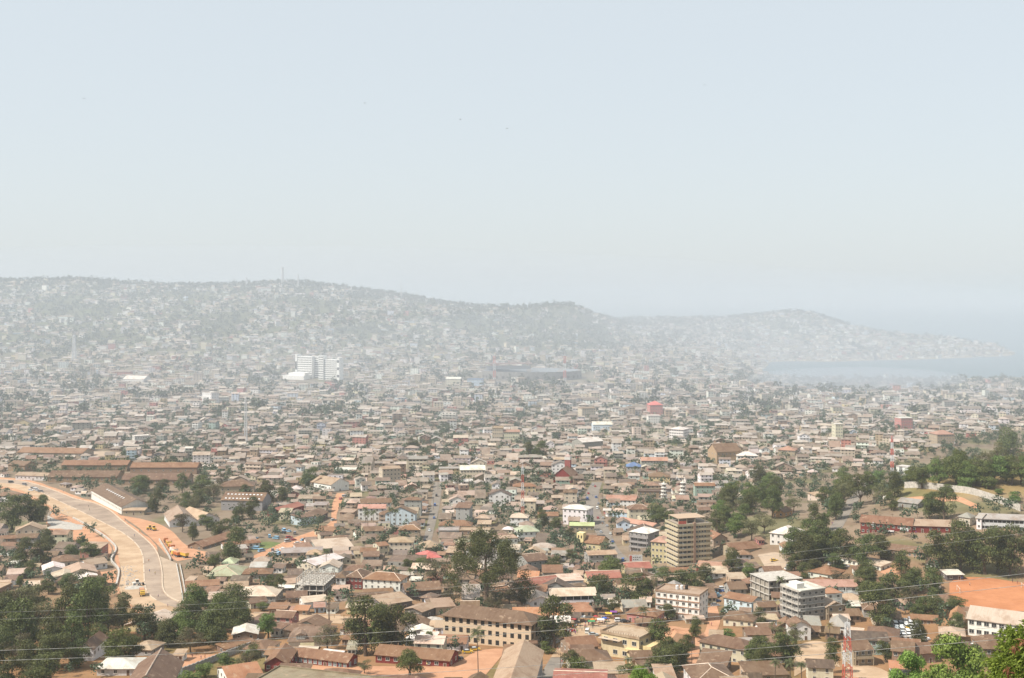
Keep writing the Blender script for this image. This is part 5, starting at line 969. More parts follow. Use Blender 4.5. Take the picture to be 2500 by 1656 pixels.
TREE_DESC = dict(mango=('dark green dense mango tree', 'broad dark leafy tree', 'round dark green tree', 'heavy dark-crowned tree'), bright=('bright green leafy tree', 'fresh green round tree'), dry=('sparse olive-brown tree', 'thin dry-leaved tree'), tall=('tall airy green tree', 'tall loose-crowned tree'), vivid=('vivid green leafy tree', 'vivid leafy crown'), bush=('low green bush', 'small leafy shrub'))
def tree_at(x, y, wdt, h, kind, label=None, z=None):
    v = random.randrange(len(TREES[kind])); cm, tm = TREES[kind][v]; z = gz(x, y) if z is None else z
    r = empty('tree' if kind != 'bush' else 'bush', (x, y, z), random.uniform(0, 6.28)); hc = min(h, wdt * 1.25); inst('trunk', tm, r, scale=(max(wdt, h * 0.6), max(wdt, h * 0.6), h)); inst('crown', cm, r, (0, 0, h - hc), scale=(wdt, wdt, hc)); markdisc(x, y, wdt * 0.18)
    px, py = proj(x, y, z + h * 0.5); d = TREE_DESC[kind]; tag(r, label or (d[v % len(d)] + '|'), 'tree' if kind != 'bush' else 'bush', 'trees in the near town' if kind != 'bush' else 'bushes in the near town', (px, py)); NT[0] += 1; TPX.append((x, y, wdt)); return r
def TR(px, py, wpx, hpx, kind='mango', label=None):
    p = G(px, py); s_ = p.y / F; return tree_at(p.x, p.y, wpx * s_ * 1.06, hpx * s_ * 1.02, kind, label, p.z)
for t in [(45, 1605, 115, 135), (8, 1560, 80, 100), (115, 1672, 115, 85), (70, 1640, 80, 70), (122, 1560, 90, 95, 'dry'), (165, 1566, 95, 125, 'tall'), (215, 1572, 120, 145, 'tall'), (265, 1562, 100, 125, 'dry'), (300, 1552, 70, 95, 'tall'), (352, 1562, 78, 86), (295, 1628, 92, 98, 'bright'), (245, 1590, 80, 60), (190, 1592, 80, 60),
          (165, 1442, 52, 38), (118, 1452, 46, 36), (240, 1436, 62, 28, 'dry'), (75, 1410, 44, 36), (48, 1394, 42, 40), (50, 1444, 26, 40, 'bright'), (28, 1292, 84, 82), (76, 1286, 82, 78), (104, 1272, 52, 60), (115, 1337, 46, 42), (60, 1372, 56, 52), (100, 1377, 62, 56), (118, 1357, 42, 42), (175, 1368, 46, 36), (222, 1368, 56, 46), (200, 1334, 30, 24, 'bright'),
          (382, 1252, 46, 52), (455, 1238, 58, 34, 'dry'), (494, 1220, 70, 56), (400, 1202, 46, 34), (345, 1197, 62, 34), (540, 1312, 58, 46), (583, 1284, 44, 44), (470, 1320, 34, 42), (575, 1372, 74, 74), (524, 1390, 46, 40, 'bright'), (592, 1268, 52, 42, 'dry'), (650, 1236, 60, 60), (690, 1230, 40, 36), (505, 1296, 50, 40),
          (575, 1522, 112, 86), (540, 1500, 60, 50), (455, 1558, 95, 82), (520, 1574, 98, 92), (465, 1594, 84, 60, 'dry'), (410, 1580, 70, 62), (485, 1478, 54, 42), (655, 1560, 64, 66, 'bright'), (800, 1588, 80, 58, 'dry'), (30, 1690, 90, 80), (75, 1700, 80, 70), (680, 1458, 48, 48), (660, 1440, 40, 34), (500, 1654, 64, 44, 'bush'), (560, 1628, 60, 40, 'bush'), (610, 1608, 52, 36, 'bush'), (460, 1676, 84, 44, 'bush'), (640, 1492, 42, 26, 'bush'),
          (893, 1602, 118, 138), (968, 1600, 108, 116), (930, 1590, 80, 110), (1000, 1652, 82, 66, 'bright'), (1050, 1574, 28, 34, 'bright'), (862, 1434, 26, 28, 'bright'), (890, 1645, 42, 36, 'dry'), (1000, 1398, 38, 34), (1065, 1430, 86, 70, 'dry'), (1108, 1478, 64, 52, 'dry'), (1244, 1478, 74, 44, 'dry'), (1030, 1400, 44, 40, 'bright'),
          (1353, 1582, 96, 120), (1340, 1596, 46, 34, 'bush'), (1282, 1574, 44, 56), (1275, 1484, 52, 40, 'dry'), (1463, 1460, 76, 54), (1487, 1410, 84, 50, 'bright'), (1555, 1472, 90, 68), (1592, 1472, 32, 66, 'dry'), (1496, 1498, 42, 40), (1625, 1442, 64, 50), (1680, 1444, 84, 52), (1722, 1424, 54, 44), (1606, 1602, 80, 80), (1615, 1652, 104, 66), (1640, 1636, 60, 56), (1630, 1514, 48, 38), (1535, 1668, 64, 44), (1432, 1646, 42, 20, 'bush'), (1350, 1398, 50, 40), (1398, 1372, 40, 30), (1325, 1292, 40, 42), (1356, 1300, 42, 34), (1390, 1320, 34, 30),
          (1780, 1562, 56, 26, 'bush'), (1855, 1534, 42, 44), (1895, 1556, 48, 40, 'dry'), (1860, 1634, 94, 76), (1920, 1628, 84, 88), (2032, 1644, 52, 78), (1790, 1397, 58, 54), (1825, 1412, 38, 40, 'bright'), (1962, 1428, 42, 48), (1942, 1580, 60, 56, 'dry'), (2052, 1428, 62, 34, 'dry'), (1945, 1527, 28, 22, 'bush'), (1985, 1527, 42, 20, 'bush'), (1700, 1560, 40, 50), (1672, 1610, 50, 60),
          (2140, 1534, 100, 96), (2120, 1470, 66, 56), (2180, 1474, 95, 68), (2115, 1422, 64, 50), (2275, 1468, 80, 78), (2282, 1506, 64, 50), (2335, 1492, 74, 30), (2200, 1404, 54, 56), (2225, 1440, 60, 46), (2297, 1608, 50, 52), (2162, 1618, 48, 54), (2440, 1612, 48, 34, 'bush'), (2240, 1512, 60, 36),
          (2298, 1402, 84, 110), (2345, 1398, 94, 112), (2405, 1402, 100, 118), (2465, 1407, 94, 116), (2515, 1412, 84, 116), (2375, 1392, 70, 96), (2435, 1398, 70, 100),
          (1965, 1384, 74, 76), (2010, 1374, 76, 72), (2060, 1374, 80, 72), (2110, 1379, 80, 76), (2152, 1368, 64, 58), (1990, 1402, 50, 40), (1940, 1396, 44, 40), (2040, 1392, 50, 36),
          (2060, 1238, 76, 88), (2100, 1236, 76, 92, 'tall'), (2150, 1236, 64, 80), (2184, 1214, 64, 74), (2040, 1270, 62, 76), (2016, 1296, 44, 60, 'bright'), (1990, 1302, 62, 84, 'tall'), (1937, 1252, 62, 58), (1890, 1244, 58, 64), (1860, 1240, 54, 70), (1830, 1258, 64, 64), (1790, 1262, 74, 64), (2175, 1247, 48, 50), (2275, 1248, 42, 50), (2305, 1270, 64, 76), (2268, 1268, 52, 54), (2075, 1215, 60, 70, 'dry'), (2125, 1205, 60, 66), (1760, 1236, 50, 46),
          (2250, 1194, 64, 56), (2290, 1190, 64, 66, 'bright'), (2335, 1184, 76, 78), (2385, 1186, 76, 70, 'bright'), (2430, 1180, 76, 66, 'bright'), (2470, 1184, 64, 70), (2505, 1190, 64, 76), (2465, 1132, 80, 80), (2225, 1186, 52, 46, 'bright'), (2480, 1228, 44, 30, 'bush'), (2360, 1196, 60, 40, 'bush'), (2410, 1194, 60, 40, 'bush'), (2310, 1204, 44, 24, 'bush'), (2440, 1206, 30, 16, 'bush'),
          (1602, 1276, 58, 44), (1628, 1284, 60, 44), (1718, 1286, 72, 54), (1752, 1304, 74, 66), (1795, 1312, 84, 74), (1835, 1322, 84, 74), (1865, 1304, 72, 68), (1815, 1286, 70, 60), (1770, 1280, 60, 50),
          (757, 1190, 54, 52), (1010, 1100, 40, 30), (1320, 1118, 50, 36), (1290, 1116, 40, 34)]:
    if 1700 < t[0] < 2200 and t[1] < 1330: t = (t[0], t[1], t[2] * 0.82, t[3] * 0.8, t[4] if len(t) > 4 else ('mango', 'bright', 'dry')[t[0] % 3])
    elif t[0] > 2210 and t[1] < 1200 and len(t) == 4 and t[1] > 1140: t = t + ('bright',)
    TR(*t)
def grove(poly, n, w0, w1, kinds, seed, asp=(0.85, 1.15)):
    rg = random.Random(seed); k = 0; xs = [p[0] for p in poly]; ys = [p[1] for p in poly]; pts = []
    for _ in range(4000):
        if k >= n: break
        px, py = rg.uniform(min(xs), max(xs)), rg.uniform(min(ys), max(ys)); c = False; j = len(poly) - 1
        for i in range(len(poly)):
            if (poly[i][1] > py) != (poly[j][1] > py) and px < (poly[j][0] - poly[i][0]) * (py - poly[i][1]) / (poly[j][1] - poly[i][1]) + poly[i][0]: c = not c
            j = i
        if not c or any((px - a) ** 2 + 4 * (py - b) ** 2 < (w0 * 0.42) ** 2 for a, b in pts): continue
        p = G(px, py); sx, sy = rectpts(p.x, p.y, 2, 2, 0)
        if not free(sx, sy): continue
        w_ = rg.uniform(w0, w1); pts.append((px, py)); TR(px, py, w_, w_ * rg.uniform(*asp), rg.choice(kinds)); k += 1
grove([(0, 1480), (150, 1462), (300, 1470), (335, 1530), (300, 1580), (190, 1610), (150, 1656), (0, 1656)], 17, 60, 100, ['mango', 'mango', 'tall', 'dry'], 1)
grove([(420, 1530), (500, 1500), (600, 1520), (590, 1560), (520, 1596), (430, 1600)], 7, 60, 90, ['mango', 'mango', 'bright'], 2)
grove([(2220, 1176), (2290, 1160), (2500, 1150), (2530, 1185), (2400, 1192), (2240, 1196)], 10, 50, 72, ['bright', 'bright', 'dry'], 3)
grove([(1750, 1235), (1850, 1190), (2000, 1185), (2190, 1175), (2180, 1225), (2100, 1245), (2010, 1290), (1900, 1260), (1850, 1310), (1760, 1320)], 13, 46, 68, ['mango', 'bright', 'tall', 'bright'], 4)
grove([(1930, 1345), (2160, 1345), (2170, 1375), (1940, 1390)], 6, 52, 72, ['mango', 'tall'], 5)
grove([(2090, 1440), (2320, 1430), (2330, 1490), (2240, 1520), (2100, 1520)], 7, 46, 70, ['mango', 'mango', 'dry'], 6)
grove([(200, 1185), (480, 1188), (640, 1210), (640, 1300), (560, 1330), (430, 1300)], 10, 34, 58, ['mango', 'dry', 'tall'], 7)
# the great half-bare cotton tree
def cotton():
    p = G(1186, 1487); s_ = p.y / F; Hh = 168 * s_; r = empty('cotton_tree', p); rg = np.random.default_rng(3); mb = MB(); tips = []
    mb.tube([(0, 0, -2), (0, 0, 0), (0.2, 0, Hh * 0.2), (0.1, 0.3, Hh * 0.42), (-0.2, 0.2, Hh * 0.62), (0.2, 0, Hh * 0.8)], [2.7, 2.1, 1.3, 1.05, 0.7, 0.35], 10)
    for i in range(7): a = i * 0.9; mb.bar((math.cos(a) * 3.4, math.sin(a) * 3.4, -1.5), (math.cos(a) * 0.7, math.sin(a) * 0.7, 4.5), 0.5, 0, 5, 0.25)
    def grow(o, d, L, rad, lv):
        d = d.normalized(); e = o + d * L; m_ = o + d * L * 0.5 + Vector(rg.normal(size=3)) * L * 0.06; mb.tube([o, m_, e], [rad, rad * 0.75, rad * 0.45], 5 if lv < 2 else 3)
        if lv >= 3: tips.append(e); tips.append(m_); return
        for k in range(3 if lv < 2 else 2): grow(e if k else m_ * 0.4 + e * 0.6, d * 0.9 + Vector(rg.normal(size=3)) * 0.55 + Vector((0, 0, 0.12)), L * rg.uniform(0.5, 0.72), rad * 0.5, lv + 1)
    for i in range(15):
        z = Hh * (0.3 + 0.5 * i / 14); a = i * 2.4; grow(Vector((0.1, 0.1, z)), Vector((math.cos(a), math.sin(a), 0.15 + 0.5 * i / 14)), Hh * (0.335 - 0.010 * i), 0.36 - 0.012 * i, 0)
    mb.build('trunk', M['bark'], r); T = np.array([[*t] for t in tips]); n = 34000; k = rg.integers(0, len(T), n); P = T[k] + rg.normal(size=(n, 3)) * 1.25; N = rg.normal(size=(n, 3)); N /= np.linalg.norm(N, axis=1)[:, None]
    inst('crown', np_mesh('crown', quads_mesh('', P, N, 0.31, None, 0.7, 5), 4, [M['leaf']]), r); markdisc(p.x, p.y, 5); tagpx(r, 'huge half-bare cotton tree with thick trunk above the brick school', 'tree', Hh / 2, 'huge cotton tree')
cotton()
# coconut palms
def frond_mesh(seed, mat):
    r = np.random.default_rng(seed); V = []; n = 16
    def pt(t): return np.array([0, t * 2.6, 0.9 * math.sin(t * 2.0) * 0.8 - 1.5 * t * t])
    for i in range(n):
        a, b = pt(i / n), pt((i + 1) / n); w_ = 0.05 * (1 - i / n) + 0.015; V += [a + [-w_, 0, 0], a + [w_, 0, 0], b + [w_, 0, 0], b + [-w_, 0, 0]]
        for s_ in (-1, 1):
            L = 0.75 * math.sin(math.pi * min(0.98, (i + 1.5) / (n + 1.5))) + 0.12; t_ = a + (b - a) * r.random(); e = t_ + np.array([s_ * L * 0.8, L * 0.45, -L * 0.55]); q = (b - a) * 0.85; V += [t_, t_ + q, e + q * 0.35, e]
    return np_mesh('frond', np.array(V), 4, [M[mat]])
FR = [frond_mesh(1, 'frond'), frond_mesh(2, 'frond'), frond_mesh(3, 'frond_y')]; NPALM = [0]
def palm(px, py, hpx, label=None, dry=False, xy=None, hm=None):
    if xy is None: p = G(px, py); h = hpx * p.y / F
    else: p = Vector((*xy, gz(*xy))); h = hm
    r = empty('coconut_palm', p, random.uniform(0, 6)); ln = Vector((random.uniform(-0.06, 0.06) * h, random.uniform(-0.06, 0.06) * h, 0)); k = min(1.35, max(0.8, h / 11)); hc = h - 0.9 * k; mb = MB()
    mb.tube([(0, 0, -0.6), (0, 0, 0), ln * 0.35 + Vector((0, 0, hc * 0.35)), ln * 0.75 + Vector((0, 0, hc * 0.7)), ln + Vector((0, 0, hc))], [0.3, 0.24, 0.17, 0.14, 0.13], 7); mb.build('trunk', M['bark'], r)
    for i in range(15):
        a = i * 2.399; up = 0.75 - 1.35 * i / 15; o = inst('frond', FR[2] if dry else FR[i % 2], r, (ln.x, ln.y, hc)); o.rotation_euler = (up, 0, a); o.scale = (k, k, k)
    q = MB(); 
    for i in range(5): a = i * 1.26; q.bar((ln.x + math.cos(a) * 0.1, ln.y + math.sin(a) * 0.1, hc), (ln.x + math.cos(a) * 0.3, ln.y + math.sin(a) * 0.3, hc - 0.35), 0.14, 0, 6, 0.12)
    q.build('coconut', M['leaf_b'], r); markdisc(p.x, p.y, 1.2); NPALM[0] += 1; px, py = proj(p.x, p.y, p.z + h * 0.8); tag(r, label or ('yellowing coconut palm|' if dry else ('tall slender coconut palm|' if h > 10 else 'short coconut palm|')), 'palm', 'coconut palms', (px, py)); return r
palm(1168, 1668, 130, 'very tall coconut palm standing in front of the brick school')
for q in [(803, 1516, 60), (857, 1530, 66), (1004, 1432, 44), (959, 1420, 38), (1566, 1558, 76), (1534, 1645, 40), (1906, 1470, 62), (1890, 1680, 68), (1930, 1684, 72), (1958, 1676, 58), (797, 1394, 54), (772, 1384, 34), (900, 1308, 60), (913, 1294, 48), (953, 1290, 50), (966, 1290, 46), (893, 1278, 40), (2120, 1316, 40), (1240, 1200, 32), (1517, 1170, 34), (1552, 1174, 36), (1394, 1196, 32), (1664, 1178, 32), (1965, 1200, 36), (1990, 1196, 36), (1145, 1190, 30), (1116, 1184, 32), (888, 1162, 30), (900, 1160, 30), (1090, 1392, 36)]: palm(*q)
palm(2024, 1572, 52, 'yellowing coconut palm beside the lattice tower', True)

# ------------------------------------------------------------------ near foreground foliage on the viewpoint's slope
def near_tree(px, top_py, d, wdt, kind, label):
    x = (px - CX) / F * d; z0 = gz(x, d); h = CAMZ - s_of(top_py) * d - z0; return tree_at(x, d, wdt, h, kind, label, z0)
near_tree(2330, 1580, 215, 15, 'vivid', 'bright green tree crown rising into the bottom right')
near_tree(2222, 1606, 225, 9, 'vivid', 'smaller bright crown left of the bright bottom right tree')
near_tree(1575, 1628, 160, 5, 'vivid', 'bright leafy tree top poking over the bottom edge below the pink-walled house')
near_tree(2420, 1640, 190, 8, 'bush', 'leafy shrub top between the bright crown and the bronze-leaved mango')
def mango_near():
    d = 66; px = 2530; x = (px - CX) / F * d; z0 = gz(x, d); h = CAMZ - s_of(1515) * d - z0; r = empty('mango_tree', (x, d, z0)); rg = np.random.default_rng(11)
    def tufts(n, size, kind):
        V = []
        for i in range(n):
            u = rg.normal(size=3); u /= np.linalg.norm(u); u[2] = abs(u[2]) * (1 if rg.random() < 0.75 else -1); u[1] = -abs(u[1]) if rg.random() < 0.7 else u[1]
            lump = 1 + 0.16 * math.sin(u[0] * 7 + 1) * math.cos(u[2] * 6); c = np.array([0, 0, h - 3.1]) + u * np.array([2.4, 2.4, 3.0]) * lump * rg.uniform(0.80, 1.02)
            for k in range(11):
                a = rg.normal(size=3) * 0.7 + u * 0.8 + np.array([0, 0, -0.35 if kind else 0.1]); a /= np.linalg.norm(a); sd = np.cross(a, rg.normal(size=3)); sd /= np.linalg.norm(sd); L = size * rg.uniform(0.7, 1.2); w_ = L * 0.13; dn = np.array([0, 0, -0.28 * L])
                p0 = c + a * L * 0.1; p1 = c + a * L * 0.55 + dn * 0.3; p2 = c + a * L + dn * 1.1; V += [p0, p1 - sd * w_, p2, p1 + sd * w_]
        return np.array(V)
    inst('crown', np_mesh('crown', tufts(2200, 0.34, 0), 4, [M['leaf_n']]), r)
    V = []
    for q in ((2446, 1560), (2428, 1612), (2462, 1545), (2472, 1622), (2440, 1640), (2492, 1590), (2455, 1648), (2482, 1545)):
        c = np.array([(q[0] - px) / F * d, -1.7, CAMZ - s_of(q[1]) * d - z0])
        for k in range(26):
            a = rg.normal(size=3) * 0.55 + np.array([0, 0, -0.6]); a /= np.linalg.norm(a); sd = np.cross(a, rg.normal(size=3)); sd /= np.linalg.norm(sd); L = 0.34 * rg.uniform(0.7, 1.2); c2 = c + rg.normal(size=3) * 0.09; V += [c2, c2 + a * L * 0.5 - sd * 0.04, c2 + a * L, c2 + a * L * 0.5 + sd * 0.04]
    inst('young_leaves', np_mesh('young_leaves', np.array(V), 4, [M['leaf_o']]), r)
    mb = MB(); mb.tube([(0, 0, -1), (0.1, 0, h * 0.4), (0, 0, h - 3)], [0.45, 0.3, 0.12], 8)
    for i in range(9): a = i * 0.7; mb.tube([(0, 0, h - 5 + i * 0.3), (math.cos(a) * 1.0, math.sin(a) * 1.0, h - 3.6 + i * 0.3), (math.cos(a) * 2.0, math.sin(a) * 2.0, h - 2.6 + i * 0.2)], [0.1, 0.06, 0.02], 5)
    mb.build('trunk', M['bark'], r); tag(r, 'close mango tree with bronze young leaves at the bottom right corner', 'tree', pos=(2480, 1600)); LAND.append((2480, 1600, 'bronze-leaved mango'))
mango_near()
# ------------------------------------------------------------------ houses filling the town
def inpoly(px, py, poly):
    c = False; j = len(poly) - 1
    for i in range(len(poly)):
        if (poly[i][1] > py) != (poly[j][1] > py) and px < (poly[j][0] - poly[i][0]) * (py - poly[i][1]) / (poly[j][1] - poly[i][1]) + poly[i][0]: c = not c
        j = i
    return c
NOGO = [[(1755, 1420), (1745, 1250), (1780, 1195), (1960, 1165), (2200, 1130), (2420, 1050), (2600, 1050), (2600, 1440), (2300, 1440), (2260, 1400), (2150, 1400), (2040, 1340), (1960, 1330), (1880, 1345), (1850, 1320)],
        [(-100, 1165), (130, 1185), (300, 1250), (400, 1300), (480, 1290), (570, 1340), (470, 1395), (460, 1490), (420, 1510), (300, 1510), (270, 1420), (260, 1330), (150, 1250), (100, 1225), (-100, 1200)],
        [(-100, 1215), (120, 1200), (130, 1300), (-100, 1300)], [(110, 1250), (260, 1330), (280, 1400), (240, 1360), (130, 1310)],
        [(-100, 1450), (330, 1435), (400, 1520), (340, 1620), (420, 1640), (520, 1600), (620, 1600), (640, 1700), (-100, 1720)], [(610, 1290), (780, 1260), (800, 1300), (700, 1345), (600, 1360)],
        [(2300, 1400), (2560, 1400), (2560, 1520), (2300, 1490)], [(2180, 1515), (2275, 1515), (2275, 1575), (2180, 1575)], [(1395, 1520), (1540, 1495), (1560, 1540), (1460, 1570), (1390, 1570)], [(640, 1630), (1180, 1630), (1180, 1660), (640, 1660)], [(2200, 1640), (2600, 1600), (2600, 1800), (2200, 1800)],
        [(20, 1135), (490, 1140), (490, 1200), (200, 1190), (20, 1185)], [(180, 1175), (480, 1185), (660, 1195), (665, 1300), (560, 1330), (420, 1300), (300, 1260)]]
ROOFW = [('brown', .36), ('rust', .19), ('tan', .15), ('dark', .10), ('pale', .09), ('grey', .04), ('pink', .02), ('red', .01), ('white', .02), ('orange', .005)]
WALLW = [('cream', .24), ('white', .22), ('tan', .16), ('grey', .14), ('mud', .12), ('yellow', .04), ('pink', .03), ('paleblue', .03), ('green', .02)]
def pick(W): return random.choices([a for a, b in W], [b for a, b in W])[0]
PLACED = []
def try_house(x, y, L, D, ang, m_=0.7):
    xs, ys = rectpts(x, y, L, D, ang, m_)
    if not free(xs, ys): return False
    xs, ys = rectpts(x, y, L, D, ang, 0.0); mark(xs, ys); return True
MIDT = []                                                     # mid-town trees take their ground before the houses fill in
my = np.sqrt(rng.uniform(620 ** 2, 1700 ** 2, 7200)); mu = rng.uniform(-0.46, 0.46, 7200); mx = mu * my; mz = GZ(mx, my); mc = vnoise(mx, my, 150, 61) + 0.5 * vnoise(mx, my, 60, 62)
for i in range(7200):
    if mc[i] < 0.30 and random.random() > 0.09: continue
    px, py = proj(mx[i], my[i], mz[i]); wd = random.uniform(5, 12); sx, sy = rectpts(mx[i], my[i], wd * 0.5, wd * 0.5, 0)
    if any(inpoly(px, py, q) for q in NOGO[1:2] + NOGO[3:4] + NOGO[6:9]) or not free(sx, sy): continue
    markdisc(mx[i], my[i], wd * 0.22); MIDT.append((float(mx[i]), float(my[i]), float(mz[i]), wd, wd * random.uniform(0.75, 1.1)))
N1 = 60000
ry = np.sqrt(rng.uniform(380 ** 2, 1720 ** 2, N1)); ru = rng.uniform(-0.47, 0.47, N1); rx = ru * ry; rz_ = GZ(rx, ry); rpx, rpy = CX + F * ru, HY + F * (CAMZ - rz_) / ry
an = 0.16 * vnoise(rx, ry, 260, 21) + np.where(ru < -0.12, 0.25 * vnoise(rx, ry, 200, 22), 0) + np.where(ru > 0.25, -0.22, 0)
order = np.argsort(np.arange(N1) // (N1 // 4), kind='stable')
for i in order:
    ph = int(i // (N1 // 4)); px, py = rpx[i], rpy[i]
    if any(inpoly(px, py, q) for q in NOGO): continue
    big = 1 if ph == 0 else (0.85 if ph == 1 else (0.62 if ph == 2 else 0.45))
    L = random.choice((random.uniform(7, 13), random.uniform(8.5, 17), random.uniform(12, 24) if ph == 0 else 10)) * big; D = random.uniform(7.5, 11.5) * (0.55 + 0.45 * big)
    if random.random() < 0.22: L, D = D, L
    a = float(an[i]) + random.gauss(0, 0.05 if ph < 2 else 0.16)
    if not try_house(rx[i], ry[i], L, D, a, (1.0, 0.7, 0.5, 0.35)[ph] + (0.5 if ry[i] > 900 else 0)): continue
    fl = 1
    if ph < 2: fl = random.choices([1, 2, 3, 4], [.58, .33, .07, .02])[0] if ry[i] > 820 else random.choices([1, 2], [.8, .2])[0]
    PLACED.append(dict(x=float(rx[i]), y=float(ry[i]), z=float(rz_[i]), L=L, D=D, a=a, fl=fl, h=fl * random.uniform(2.7, 3.2) + (0.3 if fl == 1 else 0) - (0.5 if ph == 3 else 0), px=float(px), py=float(py), rc=pick(ROOFW), wc=pick(WALLW), roof=random.choices(['gable_x', 'hip', 'gable_y', 'shed', 'flat'], [.45, .22, .10, .17, .06])[0] if ph < 3 else random.choice(['shed', 'gable_x']), rise=0))
for h_ in PLACED:
    h_['rise'] = {'gable_x': h_['D'] * random.uniform(.16, .25), 'gable_y': h_['L'] * random.uniform(.16, .25), 'hip': min(h_['L'], h_['D']) * random.uniform(.18, .28), 'shed': h_['D'] * random.uniform(.08, .15), 'flat': 0.6}[h_['roof']]
PLACED.sort(key=lambda h_: -(h_['L'] * (h_['h'] + 3)) / h_['y'] ** 2)
NIND = max(0, 298 - NBLD[0]); indiv = []; stuffh = []
for h_ in PLACED:
    if len(indiv) < NIND and -20 < h_['px'] < 2520 and h_['py'] < 1668 and h_['y'] < 1000: indiv.append(h_)
    else: stuffh.append(h_)
ROOFN = dict(gable_x='gabled', gable_y='front-gabled', hip='hipped', shed='sloping', flat='flat'); RCN = dict(brown='brown', rust='rusty', tan='tan', dark='dark', pale='pale', grey='grey', pink='pinkish', red='red', white='white', orange='orange'); WCN = dict(mud='earth-coloured', paleblue='pale-blue')
for h_ in indiv:
    r = building('house', h_['x'], h_['y'], h_['a'], h_['L'], h_['D'], h_['h'], h_['roof'], h_['rise'], floors=h_['fl'], nwin=max(2, int(h_['L'] / 3.6)), wall=h_['wc'], rc=h_['rc'], sidewin=max(1, int(h_['D'] / 5)), ridge=random.random() < 0.15, balcony=h_['fl'] == 2 and random.random() < 0.35, ww=random.choice((0.9, 1.1, 1.3)))
    w_ = WCN.get(h_['wc'], h_['wc']); st = ('two-storey ' if h_['fl'] == 2 else 'tall ') if h_['fl'] > 1 else ('small ' if h_['L'] * h_['D'] < 60 else ('long ' if h_['L'] > 13 else ''))
    tag(r, '%s%s house, %s %s roof|' % (st, w_, RCN[h_['rc']], ROOFN[h_['roof']]), 'house', 'houses of the near town', proj(h_['x'], h_['y'], h_['z'] + h_['h'] / 2))
# far town: jittered scatter over the plain, hills and peninsula
def scatter(n, d0, d1, seed, dens):
    r = np.random.default_rng(seed); y = np.sqrt(r.uniform(d0 ** 2, d1 ** 2, n)); u = r.uniform(-0.46, 0.46, n); x = u * y; z = GZ(x, y); k = (z > 1.2) & (r.random(n) < dens(x, y, z)); return x[k], y[k], z[k]
def spaced(x, y, cell):
    seen = set(); out = []
    for i in range(len(x)):
        k = (int(x[i] // cell), int(y[i] // cell))
        if k not in seen: seen.add(k); out.append(i)
    return np.array(out)
_st = bpy.data.objects['stadium'].location; _ho = bpy.data.objects['hospital'].location; STX, STY, HOX, HOY = _st.x, _st.y, _ho.x, _ho.y
FARW = [('white', .42), ('cream', .30), ('tan', .10), ('grey', .08), ('yellow', .03), ('pink', .03), ('paleblue', .04)]
def dens_h(x, y, z):
    n_ = vnoise(x, y, 240, 31); hill = np.clip((z - 50) / 60, 0, 1); u = x / y
    st_ = np.where((np.abs(x - STX) < 130) & (y > STY - 130) & (y < STY + 110), 0.0, 1.0) * np.where((np.abs(x - HOX) < 75) & (y > HOY - 75) & (y < HOY + 45), 0.0, 1.0)
    field = (u > 0.2) & (y > 2500) & (y < 3100); bluff = np.exp(-(((u - 0.035) / 0.05) ** 2)) * (y > 3000)
    return np.clip(0.90 - hill * 0.42 + n_ * (0.28 + 0.75 * hill), 0.03, 1) * np.where(field, 0.12, 1) * (1 - 0.75 * bluff) * st_
hx, hy, hz = scatter(30000, 1690, 5000, 5, dens_h); k = spaced(hx, hy, 14.5); hx, hy, hz = hx[k], hy[k], hz[k]
for i in range(len(hx)):
    fl = random.choices([1, 2, 3, 4, 5], [.6, .27, .09, .03, .01])[0]; L = random.uniform(8, 19); D = random.uniform(7, 12); roof = random.choice(['gable_x', 'hip', 'gable_x', 'shed', 'flat'])
    if random.random() < 0.025: L *= 2.4; D *= 1.5
    stuffh.append(dict(x=float(hx[i]), y=float(hy[i]), z=float(hz[i]), L=L, D=D, a=random.gauss(0, 0.22), fl=fl, h=fl * 3.0 + 0.3, rc=pick(ROOFW), wc=pick(FARW), roof=roof, rise={'gable_x': D * .2, 'hip': D * .22, 'shed': D * .1, 'flat': .5}[roof]))
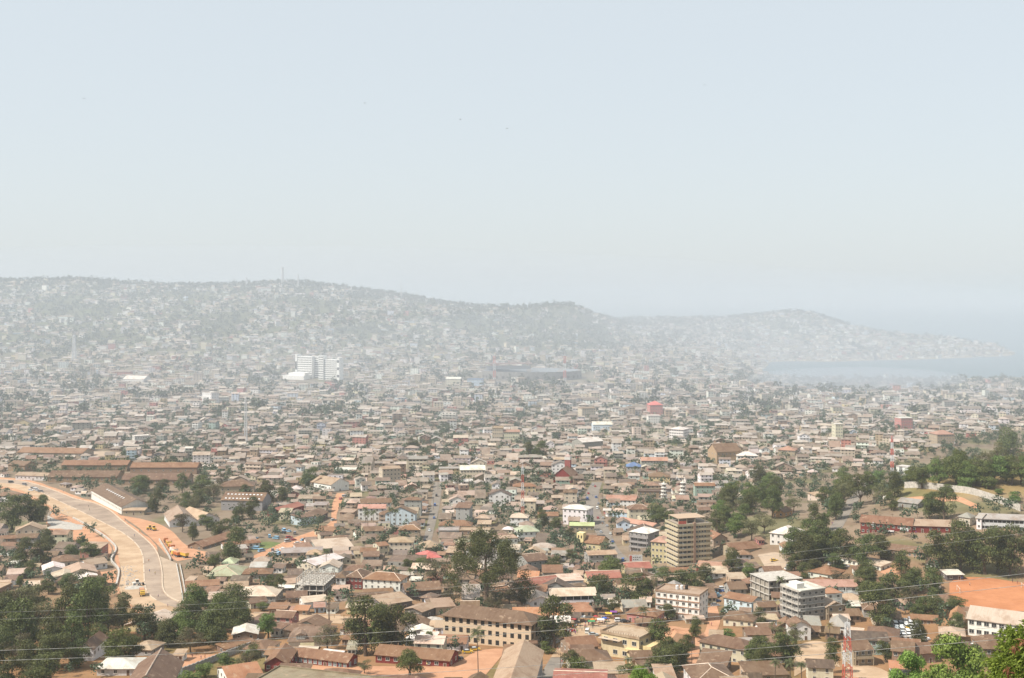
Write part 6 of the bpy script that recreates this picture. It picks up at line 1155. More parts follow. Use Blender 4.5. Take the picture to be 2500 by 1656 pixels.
def house_stuff(name, H_, label):
    V, Fc, Mi, Cl = [], [], [], []; fr = (0.5, 0.46, 0.42); dk = (0.04, 0.04, 0.04)
    for h_ in H_:
        L, D, h, ri, rf = h_['L'] / 2, h_['D'] / 2, h_['h'], h_['rise'], h_['roof']; c, s_ = math.cos(h_['a']), math.sin(h_['a']); X0, Y0, Z0 = h_['x'], h_['y'], h_['z']; wc, rc = jit(WC[h_['wc']], 0.15), jit(RC[h_['rc']], 0.26)
        gy = min(0.92, max(0.0, (h_['y'] - 500) / 900)) * random.uniform(0.6, 1.0); rc = tuple(q * (1 - gy) + e * gy for q, e in zip(rc, random.choice(((0.17, 0.15, 0.13), (0.24, 0.215, 0.19), (0.31, 0.285, 0.255), (0.42, 0.395, 0.36)))))  # distance haze put into the roof colour: greyer the farther off
        def add(P, faces, mi, cl):
            k = len(V); V.extend((X0 + p[0] * c - p[1] * s_, Y0 + p[0] * s_ + p[1] * c, Z0 + p[2]) for p in P)
            for f in faces: Fc.append(tuple(q + k for q in f)); Mi.append(mi); Cl.append(cl)
        add([(-L, -D, -3), (L, -D, -3), (L, D, -3), (-L, D, -3), (-L, -D, h), (L, -D, h), (L, D, h), (-L, D, h)], [(0, 1, 5, 4), (1, 2, 6, 5), (2, 3, 7, 6), (3, 0, 4, 7)], 0, wc)
        o = 0.6; X, Y = L + o, D + o
        if rf in ('gable_x', 'gable_y'):
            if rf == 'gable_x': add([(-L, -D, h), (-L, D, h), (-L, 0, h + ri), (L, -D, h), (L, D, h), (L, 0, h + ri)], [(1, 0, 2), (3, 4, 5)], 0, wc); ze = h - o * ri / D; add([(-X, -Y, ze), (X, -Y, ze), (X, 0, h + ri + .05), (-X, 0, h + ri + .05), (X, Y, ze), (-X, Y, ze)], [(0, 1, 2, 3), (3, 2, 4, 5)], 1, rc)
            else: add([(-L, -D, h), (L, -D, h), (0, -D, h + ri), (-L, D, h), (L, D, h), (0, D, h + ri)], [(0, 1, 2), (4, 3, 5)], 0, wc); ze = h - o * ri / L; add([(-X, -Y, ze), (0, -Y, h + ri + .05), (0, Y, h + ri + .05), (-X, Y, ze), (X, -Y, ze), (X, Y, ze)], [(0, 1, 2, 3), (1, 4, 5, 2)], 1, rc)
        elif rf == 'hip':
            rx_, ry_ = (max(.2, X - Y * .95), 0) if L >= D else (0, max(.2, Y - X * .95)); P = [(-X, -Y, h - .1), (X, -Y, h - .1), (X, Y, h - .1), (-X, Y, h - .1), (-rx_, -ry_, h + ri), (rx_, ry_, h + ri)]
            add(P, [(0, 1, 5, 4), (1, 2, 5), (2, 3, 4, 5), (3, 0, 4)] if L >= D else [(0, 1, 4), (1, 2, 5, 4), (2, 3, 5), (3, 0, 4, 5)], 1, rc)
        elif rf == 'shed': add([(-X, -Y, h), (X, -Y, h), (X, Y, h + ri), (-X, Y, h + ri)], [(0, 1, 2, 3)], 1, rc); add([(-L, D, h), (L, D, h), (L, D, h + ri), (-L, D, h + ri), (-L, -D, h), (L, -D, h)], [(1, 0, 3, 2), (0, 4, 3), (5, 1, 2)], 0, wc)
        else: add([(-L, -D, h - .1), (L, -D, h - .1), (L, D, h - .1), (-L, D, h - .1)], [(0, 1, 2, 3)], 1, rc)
        if h_['y'] < 2600:
            fh = h / h_['fl']; nw = max(2, int(2 * L / (3.4 if h_['y'] < 1500 else 4.5))); w_ = 0.55 if h_['y'] < 1500 else 0.8; sg = 1 if X0 < 0 else -1
            for f in range(h_['fl']):
                za, zb = f * fh + fh * .38, f * fh + fh * .78
                for q in range(nw): xx = -L + 2 * L * (q + .5) / nw; add([(xx - w_, -D - .05, za), (xx + w_, -D - .05, za), (xx + w_, -D - .05, zb), (xx - w_, -D - .05, zb)], [(0, 1, 2, 3)], 2, dk)
                if h_['y'] < 1700:
                    for q in range(2): yy = -D + 2 * D * (q + .5) / 2; add([(sg * (L + .05), yy - w_, za), (sg * (L + .05), yy + w_, za), (sg * (L + .05), yy + w_, zb), (sg * (L + .05), yy - w_, zb)], [(0, 1, 2, 3)], 2, dk)
                if h_['fl'] > 1 and f > 0 and h_['y'] < 2000 and (X0 * 7 + Y0) % 3 < 1: add([(-L, -D - 1.3, f * fh - .1), (L, -D - 1.3, f * fh - .1), (L, -D, f * fh - .1), (-L, -D, f * fh - .1), (-L, -D - 1.3, f * fh + .8), (L, -D - 1.3, f * fh + .8)], [(0, 1, 2, 3), (0, 1, 5, 4)], 0, wc)
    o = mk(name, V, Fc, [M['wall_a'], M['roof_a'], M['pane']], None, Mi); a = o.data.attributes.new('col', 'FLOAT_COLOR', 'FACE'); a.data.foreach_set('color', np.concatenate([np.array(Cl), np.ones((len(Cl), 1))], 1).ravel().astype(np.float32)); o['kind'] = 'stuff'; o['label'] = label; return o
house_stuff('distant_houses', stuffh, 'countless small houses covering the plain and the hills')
# ------------------------------------------------------------------ more trees in gaps, then the uncountable far ones
ty = np.sqrt(rng.uniform(400 ** 2, 1700 ** 2, 9000)); tu = rng.uniform(-0.46, 0.46, 9000); cand = [(float(u * y), float(y)) for u, y in zip(tu, ty)]; far_t = []
fx = np.array([c[0] for c in cand]); fy = np.array([c[1] for c in cand]); fz = GZ(fx, fy); cl = vnoise(fx, fy, 130, 41)
for i, (x, y) in enumerate(cand):
    if cl[i] < 0.15 and random.random() > 0.16: continue
    px, py = proj(x, y, fz[i]); sx, sy = rectpts(x, y, 1.6, 1.6, 0)
    if not free(sx, sy) or py > 1660 or any(inpoly(px, py, q) for q in NOGO[1:2] + NOGO[3:4] + NOGO[6:9]): continue
    wdt = random.uniform(5, 11); far_t.append((x, y, float(fz[i]), wdt, wdt * random.uniform(0.75, 1.15)))
far_t += MIDT; far_t.sort(key=lambda t: -t[3] / t[1]); NTI = max(0, 285 - NT[0])
for t in far_t[:NTI]: tree_at(t[0], t[1], t[3], t[4], random.choices(['mango', 'bright', 'dry', 'tall', 'bush'], [.5, .15, .12, .13, .1])[0], None, t[2])
rest = far_t[NTI:]
def dens_t(x, y, z):
    n_ = 0.5 * vnoise(x, y, 210, 51) - 0.75 * vnoise(x, y, 240, 31) + 0.4 * vnoise(x, y, 80, 52); hill = np.clip((z - 55) / 70, 0, 1); u = x / y; bluff = np.exp(-(((u - 0.035) / 0.055) ** 2)) * (y > 3000)
    shore = ((u > 0.22) & (y > 2640) & (y < 2820)) * 0.55 - ((u > 0.2) & (y > 2850) & (y < 3300)) * 2.0
    ctr = np.where((np.abs(x - STX) < 105) & (np.abs(y - STY) < 85), 0.0, 1.0) * np.where((np.abs(x - HOX) < 70) & (np.abs(y - HOY) < 45), 0.0, 1.0)
    return ctr * np.clip(0.10 + hill * 0.46 + np.maximum(n_ - 0.05, 0) * 1.0 + bluff * 0.7 + shore, 0, 1)
tx, ty_, tz = scatter(30000, 1650, 5000, 6, dens_t); k = spaced(tx, ty_, 9.5)
for i in k: wd = random.uniform(8, 24); rest.append((float(tx[i]), float(ty_[i]), float(tz[i]), wd, wd * random.uniform(0.7, 1.0)))
# ridge line fringe
for px in range(0, 1440, 6):
    for d in (3850, 3950, 4020): u = (px + random.uniform(-4, 4) - CX) / F; x = u * d; wd = random.uniform(8, 20); rest.append((x, d, gz(x, d), wd, wd * random.uniform(0.6, 1.1)))
def tree_stuff(name, Tn, nq, label):
    base = []
    for v in range(6): P, N, L, R0 = crown_pts(200 + v, nq, 8, 0.28, squash=0.6, zc=0.55, lob=(0.16, 0.27)); base.append(quads_mesh('', P, N, 0.62 / math.sqrt(nq), None, 0.8, v))
    out = []
    for i, (x, y, z, wd, h) in enumerate(Tn): a = random.uniform(0, 6.28); c, s_ = math.cos(a), math.sin(a); B = base[i % 6]; out.append(np.stack([x + (B[:, 0] * c - B[:, 1] * s_) * wd, y + (B[:, 0] * s_ + B[:, 1] * c) * wd, z - 0.3 + B[:, 2] * h], -1))
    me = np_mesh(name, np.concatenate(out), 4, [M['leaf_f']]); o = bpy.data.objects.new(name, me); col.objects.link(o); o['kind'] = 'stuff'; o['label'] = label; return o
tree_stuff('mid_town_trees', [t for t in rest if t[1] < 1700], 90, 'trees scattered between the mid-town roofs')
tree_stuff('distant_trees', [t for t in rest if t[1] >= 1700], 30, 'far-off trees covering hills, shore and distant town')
# ------------------------------------------------------------------ vehicles
def cs(mb, S, m=0):
    """loft of rectangular sections (x, z0, z1, w0, w1)"""
    k = len(mb.v)
    for x, z0, z1_, w0, w1 in S: mb.v += [(x, -w0, z0), (x, w0, z0), (x, w1, z1_), (x, -w1, z1_)]
    n = len(S)
    for i in range(n - 1):
        for j in range(4): a, b = k + 4 * i + j, k + 4 * i + (j + 1) % 4; mb.f.append((a, a + 4, b + 4, b)); mb.m.append(m)
    mb.f.append((k, k + 1, k + 2, k + 3)); mb.m.append(m); e = k + 4 * (n - 1); mb.f.append((e + 3, e + 2, e + 1, e)); mb.m.append(m)
def data_of(o): me = o.data; bpy.data.objects.remove(o); return me
mb = MB(); mb.bar((0, -0.1, 0), (0, 0.1, 0), 0.33, 0, 12); mb.bar((0, -0.11, 0), (0, 0.11, 0), 0.18, 1, 8); WHEEL = data_of(mb.build('wheel', [M['tyre'], M['steel']]))
def vmesh(body, glass, roof):
    a = MB(); cs(a, body); b = MB(); cs(b, glass); c = MB(); cs(c, roof); return data_of(a.build('body', M['paint'])), data_of(b.build('window_band', M['pane'])), data_of(c.build('roof', M['paint']))
mb = MB(); mb.box(-0.03, 0.03, -0.18, 0.18, -0.08, 0.08); LAMP = data_of(mb.build('headlight', M['steel']))
VEH = {'saloon': (vmesh([(-2.15, .35, .75, .78, .72), (-2.0, .28, .9, .84, .8), (-0.9, .25, .95, .86, .82), (0.7, .25, .95, .86, .82), (1.9, .28, .82, .84, .78), (2.15, .35, .65, .76, .7)], [(-1.75, .9, .95, .78, .76), (-1.15, .9, 1.38, .8, .64), (0.25, .9, 1.38, .8, .64), (0.95, .9, .96, .8, .76)], [(-1.2, 1.37, 1.4, .64, .62), (-1.0, 1.37, 1.44, .66, .6), (0.1, 1.37, 1.44, .66, .6), (0.32, 1.37, 1.4, .64, .62)]), 1.35, 0.33, 2.12, 0.68),
       'van': (vmesh([(-2.3, .35, 1.0, .84, .84), (-2.2, .28, 1.1, .88, .88), (1.7, .28, 1.1, .88, .88), (2.25, .3, .95, .84, .8), (2.4, .38, .75, .78, .74)], [(-2.22, 1.08, 1.75, .84, .76), (1.2, 1.08, 1.75, .84, .76), (1.85, 1.06, 1.1, .82, .78)], [(-2.26, 1.74, 1.8, .79, .77), (-2.1, 1.74, 1.98, .8, .7), (0.9, 1.74, 1.98, .8, .7), (1.3, 1.74, 1.8, .79, .77)]), 1.5, 0.34, 2.36, 0.7),
       'estate': (vmesh([(-2.2, .38, .9, .82, .8), (-2.1, .32, 1.02, .88, .85), (0.8, .32, 1.02, .88, .85), (1.9, .34, .98, .86, .8), (2.2, .4, .78, .8, .74)], [(-2.12, 1.0, 1.1, .82, .8), (-1.9, 1.0, 1.6, .83, .72), (0.2, 1.0, 1.6, .83, .72), (0.95, 1.0, 1.04, .82, .8)], [(-1.96, 1.59, 1.63, .72, .7), (-1.7, 1.59, 1.72, .73, .66), (0.0, 1.59, 1.72, .73, .66), (0.26, 1.59, 1.63, .72, .7)]), 1.35, 0.36, 2.17, 0.75)}
CC = dict(white=(.75, .75, .73), silver=(.45, .46, .47), black=(.03, .03, .035), red=(.42, .04, .04), blue=(.05, .12, .33), yellow=(.68, .42, .04), grey=(.2, .2, .21), green=(.06, .2, .12), lightblue=(.25, .45, .62))
NAMEV = dict(saloon='saloon car', van='minibus', estate='estate car')
def car(px, py, ang, kind, colr, label=None, pos=None, group='cars parked and driving in the near town', roofc=None):
    p = G(px, py) if pos is None else Vector((*pos, gz(*pos))); r = empty('parked_car' if kind != 'van' else 'minibus', p + Vector((0, 0, 0.17)), ang); (b, g, t), wx, wr, fx_, fz_ = VEH[kind]; c = jit(CC[colr], 0.08)
    inst('body', b, r, color=c); inst('window_band', g, r); inst('roof', t, r, color=roofc or c)
    for sx in (-1, 1):
        for sy in (-1, 1): inst('wheel', WHEEL, r, (sx * wx, sy * 0.78, wr))
    for sy in (-1, 1): inst('headlight', LAMP, r, (fx_, sy * 0.52, fz_))
    markdisc(p.x, p.y, 2); tag(r, label or '%s %s|' % (colr, NAMEV[kind]), 'car' if kind != 'van' else 'minibus', group, proj(p.x, p.y, p.z + 0.8)); return r
car(1142, 1595, 0.1, 'saloon', 'yellow', 'yellow taxi with silver roof, nearer one behind the red school', roofc=CC['silver']); car(1160, 1589, 0.15, 'saloon', 'yellow', 'yellow taxi, farther of two behind the red school', roofc=CC['silver'])
car(1118, 1612, 0.3, 'estate', 'black', 'dark car in the shade at the red school gable'); car(717, 1518, 0.0, 'saloon', 'white', 'white saloon driving along the dirt road at left'); car(797, 1492, 0.9, 'estate', 'white', 'white car parked beside the small blue-shuttered shop')
car(1393, 1543, 0.0, 'saloon', 'red', 'red car at the edge of the market square'); car(1434, 1546, 1.4, 'van', 'white', 'white minibus nosing into the market square'); car(1449, 1553, 0.1, 'saloon', 'silver', 'silver car beside the white minibus at the market'); car(1384, 1590, 1.2, 'estate', 'blue', 'blue car at the top of the narrow bottom street'); car(1512, 1519, 0.1, 'estate', 'white', 'white car at the wall of the pink house'); car(1525, 1520, 0.1, 'saloon', 'black', 'dark car next to the white car at the pink house')
car(1023, 1526, 1.3, 'van', 'blue', 'small blue minibus on the earth road left of the brick school'); car(1580, 1392, -0.6, 'van', 'white', 'white minibus on the street in front of the tower block'); car(1572, 1380, -0.3, 'estate', 'black', 'black car beside the billboard'); car(1890, 1371, 0.1, 'saloon', 'yellow', 'yellow taxi on the dusty yard right of the tower block')
for i, (px, py) in enumerate(((2031, 1381), (2044, 1383), (2064, 1386), (2010, 1366))): car(px, py, 0.3, 'estate', ('white', 'blue', 'white', 'silver')[i])
for i, (px, py) in enumerate(((1806, 1441), (1794, 1438), (1788, 1442), (1742, 1444), (1750, 1440), (1757, 1446), (1746, 1452), (1752, 1458), (1765, 1440), (1925, 1392), (1929, 1386), (1934, 1380), (1748, 1470), (1746, 1480))): car(px, py, random.uniform(-.3, .6), random.choice(('saloon', 'estate')), ('red', 'white', 'silver', 'white', 'silver', 'blue', 'lightblue', 'lightblue', 'white', 'white', 'silver', 'white', 'blue', 'grey')[i])
c0, ex, ey = G(2192, 1556), None, None; c1, c2 = G(2262, 1552), G(2200, 1524); e1 = (c1 - c0).normalized(); e1.z = 0; e2 = Vector((-e1.y, e1.x, 0)); nx = int((c1 - c0).length / 2.15)
for j in range(6):
    for i in range(nx):
        if random.random() < 0.1: continue
        q = c0 + e1 * (i * 2.15 + j * 0.5) + e2 * (j * 4.9); car(0, 0, math.atan2(e2.y, e2.x) + random.gauss(0, .08), random.choice(('estate', 'saloon', 'estate', 'van')), random.choices(('white', 'silver', 'yellow', 'grey'), (.76, .14, .03, .07))[0], None, (q.x, q.y), 'vehicles packed in the car park')
for i, (px, py) in enumerate(((2214, 1568), (2222, 1572), (2232, 1569), (2243, 1566), (2252, 1571), (2258, 1564), (2206, 1572))): car(px, py, random.uniform(-.2, .5), random.choice(('estate', 'saloon')), ('white', 'white', 'silver', 'white', 'black', 'white', 'white')[i], None, None, 'vehicles packed in the car park')
for i, (px, py) in enumerate(((2353, 1579), (2376, 1580), (2386, 1578), (2366, 1586), (2378, 1604), (2392, 1606), (2385, 1610), (2318, 1582))): car(px, py, random.uniform(0, .8), random.choice(('estate', 'saloon')), ('red', 'white', 'black', 'silver', 'black', 'silver', 'white', 'red')[i])
car(2218, 1652, 0.05, 'estate', 'black', 'black car in front of the small white orange-roofed house'); car(2190, 1664, -0.2, 'saloon', 'yellow', 'yellow car at the bottom edge near the small white house')
# cars on the wide street, the left street and the junk yard
st = z3((612, 405), (660, 430), (655, 360), (605, 440), (668, 500), (612, 490), (672, 560), (640, 600), (700, 590), (690, 650), (752, 660), (668, 690), (765, 710), (690, 700), (640, 350), (676, 470), (705, 560), (730, 610), (830, 830), (900, 860))
for q in st: car(*q, 1.55 + random.gauss(0, .08), random.choice(('saloon', 'estate', 'van')), random.choice(('white', 'silver', 'grey', 'black', 'red', 'blue')), None, None, 'cars on the wide street')
for q in z2((1128, 735), (1160, 640), (1130, 700), (1195, 480), (1205, 420), (1190, 560), (1110, 780)): car(*q, 1.62, random.choice(('saloon', 'van')), random.choice(('white', 'silver', 'black', 'blue')), None, None, 'cars on the left street')
for q in z2((240, 640), (270, 645), (310, 660), (235, 655), (190, 690), (275, 685), (150, 680), (60, 690), (70, 720), (170, 765), (200, 770), (230, 760), (185, 780), (300, 700), (330, 720), (265, 710), (210, 790), (250, 785), (290, 770), (330, 750), (360, 700), (430, 700), (410, 755), (60, 755), (100, 770), (160, 790), (555, 575), (600, 440), (625, 425), (320, 550), (370, 380), (350, 385), (390, 375), (410, 380)):
    car(*q, random.uniform(0, 3.1), random.choice(('saloon', 'estate', 'van', 'van')), random.choice(('white', 'white', 'silver', 'grey', 'lightblue', 'red', 'black')), None, None, 'vehicles around the dirt road')
for q in z1((155, 350), (195, 386), (225, 380), (238, 388), (256, 394), (70, 335), (210, 372)): car(*q, random.uniform(-.6, .1), random.choice(('estate', 'van')), random.choice(('white', 'grey', 'silver', 'black')), None, None, 'vehicles at the top of the new highway')
# dump trucks and machines
def truck(px, py, ang, c1_, c2_, label, loader=False):
    p = G(px, py); r = empty('dump_truck' if not loader else 'wheel_loader', p + Vector((0, 0, 0.18)), ang)
    if not loader:
        a = MB(); cs(a, [(2.2, 1.0, 3.0, 1.2, 1.15), (3.6, 1.0, 3.0, 1.2, 1.1), (4.0, 1.0, 2.0, 1.2, 1.15)]); inst('cab', data_of(a.build('cab', M['paint'])), r, color=c1_)
        q = part('windscreen', M['pane'], r, [(3.7, 3.86, -1.0, 1.0, 2.05, 2.75)]); q.rotation_euler = (0, -0.04, 0)
        a = MB(); cs(a, [(-4.2, 1.35, 2.9, 1.1, 1.3), (2.0, 1.35, 2.9, 1.1, 1.3)]); inst('tipper_bed', data_of(a.build('tipper_bed', M['paint'])), r, color=c2_); part('load', M['red'], r, [(-3.9, 1.8, -1.1, 1.1, 2.91, 3.1)]); part('chassis', M['dark'], r, [(-4.0, 3.8, -0.6, 0.6, 0.7, 1.0)])
        for x in (-3.0, -1.7, 3.1):
            for y in (-1.05, 1.05): inst('wheel', WHEEL, r, (x, y, 0.5), scale=(1.6, 2, 1.6))
    else:
        part('body', M['paint'], r, [(-2.4, 1.0, -1.0, 1.0, 0.8, 1.9)], c1_); part('cab', M['pane'], r, [(-0.8, 0.6, -0.7, 0.7, 1.92, 3.1)]); part('cab_roof', M['paint'], r, [(-0.9, 0.7, -0.8, 0.8, 3.12, 3.25)], c1_); a = MB(); a.bar((0.9, -0.6, 1.4), (2.7, -0.6, 0.8), 0.16); a.bar((0.9, 0.6, 1.4), (2.7, 0.6, 0.8), 0.16); inst('arm', data_of(a.build('arm', M['paint'])), r, color=c1_); part('bucket', M['dark'], r, [(2.6, 3.4, -1.3, 1.3, 0.2, 1.1)])
        for x in (-1.6, 0.9):
            for y in (-0.95, 0.95): inst('wheel', WHEEL, r, (x, y, 0.62), scale=(2, 2.2, 2))
    markdisc(p.x, p.y, 4); tag(r, label, 'truck' if not loader else 'loader', 'construction vehicles', proj(p.x, p.y, p.z + 1.5)); return r
OR_, YL, WH = (.5, .16, .05), (.62, .40, .06), (.68, .64, .58)
for i, q in enumerate(z1((1048, 708), (1064, 730), (1082, 752), (1098, 778), (1112, 800), (1158, 806))): truck(*q, 1.9 + 0.1 * i, (OR_, OR_, YL, WH, YL, OR_)[i], (OR_, YL, OR_, WH, OR_, YL)[i], '%s dump truck in the row parked on red earth beside the highway' % ('farthest', 'second', 'third', 'fourth', 'fifth', 'nearest')[i])
truck(*z1((948, 632))[0], 0.4, YL, YL, 'yellow loader on the red earth, left of its twin', True); truck(*z1((972, 636))[0], 2.2, YL, YL, 'yellow loader on the red earth, right of its twin', True); truck(*z1((898, 1046))[0], -1.2, YL, (.2, .12, .09), 'yellow dump truck with brown bed at the lower end of the highway'); truck(*z1((868, 985))[0], 0.5, WH, WH, 'white loader on the gravel heap beside the highway', True)
# heaps
def heap(px, py, rx_, h, mat, label, nm='gravel_heap'):
    p = G(px, py); r = np.random.default_rng(int(px)); n, m_ = 20, 6; V = []; 
    for j in range(m_ + 1):
        t = j / m_
        for i in range(n): a = 6.283 * i / n; rr = rx_ * (1 - t) * (1 + 0.15 * math.sin(3 * a + px)); V.append((rr * math.cos(a), rr * math.sin(a) * 0.8, h * (t ** 0.85) + r.uniform(-.1, .1) * h * (t > 0) - (0.5 if j == 0 else 0)))
    f = [(j * n + i, j * n + (i + 1) % n, (j + 1) * n + (i + 1) % n, (j + 1) * n + i) for j in range(m_) for i in range(n)]; o = mk(nm, V, f, mat); o.location = p; markdisc(p.x, p.y, rx_); tag(o, label, 'heap', pos=proj(p.x, p.y, p.z))
heap(*z1((850, 1000))[0], 6, 1.6, M['gravel'], 'grey gravel heap beside the lower highway'); heap(*z1((410, 610))[0], 14, 1.6, M['gravel'], 'broad pale gravel heap below the retaining wall'); heap(1645, 1556, 16, 3.4, M['red'], 'high red earth mound behind the leafy trees', 'earth_mound'); heap(1036, 1552, 8, 2.6, M['red'], 'red earth mound left of the brick school', 'earth_mound'); heap(2090, 1664, 5, 1.2, M['red'], 'small rubble heap at the bottom right yard', 'rubble_heap'); heap(1058, 1512, 5, 1.2, M['gravel'], 'scrap heap under the open market shed', 'scrap_heap')
# loose rubble beside the unfinished carriageway
rg = np.random.default_rng(77); mb = MB()
for k in range(260):
    q = z1((rg.normal(815, 26), rg.uniform(860, 1000)))[0] if k < 150 else z1((rg.normal(330, 24) + (k % 2) * 80, rg.uniform(490, 600)))[0]
    p = G(*q); s_ = rg.uniform(.25, .9); mb.mesh([p + Vector(rg.normal(size=3) * .12 * s_) + Vector((a * s_ * .6, b * s_ * .6, c * s_ * .5 + .15)) for a, b, c in ((-1, -1, -.4), (1, -1, -.4), (1, 1, -.4), (-1, 1, -.4), (-.6, -.5, .8), (.6, -.6, .7), (.5, .6, .9), (-.6, .6, .7))], [(4, 5, 6, 7), (0, 1, 5, 4), (1, 2, 6, 5), (2, 3, 7, 6), (3, 0, 4, 7)])
o = mb.build('rubble', M['stone']); o['kind'] = 'stuff'; o['label'] = 'broken stones scattered beside the unfinished carriageway'
# ------------------------------------------------------------------ people
def person_mesh(pose):
    P = {'hip': (0, 0, .95), 'waist': (0, 0, 1.12), 'chest': (0, 0, 1.36), 'neck': (0, 0, 1.5), 'head': (0, .02, 1.6), 'crown': (0, .02, 1.7)}
    st_ = .26 if pose == 'walk' else .04
    for s_, n in ((-1, 'l'), (1, 'r')):
        f = st_ * s_; P.update({n + 'h': (s_ * .1, 0, .9), n + 'k': (s_ * .11, f * .5 + .04, .5), n + 'a': (s_ * .11, f - .02, .08), n + 't': (s_ * .12, f + .14, .03), n + 's': (s_ * .19, 0, 1.42), n + 'e': (s_ * .25, -f * .5 - .02, 1.14), n + 'w': (s_ * .24, -f * .9 + .06, .9), n + 'f': (s_ * .23, -f * 1.0 + .08, .8)})
    E = [('hip', 'waist'), ('waist', 'chest'), ('chest', 'neck'), ('neck', 'head'), ('head', 'crown')] + [e for n in 'lr' for e in (('hip', n + 'h'), (n + 'h', n + 'k'), (n + 'k', n + 'a'), (n + 'a', n + 't'), ('chest', n + 's'), (n + 's', n + 'e'), (n + 'e', n + 'w'), (n + 'w', n + 'f'))]
    RR = {'hip': .15, 'waist': .13, 'chest': .16, 'neck': .06, 'head': .1, 'crown': .075, 'h': .1, 'k': .065, 'a': .045, 't': .04, 's': .07, 'e': .045, 'w': .032, 'f': .035}
    K = list(P); me = bpy.data.meshes.new('person'); me.from_pydata([P[k] for k in K], [(K.index(a), K.index(b)) for a, b in E], []); o = bpy.data.objects.new('person', me); col.objects.link(o); md = o.modifiers.new('skin', 'SKIN')
    for i, k in enumerate(K): sv = me.skin_vertices[0].data[i]; rr = RR.get(k, RR.get(k[1:], .06)); sv.radius = (rr, rr * .8); sv.use_root = k == 'hip'
    o.modifiers.new('sub', 'SUBSURF').levels = 1; dg = bpy.context.evaluated_depsgraph_get(); m2 = bpy.data.meshes.new_from_object(o.evaluated_get(dg)); bpy.data.objects.remove(o); m2.materials.clear()
    for m_ in (M['cloth'], M['wood'], M['skin']): m2.materials.append(m_)
    for p in m2.polygons: c = p.center; p.material_index = 2 if c.z > 1.47 or (c.z < 1.2 and abs(c.x) > .19) or c.z < .1 else (0 if c.z > .88 else 1); p.use_smooth = True
    m2.name = 'person'; return m2
PM = {'stand': person_mesh('stand'), 'walk': person_mesh('walk')}
SC = dict(white=(.7, .7, .68), red=(.45, .05, .05), blue=(.07, .14, .4), yellow=(.6, .42, .06), green=(.08, .28, .12), orange=(.6, .2, .04), purple=(.2, .07, .25), black=(.03, .03, .03), pink=(.6, .2, .28))
NP = [0]
def person(px, py, pose=None, c=None, label=None, group='people in the town'):
    p = G(px, py); pose = pose or random.choice(('stand', 'walk')); c = c or random.choice(list(SC)); o = inst('person', PM[pose], None, p + Vector((0, 0, 0.12)), random.uniform(0, 6.28), color=jit(SC[c], .1)); k = random.uniform(.94, 1.05); o.scale = (k, k, k); NP[0] += 1
    tag(o, label or 'person in %s top %s|' % (c, 'walking' if pose == 'walk' else 'standing'), 'person', group, proj(p.x, p.y, p.z + 1)); return o
for k in range(58):
    t, s_ = random.random(), random.random(); q = z3((480 + 330 * t + random.uniform(-20, 20), 1290 - 110 * t + random.uniform(-30, 25)))[0]; person(*q, group='people in the market square')
for q in z2((585, 1502), (600, 1500), (320, 1490), (1145, 1497), (1165, 1495), (150, 1180), (240, 1190), (280, 1165), (560, 1190), (620, 1190), (900, 1215), (1160, 1400)): person(*q)
for q in z1((850, 675), (880, 648), (886, 650), (500, 480), (560, 490), (565, 510), (945, 900), (980, 915), (1000, 1060), (1060, 1120), (790, 575), (940, 835), (1270, 1450), (1295, 1445), (1215, 1440), (400, 395), (310, 405)): person(*q, group='people on the construction site')
for q in z3((640, 420), (690, 520), (700, 600), (760, 680), (420, 1400), (445, 1480), (330, 1540), (1430, 1130), (1410, 1200), (1390, 1240), (1450, 1160), (1400, 1080), (520, 1400), (1230, 1420)): person(*q)
for q in z4((1080, 960), (1290, 950), (1340, 985), (1610, 965), (1640, 975), (880, 640), (1000, 660), (470, 600)): person(*q)
# market stalls and parasols
def stall(px, py, c, kind, label):
    p = G(px, py); r = empty('market_stall' if kind == 'stall' else 'parasol', p + Vector((0, 0, .1)), random.uniform(-.4, .4)); cc = jit(SC.get(c, (.4, .35, .3)), .1)
    if kind == 'stall':
        part('counter', M['wood'], r, [(-1.2, 1.2, -.6, .6, .75, .85)])
        for x in (-1.25, 1.25):
            for y in (-.8, .8): q = part('post', M['wood'], r, [(-.05, .05, -.05, .05, -.3, 2.3)]); q.location = (x, y, 0)
        mb = MB(); mb.mesh([(-1.6, -1.2, 2.25), (1.6, -1.2, 2.25), (1.6, 1.2, 2.3), (-1.6, 1.2, 2.3), (-1.6, 0, 2.75), (1.6, 0, 2.75), (-1.6, -1.2, 2.2), (1.6, -1.2, 2.2)], [(0, 1, 5, 4), (4, 5, 2, 3), (6, 7, 1, 0)]); mb.build('awning', M['cloth'], r).color = (*cc, 1)
        for i in range(5): part('goods', M['leaf_b'] if i % 2 else M['redsteel'], r, [(-1 + i * .42, -.7 + i * .42, -.35, .3, .851, 1.0 + .05 * (i % 3))])
    else:
        mb = MB(); mb.bar((0, 0, -.3), (0, 0, 2.3), .04, 0, 6); mb.build('pole', M['wood'], r); mb = MB(); mb.bar((0, 0, 1.9), (0, 0, 2.45), 1.35, 0, 10, .05); mb.build('canopy', M['cloth'], r).color = (*cc, 1)
    tag(r, label, 'market stall' if kind == 'stall' else 'parasol', 'market stalls and parasols', proj(p.x, p.y, p.z + 1.5))
for i, q in enumerate(z3((520, 1222), (545, 1240), (610, 1215), (640, 1225), (660, 1205), (700, 1195), (715, 1215), (740, 1190), (770, 1180), (690, 1230), (570, 1212), (630, 1240))): c = ('red', 'black', 'black', 'orange', 'red', 'black', 'blue', 'yellow', 'purple', 'white', 'white', 'green')[i]; k = 'parasol' if i in (0, 1, 3, 4, 6) else 'stall'; stall(*q, c, k, '%s %s in the market square|' % (c, 'parasol' if k == 'parasol' else 'awning stall'))
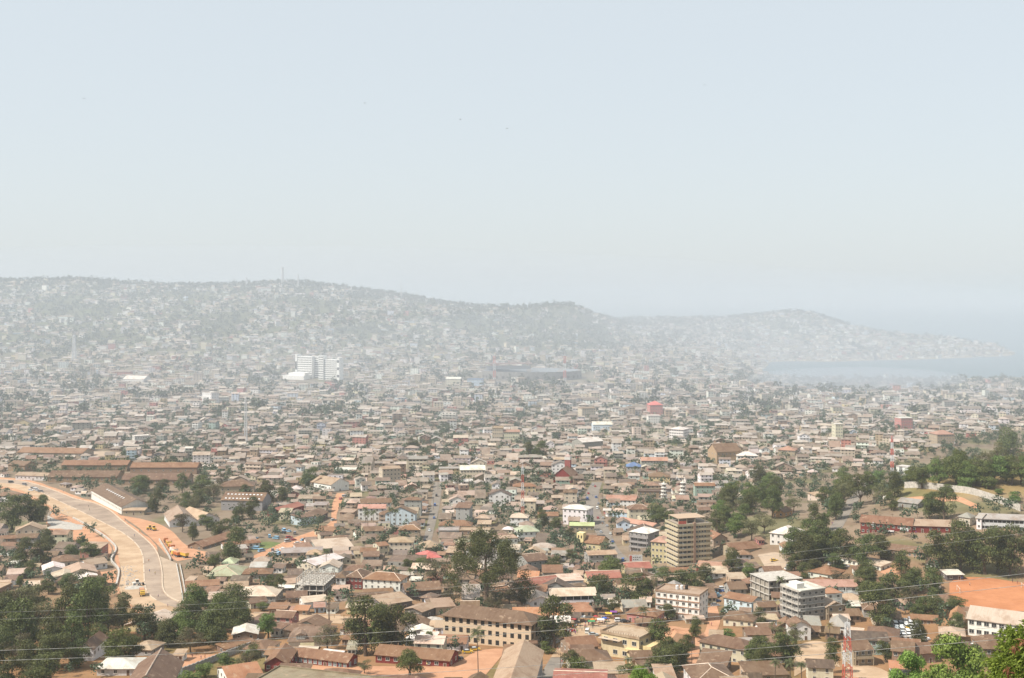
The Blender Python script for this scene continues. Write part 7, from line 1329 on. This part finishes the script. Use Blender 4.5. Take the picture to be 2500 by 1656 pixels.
# utility poles in town
for i, q in enumerate(z3((560, 400), (700, 480), (780, 640), (1085, 470), (435, 1550), (1265, 1510)) + z2((1185, 500), (1215, 380), (1075, 780), (530, 1210)) + z4((1010, 620), (850, 620))):
    p = G(*q); r = empty('street_pole', p); mb = MB(); mb.bar((0, 0, -.8), (0, 0, 8.2), .14, 0, 6, .1); mb.build('pole', M['wood'], r); part('crossarm', M['wood'], r, [(-.9, .9, -.06, .06, 7.6, 7.75)]); tag(r, 'bare wooden street pole|', 'pole', 'street poles', proj(p.x, p.y, p.z + 4))
# birds
for i, (px, py) in enumerate(((205, 241), (891, 252), (1124, 292), (1238, 314), (1721, 208))):
    d = 420; p = ((px - CX) / F * d, d, CAMZ - s_of(py) * d); r = empty('bird', p, R(40 * i)); mb = MB(); mb.tube([(0, -.28, 0), (0, -.1, .02), (0, .15, 0), (0, .4, -.01)], [.03, .08, .07, .02], 6); mb.build('body', M['dark'], r)
    for s_ in (-1, 1): mb = MB(); mb.mesh([(s_ * .04, -.1, .03), (s_ * .35, -.16, .12), (s_ * .75, .02, .1), (s_ * .35, .1, .11), (s_ * .04, .14, .02), (s_ * .35, -.03, .14)], [(0, 1, 5), (1, 2, 5), (2, 3, 5), (3, 4, 5), (4, 0, 5)]); mb.build('wing', M['dark'], r)
    tag(r, 'tiny dark bird soaring in the sky, %s from the left' % ('first', 'second', 'third', 'fourth', 'fifth')[i], 'bird', 'soaring birds')
# ------------------------------------------------------------------ labels: say which one
LP = np.array([(a, b) for a, b, c in LAND]); ORD = ['leftmost', 'second from left', 'third from left', 'fourth from left', 'fifth from left', 'sixth from left', 'seventh from left', 'eighth from left', 'ninth from left', 'tenth from left'] + ['%dth from left' % i for i in range(11, 80)]
def place(pos, skip=0):
    d = ((LP - np.array(pos)) ** 2 * np.array([1, 2.5])).sum(1); k = int(np.argsort(d)[skip]); dx, dy = pos[0] - LP[k][0], (pos[1] - LP[k][1]) * 1.6
    rel = ('right of' if dx > 0 else 'left of') if abs(dx) > abs(dy) else ('below' if dy > 0 else 'behind'); return '%s the %s' % (rel, LAND[k][2])
for t in THINGS:
    o, pos, _ = t; o['kind'] = 'thing'
    for k in ('_L', '_D'):
        if k in o: del o[k]
    if o['label'].endswith('|'): o['label'] = o['label'][:-1] + ('' if 'market square|' in o['label'] else ' ' + place(pos))
seen = {}
for t in THINGS: seen.setdefault(t[0]['label'], []).append(t)
for lb, ts in seen.items():
    if len(ts) > 1:
        ts.sort(key=lambda t: t[1][0] if t[1] else 0)
        for i, t in enumerate(ts): t[0]['label'] = lb + ', ' + (ORD[i] if i < len(ts) - 1 or len(ts) == 1 else 'rightmost')
print('COUNTS buildings', NBLD[0], 'trees', NT[0], 'palms', NPALM[0], 'people', NP[0], 'things', len(THINGS), 'objects', len(bpy.data.objects), 'stuff houses', len(stuffh), 'rest trees', len(rest), 'placed', len(PLACED), 'long', sum(len(t[0]['label'].split()) > 16 for t in THINGS))
